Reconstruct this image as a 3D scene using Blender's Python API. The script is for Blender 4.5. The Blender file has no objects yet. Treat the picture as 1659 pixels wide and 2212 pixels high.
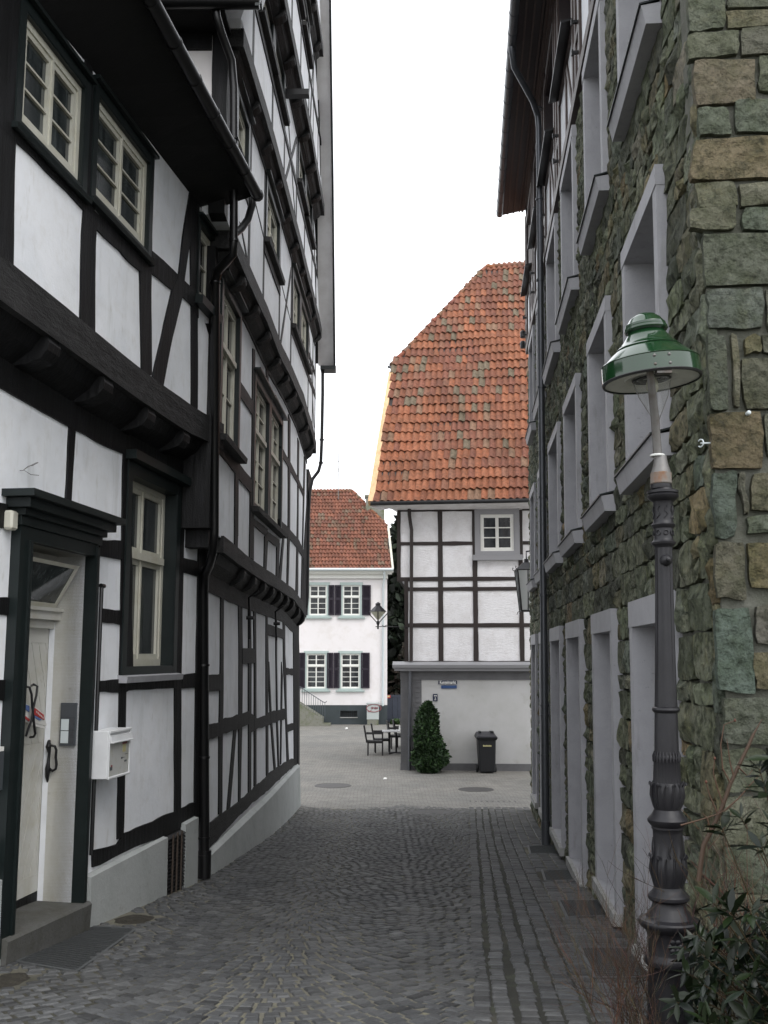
import bpy, bmesh, math, random
from mathutils import Vector, noise
R_ = math.radians
random.seed(7)
# ------------------------------------------------------------------ camera
FPX, CX, CY = 2200.0, 829.5, 1106.0
PITCH = math.atan(312 / FPX)
EZ = 3.10
sc = bpy.context.scene
cd = bpy.data.cameras.new('camera'); cam = bpy.data.objects.new('camera', cd)
sc.collection.objects.link(cam); sc.camera = cam
cam.location = (0, 0, EZ); cam.rotation_euler = (math.pi / 2 + PITCH, 0, 0)
cd.sensor_fit = 'VERTICAL'; cd.sensor_height = 36; cd.lens = 36 * FPX / 2212
cd.clip_start = 0.05; cd.clip_end = 900
# ------------------------------------------------------------------ overcast daylight
w = bpy.data.worlds.new('World'); sc.world = w; w.use_nodes = True
nt = w.node_tree; nt.nodes.clear()
SUN_EL, SUN_AZ = 52, 150
sky = nt.nodes.new('ShaderNodeTexSky'); sky.sky_type = 'NISHITA'; sky.sun_disc = False
sky.sun_elevation = R_(SUN_EL); sky.sun_rotation = R_(SUN_AZ); sky.dust_density = 4; sky.air_density = 1
hs = nt.nodes.new('ShaderNodeHueSaturation'); hs.inputs['Saturation'].default_value = 0.22
mx = nt.nodes.new('ShaderNodeMix'); mx.data_type = 'RGBA'; mx.inputs[0].default_value = 0.72
mx.inputs[7].default_value = (9.7, 9.9, 10.3, 1)          # even cloud cover
bg = nt.nodes.new('ShaderNodeBackground'); bg.inputs[1].default_value = 0.128
wo = nt.nodes.new('ShaderNodeOutputWorld')
nt.links.new(sky.outputs[0], hs.inputs['Color']); nt.links.new(hs.outputs[0], mx.inputs[6])
nt.links.new(mx.outputs[2], bg.inputs[0]); nt.links.new(bg.outputs[0], wo.inputs[0])
sl = bpy.data.lights.new('sun', 'SUN'); sl.energy = 0.5; sl.angle = R_(40); sl.color = (1, .97, .93)
so = bpy.data.objects.new('sun', sl); sc.collection.objects.link(so)
so.rotation_euler = (R_(90 - SUN_EL), 0, R_(180 - SUN_AZ)); so.location = (0, 0, 30)
sc.view_settings.view_transform = 'Standard'; sc.view_settings.look = 'None'
sc.view_settings.exposure = 1.03; sc.view_settings.gamma = 1; sc.view_settings.use_curve_mapping = False
sc.render.engine = 'CYCLES'; sc.cycles.diffuse_bounces = 6

# ------------------------------------------------------------------ geometry of view -> places on real planes
Z = {'a': (0, 600, .36166), 'b': (0, 0, .36166), 'c': (600, 0, .217), 'd': (600, 480, .217), 'e': (0, 1900, .36166),
     'f': (0, 1350, .33755), 'g': (550, 1400, .18987), 'h': (550, 1820, .18987), 'i': (550, 980, .22152),
     '1': (1400, 0, .31646), '2': (1400, 700, .31646), '3': (1400, 1400, .31646), '4': (1400, 2100, .31646),
     't': (780, 1200, .45198), 'k': (1000, 700, .32542), 'm': (1720, 1750, .27128), 'n': (1600, 2300, .30862),
     'p': (1600, 850, .27119), 's': (980, 1900, .09492), 'w': (820, 1860, .1085), 'x': (980, 1620, .08439),
     'y': (1170, 1840, .09042), 'o': (240, 1960, .09944), 'q': (0, 1880, .14472), 'u': (1780, 0, .45232),
     'v': (1780, 1000, .45232), 'j': (820, 2100, .39783), 'V': (0, 0, 1.27307)}
def V(t, x, y):
    ox, oy, s = Z[t]; return ((ox + s * x) / 1.27307, (oy + s * y) / 1.27307)
def ray(px, py):
    x = (px - CX) / FPX; y = -(py - CY) / FPX
    return Vector((x, math.cos(PITCH) - y * math.sin(PITCH), math.sin(PITCH) + y * math.cos(PITCH)))
def atY(px, py, Y):
    r = ray(px, py); return r * (Y / r.y) + Vector((0, 0, EZ))
def gz(Y):
    Y = max(Y, -8); s = .12; a = (1.60 - .084 * Y) / s
    return s * (a if a > 30 else math.log1p(math.exp(a)))
def ground(px, py):
    r = ray(px, py); lo, hi = 1., 200.
    for _ in range(50):
        m = (lo + hi) / 2
        if EZ + r.z * m - gz(r.y * m) > 0: lo = m
        else: hi = m
    return r * lo + Vector((0, 0, EZ))
class Fac:
    """a facade plane: P(u, v, n) with u along the wall, v the height, n outwards"""
    def __init__(s, O, d, n, lean=0, z0=0):
        s.O = Vector(O); s.d = Vector(d).normalized(); s.n = Vector(n).normalized(); s.lean = lean; s.z0 = z0
    def P(s, u, v, n=0): return s.O + s.d * u + s.n * (n + s.lean * (v - s.z0)) + Vector((0, 0, v))
    def uv(s, px, py, off=0):
        r = ray(px, py); nn = s.n - Vector((0, 0, s.lean))
        c = s.n.dot(s.O) + off - s.lean * s.z0 - nn.dot(Vector((0, 0, EZ)))
        p = r * (c / nn.dot(r)) + Vector((0, 0, EZ))
        return ((p - s.O).dot(s.d), p.z)
    def q(s, t, x, y, off=0): return s.uv(*V(t, x, y), off)
def left(x12, sl, lean=0): return Fac((x12, 12, 0), (sl, 1, 0), (1, -sl, 0), lean)
AL = left(-2.12, .134); AU = left(-1.86, .134)
B0 = left(-2.13, .030); B1 = left(-1.93, .025); B2 = left(-1.74, .024); B3 = left(-1.60, .022)
B4 = left(-1.43, .022); B5 = left(-1.30, .020)
RW = Fac((1.28 + .0812 * 5.29, 5.29, 0), (.0812, 1, 0), (-1, .0812, 0), -.012, 1.5)
RF = Fac((1.28 + .0812 * 5.29, 5.29, 0), (1, -.0812, 0), (-.0812, -1, 0), -.006, 1.5)
HF = Fac((0, 28.8, 0), (1, 0, 0), (0, -1, 0))
WF = Fac((0, 47.8, 0), (1, 0, 0), (0, -1, 0))
# ------------------------------------------------------------------ object helpers
COL = sc.collection
def base_of(o):
    v = Vector((0, 0, 0))
    while o: v += Vector(o.location); o = o.parent
    return v
def thing(name, label, cat, loc=(0, 0, 0), group=None, kind=None):
    o = bpy.data.objects.new(name, None); COL.objects.link(o); o.location = loc
    o.empty_display_size = .2
    o['label'] = label; o['category'] = cat
    if group: o['group'] = group
    if kind: o['kind'] = kind
    return o
def tag(o, label, cat, group=None):
    o['label'] = label; o['category'] = cat
    if group: o['group'] = group
    return o
class MB:
    def __init__(s): s.v = []; s.f = []; s.m = []; s.t = []; s.cur = (1, 1, 1); s.mi = 0
    def add(s, vs, fs, mi=None):
        b = len(s.v); s.v += [tuple(p) for p in vs]; s.t += [s.cur] * len(vs)
        for f in fs: s.f.append([b + i for i in f]); s.m.append(s.mi if mi is None else mi)
    def hexa(s, p):   # 8 points: bottom ring 0-3, top ring 4-7
        s.add(p, [(3, 2, 1, 0), (4, 5, 6, 7), (0, 1, 5, 4), (1, 2, 6, 5), (2, 3, 7, 6), (3, 0, 4, 7)])
    def fbox(s, F, u0, u1, v0, v1, n0, n1):
        s.hexa([F.P(u0, v0, n1), F.P(u1, v0, n1), F.P(u1, v0, n0), F.P(u0, v0, n0),
                F.P(u0, v1, n1), F.P(u1, v1, n1), F.P(u1, v1, n0), F.P(u0, v1, n0)])
    def box(s, a, b):
        x0, y0, z0 = a; x1, y1, z1 = b
        s.hexa([(x0, y0, z0), (x1, y0, z0), (x1, y1, z0), (x0, y1, z0), (x0, y0, z1), (x1, y0, z1), (x1, y1, z1), (x0, y1, z1)])
    def prism(s, F, pts, n0, n1):
        k = len(pts); a = [F.P(u, v, n1) for u, v in pts] + [F.P(u, v, n0) for u, v in pts]
        s.add(a, [tuple(range(k)), tuple(range(2 * k - 1, k - 1, -1))] + [(i, i + k, (i + 1) % k + k, (i + 1) % k) for i in range(k)])
    def extr(s, pts, vec):
        k = len(pts); vec = Vector(vec); a = [Vector(p) for p in pts]; a += [p + vec for p in a]
        s.add(a, [tuple(range(k - 1, -1, -1)), tuple(range(k, 2 * k))] + [(i, (i + 1) % k, (i + 1) % k + k, i + k) for i in range(k)])
    def tube(s, pts, r, seg=8, r1=None, cap=True, closed=False):
        pts = [Vector(p) for p in pts]; n = len(pts); base = len(s.v); rs = []
        prev = None
        for i, p in enumerate(pts):
            t = (pts[min(i + 1, n - 1)] - pts[max(i - 1, 0)])
            if closed: t = pts[(i + 1) % n] - pts[i - 1]
            t = t.normalized() if t.length > 1e-9 else Vector((0, 0, 1))
            if prev is None:
                a = Vector((0, 0, 1)) if abs(t.z) < .9 else Vector((1, 0, 0))
                x = t.cross(a).normalized()
            else:
                x = (prev - t * prev.dot(t)); x = x.normalized() if x.length > 1e-6 else t.orthogonal().normalized()
            prev = x; y = t.cross(x)
            rr = r if r1 is None else r + (r1 - r) * i / max(1, n - 1)
            if isinstance(r, (list, tuple)): rr = r[i]
            rs.append([p + (x * math.cos(2 * math.pi * j / seg) + y * math.sin(2 * math.pi * j / seg)) * rr for j in range(seg)])
        vs = [q for ring in rs for q in ring]; fs = []
        for i in range(n - 1 + (1 if closed else 0)):
            i2 = (i + 1) % n
            for j in range(seg):
                j2 = (j + 1) % seg; fs.append((i * seg + j, i * seg + j2, i2 * seg + j2, i2 * seg + j))
        if cap and not closed: fs += [tuple(range(seg - 1, -1, -1)), tuple((n - 1) * seg + j for j in range(seg))]
        s.add(vs, fs)
    def lathe(s, prof, c, seg=24, ax=None, flute=None, cap=True):
        """prof: [(z, r)], about vertical axis through c (x,y); ax = optional (X,Y,Zaxis) frame"""
        n = len(prof); vs = []
        for z, r in prof:
            for j in range(seg):
                a = 2 * math.pi * j / seg; rr = r
                if flute and flute[0] <= z <= flute[1]: rr = r * (1 - flute[3] * (0.5 - 0.5 * math.cos(a * flute[2])))
                p = Vector((rr * math.cos(a), rr * math.sin(a), z))
                if ax: p = ax[0] * p.x + ax[1] * p.y + ax[2] * p.z
                vs.append(p + Vector(c))
        fs = []
        for i in range(n - 1):
            for j in range(seg):
                j2 = (j + 1) % seg; fs.append((i * seg + j, i * seg + j2, (i + 1) * seg + j2, (i + 1) * seg + j))
        if cap: fs += [tuple(range(seg - 1, -1, -1)), tuple((n - 1) * seg + j for j in range(seg))]
        s.add(vs, fs)
    def build(s, name, mats, parent=None, smooth=None, loc=None, kind=None):
        if not isinstance(mats, (list, tuple)): mats = [mats]
        off = base_of(parent) if parent else Vector((0, 0, 0))
        if loc is not None: off = Vector(loc)
        me = bpy.data.meshes.new(name)
        me.from_pydata([(x - off.x, y - off.y, z - off.z) for x, y, z in s.v], [], s.f)
        for m in mats: me.materials.append(m)
        if len(mats) > 1: me.polygons.foreach_set('material_index', s.m)
        if any(t != (1, 1, 1) for t in s.t):
            at = me.color_attributes.new('tint', 'FLOAT_COLOR', 'POINT')
            at.data.foreach_set('color', [c for t in s.t for c in (t[0], t[1], t[2], 1)])
        me.update()
        if smooth:
            me.shade_smooth(); me.set_sharp_from_angle(angle=R_(smooth))
        o = bpy.data.objects.new(name, me); COL.objects.link(o)
        if parent:
            o.parent = parent
            if loc is not None: o.location = off - base_of(parent)
        elif loc is not None: o.location = loc
        if kind: o['kind'] = kind
        return o
def inst(name, me, parent, loc, rot=(0, 0, 0), scale=(1, 1, 1)):
    o = bpy.data.objects.new(name, me); COL.objects.link(o); o.parent = parent
    o.location = Vector(loc) - (base_of(parent) if parent else Vector((0, 0, 0))); o.rotation_euler = rot; o.scale = scale
    return o
# ------------------------------------------------------------------ materials
def pm(name, col, rough=.7, var=(), bump=(), tint=False, metallic=0, spec=.5, coat=0, coord='pos', emis=None, transm=0, alpha=1, ior=1.45):
    """var: (scale, colour, lo, hi, stretch xyz, detail)   bump: (scale, strength, distance, stretch, kind)"""
    m = bpy.data.materials.new(name); m.use_nodes = True; t = m.node_tree; N = t.nodes; L = t.links
    b = N['Principled BSDF']; b.inputs['Roughness'].default_value = rough; b.inputs['Metallic'].default_value = metallic
    b.inputs['Specular IOR Level'].default_value = spec; b.inputs['Coat Weight'].default_value = coat
    b.inputs['IOR'].default_value = ior
    if transm: b.inputs['Transmission Weight'].default_value = transm
    if alpha < 1: b.inputs['Alpha'].default_value = alpha
    if coord == 'pos': g = N.new('ShaderNodeNewGeometry'); src = g.outputs['Position']
    else: g = N.new('ShaderNodeTexCoord'); src = g.outputs['Object']
    def mapped(st):
        if not st: return src
        mp = N.new('ShaderNodeMapping'); mp.inputs['Scale'].default_value = st; L.new(src, mp.inputs[0]); return mp.outputs[0]
    rgb = N.new('ShaderNodeRGB'); rgb.outputs[0].default_value = (*col, 1); c = rgb.outputs[0]
    if tint:
        at = N.new('ShaderNodeAttribute'); at.attribute_name = 'tint'
        mi = N.new('ShaderNodeMix'); mi.data_type = 'RGBA'; mi.blend_type = 'MULTIPLY'; mi.inputs[0].default_value = 1
        L.new(c, mi.inputs[6]); L.new(at.outputs['Color'], mi.inputs[7]); c = mi.outputs[2]
    for vv in var:
        scl, c2, lo, hi = vv[:4]; st = vv[4] if len(vv) > 4 else None; det = vv[5] if len(vv) > 5 else 4
        nz = N.new('ShaderNodeTexNoise'); nz.inputs['Scale'].default_value = scl; nz.inputs['Detail'].default_value = det
        nz.inputs['Roughness'].default_value = .62
        L.new(mapped(st), nz.inputs['Vector'])
        mr = N.new('ShaderNodeMapRange'); mr.inputs[1].default_value = lo; mr.inputs[2].default_value = hi; mr.clamp = True
        L.new(nz.outputs[0], mr.inputs[0])
        mi = N.new('ShaderNodeMix'); mi.data_type = 'RGBA'; L.new(mr.outputs[0], mi.inputs[0]); L.new(c, mi.inputs[6])
        if len(c2) == 4:
            mi.blend_type = 'MULTIPLY'; mi.inputs[7].default_value = (*c2[:3], 1)
        else: mi.inputs[7].default_value = (*c2, 1)
        c = mi.outputs[2]
    L.new(c, b.inputs['Base Color'])
    if emis: L.new(c, b.inputs['Emission Color']); b.inputs['Emission Strength'].default_value = emis
    nrm = None
    for bb in bump:
        scl, stg, dist = bb[:3]; st = bb[3] if len(bb) > 3 else None; kd = bb[4] if len(bb) > 4 else 'n'
        if kd == 'n':
            nz = N.new('ShaderNodeTexNoise'); nz.inputs['Scale'].default_value = scl; nz.inputs['Detail'].default_value = 6; nz.inputs['Roughness'].default_value = .65
        elif kd == 'v':
            nz = N.new('ShaderNodeTexVoronoi'); nz.inputs['Scale'].default_value = scl
        L.new(mapped(st), nz.inputs['Vector'])
        bn = N.new('ShaderNodeBump'); bn.inputs['Strength'].default_value = stg; bn.inputs['Distance'].default_value = dist
        L.new(nz.outputs[0], bn.inputs['Height'])
        if nrm: L.new(nrm, bn.inputs['Normal'])
        nrm = bn.outputs[0]
    if nrm: L.new(nrm, b.inputs['Normal'])
    return m
M = {}
M['plaster'] = pm('white_plaster', (.825, .84, .87), .85, var=[(1.3, (.9, .91, .92, 1), .4, .7), (7, (.93, .92, .9, 1), .5, .75), (2.2, (.80, .80, .78, 1), .56, .8, (3, 3, .5)), (14, (.86, .85, .82, 1), .62, .74, (1, 1, .25)), (.7, (.90, .90, .89, 1), .45, .65)],
                  bump=[(6, .35, .02), (60, .25, .004)])
M['plaster_warm'] = pm('pale_plaster', (.80, .765, .75), .85, var=[(1.5, (.9, .9, .9, 1), .4, .7)], bump=[(8, .3, .015), (60, .2, .004)])
M['timber'] = pm('black_timber', (.0045, .0046, .005), .6, spec=.28, var=[(9, (.013, .013, .015), .48, .75, (1, 1, .12)), (30, (.005, .005, .005), .55, .7, (1, 1, .1))],
                 bump=[(14, .6, .02, (1, 1, .15)), (60, .5, .006)])
M['beam'] = pm('weathered_beam', (.010, .0098, .010), .7, var=[(5, (.030, .029, .029), .45, .8), (40, (.010, .010, .010), .5, .7)],
               bump=[(10, .8, .03, (1, .2, 1)), (55, .7, .008)])
M['darkpaint'] = pm('green_black_paint', (.0045, .0085, .0085), .42, var=[(8, (.007, .012, .012), .4, .7)], bump=[(30, .1, .003)])
M['cream'] = pm('cream_paint', (.52, .51, .44), .5, var=[(6, (.85, .83, .76, 1), .45, .75)], bump=[(30, .15, .003)])
M['doorcream'] = pm('door_cream', (.50, .495, .46), .45, var=[(5, (.88, .86, .8, 1), .45, .7), (14, (.5, .45, .36, 1), .66, .8)], bump=[(25, .15, .003)])
M['glass'] = pm('window_glass', (.010, .012, .014), .06, var=[(2.5, (.055, .062, .066), .45, .75, (1, 1, .4))], spec=.8)
M['glass_dim'] = pm('window_glass_curtained', (.02, .025, .026), .07, var=[(3.5, (.07, .08, .08), .4, .7, (4, 4, .3))], spec=.8)
M['plinth'] = pm('grey_plinth', (.375, .39, .385), .8, var=[(2, (.78, .8, .78, 1), .4, .75), (9, (.7, .7, .66, 1), .6, .8)], bump=[(12, .4, .02), (80, .3, .004)])
M['soffit'] = pm('soffit_boards', (.80, .78, .78), .7, var=[(3, (.85, .84, .83, 1), .4, .7)], bump=[(12, .2, .01)])
M['blacksoff'] = pm('black_boards', (.002, .002, .0025), .8, bump=[(6, .4, .02)])
M['pipe_black'] = pm('black_metal', (.004, .004, .0045), .34, var=[(8, (.007, .0065, .0065), .5, .7)], spec=.6)
M['zinc'] = pm('zinc', (.10, .105, .115), .38, metallic=.55, var=[(3, (.8, .8, .82, 1), .4, .7, (1, 1, .3)), (14, (.62, .62, .62, 1), .55, .8)])
M['copper'] = pm('green_copper', (.30, .44, .40), .6, var=[(8, (.2, .26, .24), .5, .7)])
M['stone'] = pm('green_sandstone', (.68, .68, .66), .88, tint=True,
                var=[(7, (.62, .66, .55, 1), .42, .62), (19, (.42, .44, .38, 1), .5, .68), (4, (1.12, 1.04, .86, 1), .56, .74), (45, (1.45, 1.42, 1.3, 1), .6, .75), (70, (.45, .45, .42, 1), .52, .7)],
                bump=[(16, 1.0, .035, None, 'v'), (32, 1.0, .03), (90, .9, .010)])
M['stone_t'] = pm('green_sandstone_leaning_beds', (1.15, 1.15, 1.08), .9, tint=True,
                var=[(6, (.55, .58, .48, 1), .4, .62), (15, (.30, .32, .27, 1), .48, .64), (28, (1.5, 1.5, 1.3, 1), .56, .7), (4, (1.15, 1.05, .86, 1), .56, .74), (40, (1.5, 1.5, 1.35, 1), .6, .75)],
                bump=[(11, 1.0, .08, None, 'v'), (24, 1.0, .05), (80, .9, .012)])
M['mortar'] = pm('mortar', (.115, .117, .098), .95, var=[(5, (.6, .62, .55, 1), .4, .7)], bump=[(30, .8, .02)])
M['greyframe'] = pm('grey_frame_paint', (.35, .35, .37), .6, var=[(3, (.84, .84, .84, 1), .4, .7), (9, (.78, .77, .75, 1), .58, .75, (1, 1, .2)), (25, (.8, .8, .78, 1), .64, .72), (60, (.93, .93, .93, 1), .4, .6, (1, 1, 6))], bump=[(40, .15, .004)])
M['greysill'] = pm('grey_sill', (.31, .31, .30), .7, var=[(8, (.7, .68, .64, 1), .45, .7)], bump=[(30, .3, .005)])
M['browntimber'] = pm('brown_timber', (.040, .026, .022), .5, var=[(8, (.06, .04, .034), .45, .7)], bump=[(20, .4, .01)])
M['brownboard'] = pm('brown_boards', (.026, .018, .019), .5, var=[(4, (.034, .026, .026), .4, .7, (8, 1, 8))])
M['sett'] = pm('basalt_sett', (1, 1, 1), .62, tint=True, var=[(1.1, (.74, .76, .8, 1), .38, .66), (11, (.72, .72, .72, 1), .42, .66), (60, (1.25, 1.25, 1.22, 1), .55, .75)], bump=[(24, .7, .012), (110, .5, .003)], spec=.45)
M['joint'] = pm('sandy_joint', (.125, .118, .092), .95, var=[(.45, (.30, .30, .28, 1), .45, .62), (7, (1.5, 1.5, 1.3, 1), .55, .75), (5, (.7, .75, .6, 1), .6, .72)], bump=[(40, 1, .01)])
M['moss'] = pm('dark_mossy_joint', (.022, .022, .017), .95, var=[(5, (.05, .055, .035), .5, .7), (1.5, (.06, .057, .045), .55, .7)], bump=[(40, 1, .01)])
M['tile'] = pm('clay_tile', (.88, .79, .68), .8, tint=True, var=[(1.6, (.66, .66, .62, 1), .45, .7, (1, 1, .35)), (9, (.62, .60, .56, 1), .42, .66), (26, (.52, .54, .46, 1), .56, .72), (50, (1.5, 1.5, 1.4, 1), .66, .78)], bump=[(30, .5, .006)])
M['ht_brick'] = pm('whitewashed_brick', (.74, .735, .745), .85, var=[(4, (.88, .87, .86, 1), .45, .7), (22, (.86, .85, .84, 1), .5, .7, (1, 1, 4))], bump=[(9, .6, .03, (1, 1, 5)), (40, .5, .008)])
M['ht_timber'] = pm('brown_black_timber', (.022, .015, .013), .6, bump=[(20, .4, .01)])
M['ht_wall'] = pm('grey_white_render', (.46, .46, .455), .9, var=[(1.2, (.88, .88, .86, 1), .4, .7), (3, (.83, .81, .77, 1), .6, .8)], bump=[(50, .3, .006)])
M['ht_grey'] = pm('grey_render', (.13, .13, .135), .85, var=[(3, (.8, .8, .8, 1), .4, .7)], bump=[(40, .3, .006)])
M['ht_framegrey'] = pm('grey_window_surround', (.25, .25, .26), .6)
M['white_paint'] = pm('white_paint', (.72, .72, .68), .45)
M['newwood'] = pm('new_pine_board', (.62, .40, .22), .6, var=[(6, (.75, .7, .62, 1), .45, .7, (1, 1, .2))])
M['pinkwall'] = pm('pale_pink_render', (.72, .69, .69), .9, var=[(.7, (.94, .94, .93, 1), .4, .7), (3, (.93, .92, .9, 1), .5, .7)], bump=[(30, .2, .006)])
M['darkbase'] = pm('dark_grey_base', (.045, .055, .06), .8, var=[(2, (.8, .85, .8, 1), .4, .7)])
M['sagegreen'] = pm('sage_window_surround', (.36, .43, .41), .6)
M['shutter'] = pm('aubergine_shutter', (.016, .011, .020), .5)
M['lightzinc'] = pm('pale_painted_metal', (.52, .57, .58), .5)
M['iron'] = pm('cast_iron_grey_paint', (.015, .0147, .017), .38, var=[(9, (.75, .74, .74, 1), .4, .7), (40, (1.3, 1.3, 1.3, 1), .6, .75)], bump=[(70, .15, .002)], spec=.35)
M['lampgrey'] = pm('bare_metal_tube', (.15, .145, .14), .45, metallic=.4, var=[(10, (.6, .5, .42, 1), .5, .7)])
M['rust'] = pm('rusty_collar', (.15, .135, .12), .7, var=[(12, (.16, .065, .02), .42, .6, (1, 1, .5)), (4, (.10, .10, .095), .5, .7)])
M['enamel'] = pm('green_enamel', (.007, .032, .011), .13, coat=.35, spec=.7, var=[(5, (.8, .9, .8, 1), .4, .7)])
M['hoodwhite'] = pm('white_reflector', (.62, .63, .61), .5, var=[(8, (.8, .8, .78, 1), .45, .7)])
M['blackpaint'] = pm('black_paint', (.010, .010, .011), .4)
M['clear'] = pm('clear_glass', (.35, .36, .35), .08, alpha=.22)
M['lampglass'] = pm('pale_lantern_glass', (.50, .50, .40), .2, var=[(6, (.85, .85, .8, 1), .4, .7)])
M['lampglass2'] = pm('clear_lantern_glass', (.45, .47, .46), .12, spec=.7)
M['thuja'] = pm('thuja_foliage', (.62, .62, .62), .7, tint=True)
M['leaf'] = pm('glossy_leaf', (.125, .125, .125), .36, tint=True, spec=.35)
M['twig'] = pm('red_brown_twig', (.060, .034, .020), .6, tint=True)
M['bark'] = pm('bark', (.06, .045, .035), .9)
M['binplastic'] = pm('dark_grey_bin_plastic', (.011, .012, .014), .5, bump=[(80, .2, .002)])
M['binlid'] = pm('bin_lid_plastic', (.018, .018, .024), .42)
M['gatepaint'] = pm('dark_blue_gate_paint', (.030, .036, .052), .6)
M['wicker'] = pm('dark_wicker', (.012, .011, .012), .6, bump=[(60, .6, .01)])
M['tabletop'] = pm('pale_table_top', (.45, .45, .45), .4)
M['step'] = pm('grey_step_stone', (.085, .085, .08), .85, var=[(5, (.75, .74, .68, 1), .4, .7), (2, (.62, .58, .45, 1), .55, .75)], bump=[(20, .6, .02), (90, .5, .004)])
M['grate'] = pm('galvanised_grating', (.085, .09, .092), .55, metallic=.3)
M['gratedark'] = pm('dark_shaft', (.010, .010, .010), .9)
M['mailwhite'] = pm('white_mailbox_paint', (.66, .67, .68), .4, var=[(6, (.9, .9, .9, 1), .4, .7)])
M['maildoor'] = pm('greyed_mailbox_door', (.47, .475, .46), .5, var=[(9, (.9, .88, .8, 1), .45, .7), (22, (.78, .74, .55, 1), .64, .72)])
M['intercom'] = pm('intercom_metal', (.09, .10, .11), .35, metallic=.4)
M['soil'] = pm('bare_soil', (.026, .022, .015), .95, var=[(12, (.05, .045, .032), .5, .7)], bump=[(20, 1, .03)])
M['signblue'] = pm('sign_blue_black', (.010, .016, .045), .35)
M['signblue2'] = pm('sign_blue', (.03, .075, .20), .35)
M['signwhite'] = pm('sign_white', (.75, .75, .72), .4)
M['red'] = pm('red_print', (.42, .04, .04), .5)
M['maroon'] = pm('maroon_print', (.22, .05, .06), .5)
M['blueprint'] = pm('blue_print', (.10, .16, .36), .5)
M['cabinet'] = pm('cabinet_grey', (.40, .43, .42), .6)
M['concrete'] = pm('mossy_concrete', (.19, .19, .16), .9, var=[(2.5, (.62, .70, .45, 1), .45, .7), (9, (.75, .75, .7, 1), .5, .7)], bump=[(20, .5, .01)])
M['manhole'] = pm('iron_manhole', (.055, .052, .050), .6, bump=[(40, .5, .005)])
M['paper'] = pm('paper', (.62, .61, .58), .6)
M['yellowtape'] = pm('old_tape', (.50, .46, .24), .5)
def plaza_mat():
    m = pm('worn_plaza_paving', (.225, .215, .195), .85, var=[(.5, (.80, .82, .84, 1), .4, .65), (3, (.80, .80, .78, 1), .45, .7), (30, (1.2, 1.2, 1.2, 1), .55, .75)], bump=[(30, .4, .01)])
    N = m.node_tree.nodes; L = m.node_tree.links; b = N['Principled BSDF']
    g = N.new('ShaderNodeNewGeometry'); nz = N.new('ShaderNodeTexNoise'); nz.inputs['Scale'].default_value = 1.2
    L.new(g.outputs['Position'], nz.inputs['Vector'])
    ma = N.new('ShaderNodeVectorMath'); ma.operation = 'MULTIPLY_ADD'; ma.inputs[1].default_value = (.16, .16, 0)
    L.new(nz.outputs['Color'], ma.inputs[0]); L.new(g.outputs['Position'], ma.inputs[2])
    br = N.new('ShaderNodeTexBrick'); br.inputs['Scale'].default_value = 1; br.inputs['Brick Width'].default_value = .17; br.inputs['Row Height'].default_value = .115
    br.inputs['Mortar Size'].default_value = .008; br.inputs['Color1'].default_value = (1, 1, 1, 1); br.inputs['Color2'].default_value = (.80, .80, .81, 1)
    br.inputs['Mortar'].default_value = (.50, .48, .42, 1)
    L.new(ma.outputs[0], br.inputs['Vector'])
    old = b.inputs['Base Color'].links[0].from_socket
    mi = N.new('ShaderNodeMix'); mi.data_type = 'RGBA'; mi.blend_type = 'MULTIPLY'; mi.inputs[0].default_value = .9
    L.new(old, mi.inputs[6]); L.new(br.outputs['Color'], mi.inputs[7]); L.new(mi.outputs[2], b.inputs['Base Color'])
    return m
M['plaza'] = plaza_mat()
# ------------------------------------------------------------------ shared builders
def uvs(F, pts, off=0): return [F.q(t, x, y, off) for t, x, y in pts]
def wall(mb, F, u0, u1, vb, vt, holes=(), n0=-.25, n1=0.0, cuts=()):
    fb = vb if callable(vb) else (lambda u: vb); ft = vt if callable(vt) else (lambda u: vt)
    us = sorted({u0, u1, *[c for c in cuts if u0 < c < u1], *[min(max(h[k], u0), u1) for h in holes for k in (0, 1)]})
    for a, b in zip(us, us[1:]):
        if b - a < 1e-4: continue
        m = (a + b) / 2
        hs_ = sorted([(h[2], h[3]) for h in holes if h[0] < m < h[1]])
        lo = (fb(a), fb(b))
        for h0, h1 in hs_:
            if h0 > min(lo): mb.prism(F, [(a, lo[0]), (b, lo[1]), (b, h0), (a, h0)], n0, n1)
            lo = (h1, h1)
        hi = (ft(a), ft(b))
        if hi[0] > lo[0] or hi[1] > lo[1]:
            mb.prism(F, [(a, lo[0]), (b, lo[1]), (b, max(hi[1], lo[1] + .001)), (a, max(hi[0], lo[0] + .001))], n0, n1)
def rough(pts, step=.14, amp=.006, seed=0):
    out = []; k = len(pts)
    for i in range(k):
        a = Vector((*pts[i], 0)); b = Vector((*pts[(i + 1) % k], 0)); L = (b - a).length; n = max(1, min(24, int(L / step)))
        nn = Vector((-(b - a).y, (b - a).x, 0)).normalized() if L > 1e-6 else Vector((0, 0, 0))
        for j in range(n):
            p = a.lerp(b, j / n)
            d = noise.noise(Vector((p.x * 2.2, p.y * 2.2, seed + 3.1))) * amp * 2.2 + random.uniform(-amp, amp) * .35
            if j == 0: d *= .3
            out.append((p.x + nn.x * d, p.y + nn.y * d))
    return out
def timber(F, pts, parent, name='post', n0=-.1, n1=.014, mat=None, amp=.007):
    if pts and len(pts[0]) == 3: pts = uvs(F, pts)
    mb = MB(); mb.prism(F, rough(pts, .14, amp, len(bpy.data.objects)), n0, n1 + random.uniform(0, .004))
    return mb.build(name, mat or M['timber'], parent)
def bar(F, u0, u1, v0, v1, parent, name, n0=-.1, n1=.014, mat=None, amp=.005):
    return timber(F, [(u0, v0), (u1, v0), (u1, v1), (u0, v1)], parent, name, n0, n1, mat, amp)
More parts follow.
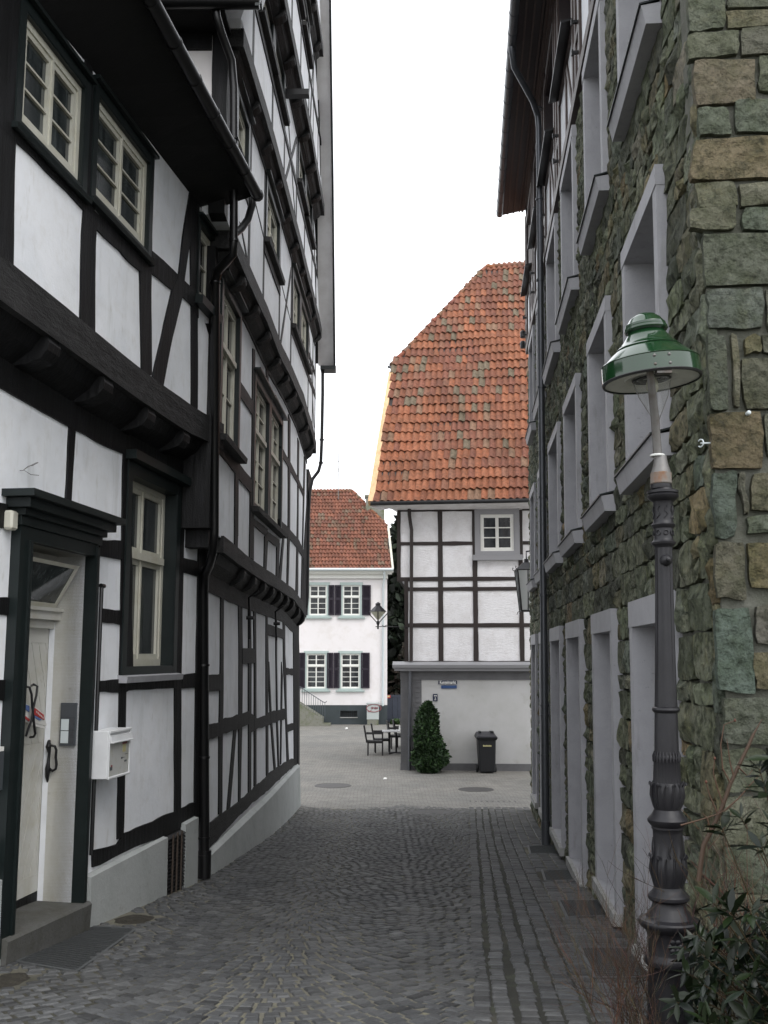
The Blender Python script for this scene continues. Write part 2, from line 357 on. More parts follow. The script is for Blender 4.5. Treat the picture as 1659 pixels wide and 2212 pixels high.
def window(F, u0, u1, v0, v1, parent, cas=.1, casmat='darkpaint', depth=.12, rows=3, trans=None, rows2=3, frm='cream', glass='glass',
           cornice=None, sill=None, n=0.0, fw=.05, sash=.04, mun=.018, casn=.03, cols=2, curtain=False, label=None):
    a, b, c, d = u0 + cas, u1 - cas, v0 + cas * .6, v1 - cas
    mb = MB(); f = lambda *k: mb.fbox(F, *k)
    f(u0, a, v0, v1, n - .02, n + casn); f(b, u1, v0, v1, n - .02, n + casn); f(a, b, d, v1, n - .02, n + casn - .002); f(a, b, v0, c, n - .02, n + casn - .002)
    f(a - .02, a + .012, c, d, n - depth - .05, n + casn - .006); f(b - .012, b + .02, c, d, n - depth - .05, n + casn - .006)
    f(a + .012, b - .012, d - .012, d + .02, n - depth - .05, n + casn - .006); f(a + .012, b - .012, c - .02, c + .012, n - depth - .05, n + casn - .006)
    wo_ = mb.build('window', M[casmat], parent)
    if label: wo_['label'] = label
    a += .012; b -= .012; c += .012; d -= .012
    mb = MB(); f = lambda *k: mb.fbox(F, *k); p0, p1 = n - depth - .04, n - depth + .02
    f(a, a + fw, c, d, p0, p1); f(b - fw, b, c, d, p0, p1); f(a + fw, b - fw, c, c + fw * 1.2, p0, p1); f(a + fw, b - fw, d - fw, d, p0, p1)
    A, B_, C_, D = a + fw, b - fw, c + fw * 1.2, d - fw
    secs = [(C_, D, rows)]
    if trans:
        t = C_ + (D - C_) * trans; f(A, B_, t - .035, t + .035, p0, p1 + .03); secs = [(C_, t - .035, rows), (t + .035, D, rows2)]
    panes = []
    cw = (B_ - A) / cols
    for s0, s1, rw in secs:
        for k in range(cols):
            x0, x1 = A + k * cw, A + (k + 1) * cw
            q0, q1 = p0 + .01, p1 - .012
            f(x0 + .002, x0 + sash, s0, s1, q0, q1); f(x1 - sash, x1 - .002, s0, s1, q0, q1); f(x0 + sash, x1 - sash, s0, s0 + sash, q0, q1); f(x0 + sash, x1 - sash, s1 - sash, s1, q0, q1)
            if k: f(x0 - .012, x0 + .012, s0, s1, q1 - .002, q1 + .012)
            hh = (s1 - s0 - 2 * sash) / rw
            for r in range(rw):
                z0 = s0 + sash + r * hh; z1 = z0 + hh
                if r: f(x0 + sash, x1 - sash, z0 - mun / 2, z0 + mun / 2, q0 + .004, q1 - .004)
                panes.append((x0 + sash, x1 - sash, z0, z1))
    mb.build('frame', M[frm], wo_)
    for x0, x1, z0, z1 in panes:
        pb = MB(); pb.fbox(F, x0, x1, z0, z1, p0 + .014, p0 + .022); pb.build('pane', M[glass], wo_)
    if curtain:
        cb = MB(); cb.fbox(F, A, B_, C_, D, p0 - .06, p0 - .05); cb.build('curtain', M['paper'], wo_)
    if cornice:
        cb = MB(); ov, hh, pr = cornice
        cb.prism(F, [(u0 - ov, v1 + .002), (u1 + ov, v1 + .002), (u1 + ov, v1 + hh), (u0 - ov, v1 + hh)], n, n + pr); cb.build('cornice', M[casmat], wo_)
    if sill:
        cb = MB(); ov, hh, pr, sm = sill
        P = F.P; x0, x1 = u0 - ov, u1 + ov
        cb.hexa([P(x0, v0 - hh, n + pr), P(x1, v0 - hh, n + pr), P(x1, v0 - hh, n - .05), P(x0, v0 - hh, n - .05),
                 P(x0, v0 - .012, n + pr + .01), P(x1, v0 - .012, n + pr + .01), P(x1, v0 + .01, n - .05), P(x0, v0 + .01, n - .05)])
        cb.build('sill', M[sm], wo_)
    return (u0 + cas, u1 - cas, v0 + cas * .6, v1 - cas)
def pwl(pts):
    pts = sorted(pts)
    def f(x):
        if x <= pts[0][0]:
            (a, b), (c, d) = pts[0], pts[1]
        elif x >= pts[-1][0]: (a, b), (c, d) = pts[-2], pts[-1]
        else:
            for (a, b), (c, d) in zip(pts, pts[1:]):
                if a <= x <= c: break
        return b + (d - b) * (x - a) / (c - a)
    return f
def jetty(L, U, zt, u0, u1, h, parent, sp=.8, jw=.17, jh=.20, ph=.2, first=None, beam='beam', joist='beam', plate='timber', splate=True, nb=None, boards=True):
    """overhanging storey: beam on U, rounded joist ends under it, boards between them, wall plate on L"""
    n = nb or max(2, int((u1 - u0) / 1.6)); us = [u0 + (u1 - u0) * i / n for i in range(n + 1)]
    mb = MB(); P = U.P
    NS = n * 5
    for i in range(NS):
        a, b = u0 + (u1 - u0) * i / NS, u0 + (u1 - u0) * (i + 1) / NS
        def nz(u, k): return noise.noise(Vector((u * 1.3, k * 7.7, h * 10))) * .012
        za, zb = zt(a) + nz(a, 1), zt(b) + nz(b, 1); wa, wb = zt(a) - h + nz(a, 2), zt(b) - h + nz(b, 2)
        fa, fb_ = .035 + nz(a, 3), .035 + nz(b, 3)
        mb.add([P(a, wa, fa), P(b, wb, fb_), P(b, zb, fb_), P(a, za, fa), P(a, wa, -.22), P(b, wb, -.22), P(b, zb, -.22), P(a, za, -.22)],
               [(0, 1, 2, 3), (4, 7, 6, 5), (0, 4, 5, 1), (3, 2, 6, 7)] + ([(0, 3, 7, 4)] if i == 0 else []) + ([(1, 5, 6, 2)] if i == NS - 1 else []))
    mb.build('beam', M[beam], parent)
    off = lambda u: (U.P(u, 0) - L.P(u, 0)).dot(L.n)
    s = first if first is not None else u0 + .3; js = []
    while s < u1 - .05: js.append(s); s += sp
    for s in js:
        z = zt(s) - h; o = off(s)
        prof = [(-.12, z - .003), (o + .015, z - .003), (o + .03, z - .05), (o + .02, z - jh * .55), (o - .03, z - jh * .85), (o * .45, z - jh * 1.05), (.0, z - jh * 1.12), (-.12, z - jh * 1.12)]
        mb = MB(); A = [L.P(s - jw / 2, zz, nn) for nn, zz in prof]; mb.extr(A, L.d * jw); mb.build('joist_end', M[joist], parent)
    if boards:
        ee = [u0] + js + [u1]
        for a, b in zip(ee, ee[1:]):
            a2, b2 = a + jw / 2, b - jw / 2
            if b2 - a2 < .05: continue
            mb = MB(); Q = []
            for u in (a2, b2):
                z = zt(u) - h; o = off(u)
                Q.append([(o - .03, z - .002), (o * .62, z - jh * .55), (.012, z - jh * 1.06), (-.1, z - jh * 1.1), (-.1, z - .002)])
            A = [L.P(a2, zz, nn) for nn, zz in Q[0]] + [L.P(b2, zz, nn) for nn, zz in Q[1]]
            k = 5; mb.add(A, [tuple(range(k)), tuple(range(2 * k - 1, k - 1, -1))] + [(i, i + k, (i + 1) % k + k, (i + 1) % k) for i in range(k)])
            mb.build('infill_board', M[joist], parent)
    if splate:
        n2 = max(2, int((u1 - u0) / 2))
        pts = [(u0 + (u1 - u0) * i / n2, zt(u0 + (u1 - u0) * i / n2) - h - jh * 1.08) for i in range(n2 + 1)]
        mb = MB(); low = [(u, v - ph) for u, v in pts]
        mb.prism(L, rough(low + pts[::-1], .2, .006, 5), -.1, .018); mb.build('wall_plate', M[plate], parent)
# ================================================================== GROUND
def strip_sheet(name, mat, x0, x1, ys, dz=0, xs=None):
    mb = MB(); xs = xs or [x0 + (x1 - x0) * i / 12 for i in range(13)]
    vs = [(x, y, gz(y) + dz) for y in ys for x in xs]; k = len(xs)
    mb.add(vs, [(j * k + i, j * k + i + 1, (j + 1) * k + i + 1, (j + 1) * k + i) for j in range(len(ys) - 1) for i in range(k - 1)])
    o = mb.build(name, mat, None, smooth=60); o['kind'] = 'structure'; return o
YT = 21.6
lane = strip_sheet('lane', M['joint'], -12, 14, [-8 + .8 * i for i in range(38)], -.0035)
plaza = strip_sheet('plaza', M['plaza'], -45, 45, [YT - .2 + 2 * i for i in range(40)], .001, xs=[-45, -20, -8, -4, -2, 0, 2, 4, 8, 20, 45])
gm = MB(); gm.add([(-700, -60, -.6), (700, -60, -.6), (700, 800, -.6), (-700, 800, -.6)], [(0, 1, 2, 3)])
go = gm.build('ground', M['concrete']); go['kind'] = 'structure'
# ---- setts
def sett(mb, cx, cy, ang, w, l, col, dz=0, jit=.006, top=.006):
    mb.cur = col; ca, sa = math.cos(ang), math.sin(ang); vs = []
    cor = [(-w / 2, -l / 2), (w / 2, -l / 2), (w / 2, l / 2), (-w / 2, l / 2)]
    j = [(random.uniform(-jit, jit), random.uniform(-jit, jit)) for _ in cor]; tl = (random.uniform(-.035, .035), random.uniform(-.035, .035))
    for k, (ins, z) in enumerate(((0, -.045), (0, -.004), (.010, top))):
        for (x, y), (jx, jy) in zip(cor, j):
            x += jx; y += jy
            if ins: x *= 1 - 2 * ins / w; y *= 1 - 2 * ins / l
            X = cx + x * ca - y * sa; Y = cy + x * sa + y * ca
            vs.append((X, Y, gz(Y) + z + dz + (x * tl[0] + y * tl[1] if k else 0)))
    fs = []
    for r in (0, 4): fs += [(r + i, r + (i + 1) % 4, r + 4 + (i + 1) % 4, r + 4 + i) for i in range(4)]
    mb.add(vs, fs + [(8, 9, 10, 11)])
def xR(Y): return 1.28 + .0812 * Y - .018
def xL(Y):
    a = -2.06 + .134 * (Y - 12) if Y < 11.95 else -2.07 + .033 * (Y - 12)
    return a
def settcol():
    g = random.gauss(.068, .015); g = min(max(g, .034), .115); return (g * .985, g, g * .995)
grates = [  # right-hand light-well gratings, corner pixels: far-left, far-right, near-right, near-left
    [V('4', 165, 715), V('4', 415, 712), V('4', 458, 785), V('4', 185, 785)],
    [V('4', 285, 925), V('4', 575, 922), V('4', 628, 1015), V('4', 315, 1020)],
    [V('4', 432, 1190), V('4', 780, 1190), V('4', 868, 1325), V('4', 503, 1337)],
    [V('4', 615, 1605), V('4', 1090, 1605), V('4', 1235, 1862), V('4', 740, 1865)]]
gq = [[ground(*p) for p in g] for g in grates]
gL = [ground(*V('e', 655, 1790)), ground(*V('e', 1035, 1812)), ground(*V('e', 580, 2138)), ground(*V('e', 130, 2062))]
allg = gq + [gL]
def in_grate(x, y):
    for g in allg:
        xs = [p.x for p in g]; ys = [p.y for p in g]
        if min(xs) - .06 < x < max(xs) + .06 and min(ys) - .04 < y < max(ys) + .04:
            # point in polygon
            c = False; k = len(g)
            for i in range(k):
                a, b = g[i], g[(i + 1) % k]
                if (a.y > y) != (b.y > y) and x < (b.x - a.x) * (y - a.y) / (b.y - a.y) + a.x: c = not c
            if c: return True
    return False
def in_soil(x, y):
    p = ground(290, 1985); q = ground(12, 2118)
    return ((x - p.x) / .20) ** 2 + ((y - p.y) / .30) ** 2 < 1 or ((x - q.x) / .16) ** 2 + ((y - q.y) / .3) ** 2 < 1
setts = []
ZR = 1.22                                            # width of the straight courses beside the right wall
# arcs
W = 1.95; SZ = .110
for col in range(-3, 3):
    x0 = -.75 + col * W
    for k in range(-10, 230):
        yb = 4.2 + k * SZ * 1.03
        if yb > 23: break
        t = -W / 2
        while t < W / 2 - .03:
            w_ = random.uniform(.085, .125); tc = t + w_ / 2; t += w_ + .003
            ph = math.pi * tc / W; y = yb - .46 * math.cos(ph); sl_ = .46 * math.pi / W * math.sin(ph)
            x = x0 + tc + .012 * math.sin(yb * 3.1 + col)
            ang = math.atan(sl_); ww = (w_ - .012) / max(.5, math.cos(ang)) * .99; ll = (SZ - .011) * max(.86, math.cos(ang))
            if x < xL(y) + .02 or x > xR(y) - ZR - .02 or y > YT + .25 * math.sin(x * 2.3) + random.uniform(-.25, .25) or y < 4.4: continue
            setts.append((x, y, ang, ww * .97, ll, 0))
# straight courses beside the wall: four gutter rows then a field
dR = math.atan(.0812)
rows = []
v = .02; 
while v < ZR - .50: wv = random.uniform(.125, .15); rows.append((v, wv, 0)); v += wv + .007
while v < ZR: rows.append((v, .112, 1)); v += .136
for (vv, wv, gut) in rows:
    y = 4.3 + random.uniform(0, .1); vo = 0
    while y < YT:
        l = random.uniform(.075, .10) if not gut else random.uniform(.08, .125)
        if gut: vo += random.uniform(-.006, .006); vo *= .93
        yc = y + l / 2; x = xR(yc) - vv - wv / 2 + vo; y += l + (.007 if not gut else .016)
        if yc < 5.5 and x > 1.35: continue
        setts.append((x, yc, -dR + random.gauss(0, .02), wv - random.uniform(0, .012), l, gut))
setts = [s for s in setts if not in_grate(s[0], s[1]) and not in_soil(s[0], s[1])]
def prjf(x, y): return y * y
vis = []
for s in setts:
    x, y = s[0], s[1]; px = CX + FPX * x / y
    inframe = -20 < px < 1680 and y > 5.85
    vis.append((0 if inframe else 1, y, s))
vis.sort(key=lambda q: (q[0], q[1]))
near = [s for _, _, s in vis[:290]]; far = [s for _, _, s in vis[290:]]
random.seed(3)
variants = []
for k in range(14):
    mb = MB(); c = settcol()
    sv = gz; 
    mb.cur = c; w_, l_ = 1.0, 1.0; cor = [(-.5, -.5), (.5, -.5), (.5, .5), (-.5, .5)]; vs = []
    jj = [(random.uniform(-.06, .06), random.uniform(-.06, .06)) for _ in cor]; tl = (random.uniform(-.004, .004), random.uniform(-.004, .004))
    for kk, (ins, z) in enumerate(((0, -.045), (0, -.004), (.10, .006))):
        for (x, y), (a, b) in zip(cor, jj):
            X = (x + a) * (1 - 2 * ins); Y = (y + b) * (1 - 2 * ins); vs.append((X, Y, z + (X * tl[0] + Y * tl[1] if kk else 0)))
    fs = []
    for r in (0, 4): fs += [(r + i, r + (i + 1) % 4, r + 4 + (i + 1) % 4, r + 4 + i) for i in range(4)]
    mb.add(vs, fs + [(8, 9, 10, 11)])
    o = mb.build('sett', M['sett'], None); variants.append(o.data); bpy.data.objects.remove(o)
for (x, y, ang, w_, l_, g) in near:
    inst('sett', random.choice(variants), lane, (x, y, gz(y) + random.uniform(-.003, .003)), (-.083, 0, ang), (w_, l_, 1))
mb = MB()
def worn(y, c):
    k = max(0, min(1, (y - 17.5) / 4.5)) ** 1.5 * random.uniform(.2, 1.0); return tuple(a * (1 - k) + b * k for a, b in zip(c, (.165, .158, .145)))
for (x, y, ang, w_, l_, g) in far: sett(mb, x, y, ang, w_, l_, worn(y, settcol()), random.uniform(-.004, .004), jit=.008)
so_ = mb.build('setts', M['sett'], lane); so_['kind'] = 'stuff'
ms_ = MB(); ys_ = [4.6 + .6 * i for i in range(29)]
ms_.add([(xR(y) - o_, y, gz(y) - .0015) for y in ys_ for o_ in (ZR + .02, ZR - .3, .52)], [(3 * j + i, 3 * j + i + 1, 3 * j + 4 + i, 3 * j + 3 + i) for j in range(28) for i in range(2)])
mo_ = ms_.build('gutter_moss', M['moss'], None, smooth=60); mo_['kind'] = 'structure'
# bare soil patches
for i, (p, rx, ry) in enumerate(((ground(290, 1985), .19, .28), (ground(12, 2118), .15, .28))):
    mb = MB(); ring = []
    cv = [(p.x, p.y, gz(p.y) + .012)]
    for r in (.5, 1):
        for j in range(16):
            a = j * math.pi / 8; rr = r * (1 + .15 * noise.noise(Vector((a, i * 5, r)))); X = p.x + rx * rr * math.cos(a); Y = p.y + ry * rr * math.sin(a)
            cv.append((X, Y, gz(Y) + (.014 if r < 1 else -.008) + random.uniform(-.004, .004)))
    mb.add(cv, [(0, 1 + j, 1 + (j + 1) % 16) for j in range(16)] + [(1 + j, 17 + j, 17 + (j + 1) % 16, 1 + (j + 1) % 16) for j in range(16)])
    o = mb.build('bare_soil', M['soil'], None, smooth=60); o['kind'] = 'structure'
# gratings
def grating(q, label, nb, wide, grp='gratings set in the paving'):
    c = sum(q, Vector()) / 4; root = thing('grating', label, 'grating', (c.x, c.y, gz(c.y)), grp)
    up = Vector((0, 0, .008)); Q = [p + up for p in q]
    mb = MB()
    for i in range(4):
        a, b = Q[i], Q[(i + 1) % 4]; d = (b - a).normalized(); n_ = Vector((-d.y, d.x, 0)) * .012
        mb.hexa([a - n_ - Vector((0, 0, .04)), b - n_ - Vector((0, 0, .04)), b + n_ - Vector((0, 0, .04)), a + n_ - Vector((0, 0, .04)), a - n_, b - n_, b + n_, a + n_])
    mb.build('frame', M['grate'], root)
    mb = MB()
    def strip(a, b, r, z):
        d = (b - a).normalized(); n_ = Vector((-d.y, d.x, 0)) * r; dz = Vector((0, 0, z)); h = Vector((0, 0, .02))
        mb.hexa([a - n_ - h + dz, b - n_ - h + dz, b + n_ - h + dz, a + n_ - h + dz, a - n_ + dz, b - n_ + dz, b + n_ + dz, a + n_ + dz])
    for i in range(1, nb): t = i / nb; strip(Q[0].lerp(Q[1], t), Q[3].lerp(Q[2], t), .0012, -.003)
    for i in range(1, wide): t = i / wide; strip(Q[0].lerp(Q[3], t), Q[1].lerp(Q[2], t), .0014, -.001)
    o = mb.build('bars', M['grate'], root); o['kind'] = 'stuff'
    mb = MB(); dd = Vector((0, 0, .03)); mb.add([p - dd for p in q], [(0, 1, 2, 3)]); mb.build('shaft', M['gratedark'], root)
for q, l in zip(gq, ['small metal grating beside the foot of the grey downpipe, farthest of the right-hand row',
                     'second farthest metal grating along the green stone wall', 'metal grating with a pale steel edge, second nearest along the green stone wall',
                     'nearest metal grating under the bare red-brown twigs']): grating(q, l, 26, 16)
grating(gL, 'fine-mesh metal grating in front of the grey door step', 40, 24)
def manhole(px, py, rx, label, r=.33):
    p = ground(px, py); root = tagd = None
    mb = MB(); z = gz(p.y) + .004
    mb.lathe([(-.02, r), (.004, r), (.006, r - .03), (.001, r - .035), (.003, r - .05), (.004, .001)], (p.x, p.y, z), 32)
    o = mb.build('manhole_cover', M['manhole'], None, loc=(p.x, p.y, z)); tag(o, label, 'manhole cover', 'manhole covers in the paving'); 
manhole(*V('j', 240, 153), 95, 'manhole cover on the pale plaza, leftmost of the three', .45)
manhole(*V('j', 1230, 180), 95, 'manhole cover on the pale plaza straight in front of the wheeled bin', .42)
manhole(*V('j', 930, 337), 95, 'manhole cover at the line where dark setts meet the pale plaza', .42)
mbk = MB(); p = ground(*V('j', 1345, 262)); 
for k in range(9): mbk.box((p.x - .5 + k * .12, p.y - .09, gz(p.y)), (p.x - .5 + k * .12 + .035, p.y + .09, gz(p.y) + .006))
tag(mbk.build('drain_grate', M['manhole'], None, loc=(p.x, p.y, gz(p.y))), 'slotted iron gully grate beside the end of the green stone wall', 'drain')
# litter
for i, (t, x, y, s, l) in enumerate((('w', 1222, 1335, .07, 'crumpled white scrap on the plaza in front of the dark cellar window'),
                                     ('j', 600, 108, .05, 'small white scrap on the plaza left of the conical evergreen'))):
    p = ground(*V(t, x, y)); mb = MB(); mb.cur = (1, 1, 1)
    vs = []; fs = []
    bm = bmesh.new(); bmesh.ops.create_icosphere(bm, subdivisions=2, radius=s)
    for v_ in bm.verts: v_.co *= 1 + .5 * noise.noise(v_.co * 25 + Vector((i, 0, 0))); v_.co.z = max(v_.co.z * .7, -s * .3)
    mb.add([v_.co + Vector((p.x, p.y, s * .3)) for v_ in bm.verts], [[v_.index for v_ in f.verts] for f in bm.faces]); bm.free()
    tag(mb.build('paper_scrap', M['signwhite'], None, loc=(p.x, p.y, 0)), l, 'litter')
# ================================================================== HOUSE A (near left)
A = thing('half_timbered_house', 'near left black-and-white half-timbered house with a cream recessed door and white mailbox', 'house', (AL.P(0, gz(12)).x - .3, 12, gz(12)))
UE = AL.q('a', 1600, 1900)[0] + .02                       # lower wall right end
UE = -.12; US = AL.uv(-260, 1400)[0]
holesL = []
# ---- lower window
wu0 = AL.q('f', 985, 1000)[0]; wu1 = AL.q('f', 1430, 1000)[0]
wv0 = AL.q('f', 1030, 1500)[1]; wv1 = AL.q('a', 990, 1850)[1]
holesL.append(window(AL, wu0, wu1, wv0, wv1, A, cas=.11, depth=.13, trans=.60, rows=1, rows2=1, fw=.06, sash=.05, cornice=(.05, .09, .12), sill=(.03, .07, .09, 'greyframe'), glass='glass_dim', label='tall cream casement window in a black surround'))
# ---- door opening
du0 = AL.uv(64, 1330, .09)[0]; du1 = AL.uv(181, 1418)[0]
dvt = AL.q('f', 700, 530)[1]; dvb = AL.uv(166, 1946)[1] - .02
holesL.append((du0, du1, dvb - .3, dvt))
# ---- jetty line on the upper wall
zA = pwl([(lambda q: (q[0], q[1]))(AU.q('a', *p)) for p in ((0, 300), (610, 790), (1060, 1160), (1440, 1430), (1600, 1520))])
hA = .30
cutsA = [US + i * .8 for i in range(20)]
mb = MB(); wall(mb, AL, US, UE, lambda u: gz(12 + u) - .3, lambda u: zA(u) - hA - .05, holesL, -.32, 0, cutsA); mb.build('wall', M['plaster'], A)
jetty(AL, AU, zA, US, -.35, hA, A, sp=1.02, first=AL.q('a', 590, 1150)[0] - 4 * 1.02, jw=.2, jh=.2, ph=.22, beam='beam', joist='timber')
# ---- lower timbers
def T(F, par, name, *p, **k): return timber(F, list(p), par, name, **k)
a_, e_, f_ = 'a', 'e', 'f'
T(AL, A, 'post', (a_, 528, 1330), (a_, 577, 1360), (a_, 527, 2212), (f_, 566, 205), (f_, 515, 205))
T(AL, A, 'post', (a_, 932, 1560), (a_, 993, 1590), (a_, 985, 1850), (f_, 1075, 1600), (e_, 950, 10), (e_, 945, 500), (e_, 938, 850), (e_, 930, 1110), (e_, 883, 1130), (e_, 890, 650), (e_, 900, 10), (f_, 975, 1100), (f_, 990, 100))
T(AL, A, 'post', (a_, 1352, 1780), (a_, 1405, 1805), (a_, 1400, 2150), (f_, 1500, 10), (f_, 1478, 1000), (e_, 1370, 10), (e_, 1368, 900), (e_, 1320, 930), (e_, 1320, 10), (f_, 1415, 1500), (f_, 1430, 900), (f_, 1440, 0))
T(AL, A, 'corner_post', (a_, 1525, 1840), (a_, 1620, 1880), (f_, 1655, 700), (e_, 1540, 300), (e_, 1530, 960), (e_, 1470, 980), (e_, 1478, 10), (f_, 1590, 1450), (f_, 1605, 600), (f_, 1622, 0))
T(AL, A, 'rail', (f_, 800, 400), (f_, 985, 405), (f_, 985, 558), (f_, 800, 528))
T(AL, A, 'rail', (f_, 812, 955), (f_, 978, 972), (f_, 976, 1094), (f_, 810, 1066))
T(AL, A, 'rail', (f_, 790, 1548), (f_, 968, 1535), (f_, 1025, 1530), (f_, 1460, 1497), (f_, 1460, 1603), (f_, 1035, 1628), (f_, 968, 1640), (f_, 788, 1640))
T(AL, A, 'rail', (f_, 1480, 1500), (f_, 1590, 1482), (f_, 1590, 1600), (f_, 1478, 1610))
T(AL, A, 'rail', (f_, 1488, 545), (f_, 1608, 577), (f_, 1604, 697), (f_, 1484, 664))
T(AL, A, 'rail', (f_, -260, 60), (f_, 100, 128), (f_, 90, 300), (f_, -260, 285))
T(AL, A, 'rail', (f_, -260, 850), (f_, 115, 868), (f_, 110, 1022), (f_, -260, 1000))
T(AL, A, 'rail', (f_, -260, 1545), (f_, 85, 1538), (f_, 70, 1720), (f_, -260, 1690))
T(AL, A, 'post', (f_, 150, 120), (f_, 200, 125), (f_, 190, 1000), (e_, 100, 600), (e_, 95, 1420), (e_, 10, 1400), (e_, 14, 1000), (e_, 58, 90), (f_, 60, 1715), (f_, 100, 1000))
T(AL, A, 'sill_beam', (e_, 690, 1215), (e_, 880, 1165), (e_, 935, 1080), (e_, 1315, 922), (e_, 1372, 890), (e_, 1470, 850), (e_, 1530, 832), (e_, 1530, 965), (e_, 1400, 1025), (e_, 1230, 1110), (e_, 960, 1215), (e_, 695, 1340), amp=.012)
T(AL, A, 'sill_beam', (e_, -500, 1240), (e_, 60, 1150), (e_, 60, 1400), (e_, -500, 1500), amp=.01)
# ---- plinth
def slab(F, us, zt, n, name, mat, par, zb=None, slope=.04):
    mb = MB(); P = F.P
    for a, b in zip(us, us[1:]):
        za, zb_ = zt(a), zt(b); ga, gb = gz(P(a, 0).y) - .2, gz(P(b, 0).y) - .2
        first = a == us[0]; last = b == us[-1]
        vs = [P(a, ga, n), P(b, gb, n), P(b, zb_ - slope, n - .008), P(a, za - slope, n - .008), P(b, zb_, -.12), P(a, za, -.12), P(b, gb, -.12), P(a, ga, -.12)]
        mb.add(vs, [(0, 1, 2, 3), (3, 2, 4, 5), (0, 3, 5, 7), (1, 6, 4, 2)])
    return mb.build(name, mat, par)
offp = .075
pz = pwl([AL.q('e', x, y, offp) for x, y in ((715, 1375), (1228, 1115), (1480, 975))])
pu = [AL.q('e', x, 1300, offp)[0] for x in (703, 860, 1050, 1278)]
slab(AL, pu, pz, offp, 'plinth', M['plinth'], A)
pu2 = [AL.q('e', x, 1100, offp)[0] for x in (1418, 1512)]
slab(AL, pu2, lambda u: pz(u) + .03, offp, 'plinth', M['plinth'], A)
pu3 = [AL.q('e', x, 1500, offp)[0] for x in (-400, -200, 0, 75)]
slab(AL, pu3, pwl([AL.q('e', 0, 1400, offp), AL.q('e', 85, 1378, offp)]), offp, 'plinth', M['plinth'], A)
# cellar grille with slats
gu0, gu1 = pu[-1] + .01, pu2[0] - .01
mb = MB(); wall(mb, AL, gu0, gu1, lambda u: gz(12 + u) - .1, lambda u: pz(u) - .02, (), -.2, .012); g_ = mb.build('cellar_opening', M['gratedark'], A)
zz0 = gz(12 + gu0); zz1 = pz(gu0) - .04
for k in range(16):
    v0 = zz0 + (zz1 - zz0) * k / 16
    mb = MB(); mb.hexa([AL.P(gu0, v0, .07), AL.P(gu1, v0 - .015, .07), AL.P(gu1, v0 + .01, .02), AL.P(gu0, v0 + .02, .02), AL.P(gu0, v0 + .012, .07), AL.P(gu1, v0 - .003, .07), AL.P(gu1, v0 + .022, .02), AL.P(gu0, v0 + .032, .02)])
    mb.build('slat', M['blackpaint'], g_)
for k in range(1, 4):
    u = gu0 + (gu1 - gu0) * k / 4; mb = MB(); mb.fbox(AL, u - .012, u + .012, zz0 - .05, zz1, .068, .08); mb.build('bar', M['bark'], g_)
# ---- door surround, door
mb = MB(); cw = .17; f = lambda *k: mb.fbox(AL, *k)
cl = AL.uv(36, 1330, .075)[0]; cr = AL.q('f', 800, 900, .09)[0]
f(cl, du0, dvb - .05, dvt + .10, -.02, .075); f(du1, cr, dvb + .02, dvt + .10, -.02, .075); f(du0, du1, dvt, dvt + .10, -.02, .073)
f(du0 - .03, du0 + .01, dvb - .05, dvt, -.05, .09); f(cr - .05, cr + .004, dvb + .02, dvt + .08, -.02, .09)
ds = mb.build('door_surround', M['darkpaint'], A)
mb = MB()
for (n_, lo, hi, ov) in ((.095, .10, .17, .03), (.13, .17, .22, .05), (.19, .22, .29, .10), (.25, .29, .345, .17)):
    mb.fbox(AL, cl - ov, cr + ov, dvt + lo + .002, dvt + hi, -.02, n_)
mb.build('door_cornice', M['darkpaint'], ds)
mb = MB(); D = .27
mb.fbox(AL, du1, du1 + .02, dvb - .06, dvt, -D, -.021); mb.fbox(AL, du0 - .02, du0, dvb - .06, dvt, -D, -.021); mb.fbox(AL, du0, du1, dvt - .001, dvt + .02, -D, -.021)
mb.build('door_reveal', M['doorcream'], ds)
door = MB(); dl, dr = du0 - .02, du1 + .02; f = lambda *k: door.fbox(AL, *k)
lt = AL.q('f', 455, 1125, -D)[1]; trz = AL.q('f', 400, 985, -D)[1]; fr = AL.q('f', 465, 1300, -D)[0]; fl = du0 - .35
f(fr, dr, dvb - .08, dvt, -D - .08, -D + .001); f(fl - .1, fr, lt, lt + .09, -D - .08, -D - .004)
f(fl - .1, fr + .03, trz - .07, trz + .0, -D - .08, -D + .05); f(fl - .1, fr + .03, trz, trz + .03, -D - .08, -D + .075); f(fl - .1, fr + .01, lt + .09, trz - .07, -D - .08, -D + .012)
f(fl - .1, fr, dvt - .06, dvt, -D - .08, -D); f(fl - .1, fl, dvb - .08, dvt, -D - .08, -D); f(fr - .06, fr, trz + .03, dvt - .06, -D - .08, -D - .001)
dfo = door.build('door_frame', M['doorcream'], A)
mb = MB(); mb.fbox(AL, fl, fr - .06, trz + .03, dvt - .06, -D - .075, -D - .06); mb.build('pane', M['glass'], dfo)
# tilted fanlight sash, leaning into the recess
t0, t1 = trz + .035, dvt - .09; sl0, sl1 = fl + .12, fr - .10
mb = MB(); P = AL.P
def tb(u0, u1, a, b):   # a,b fractions along the tilted sash (0 bottom .. 1 top)
    Pq = lambda u, t, o: AL.P(u, t0 + (t1 - t0) * t, -D - .01 + .20 * t + o)
    mb.hexa([Pq(u0, a, .03), Pq(u1, a, .03), Pq(u1, a, 0), Pq(u0, a, 0), Pq(u0, b, .03), Pq(u1, b, .03), Pq(u1, b, 0), Pq(u0, b, 0)])
tb(sl0, sl0 + .045, 0, 1); tb(sl1 - .045, sl1, 0, 1); tb(sl0 + .045, sl1 - .045, 0, .1); tb(sl0 + .045, sl1 - .045, .92, 1)
fs = mb.build('fanlight_sash', M['cream'], dfo)
mb = MB(); Pq = lambda u, t, o: AL.P(u, t0 + (t1 - t0) * t, -D - .01 + .20 * t + o)
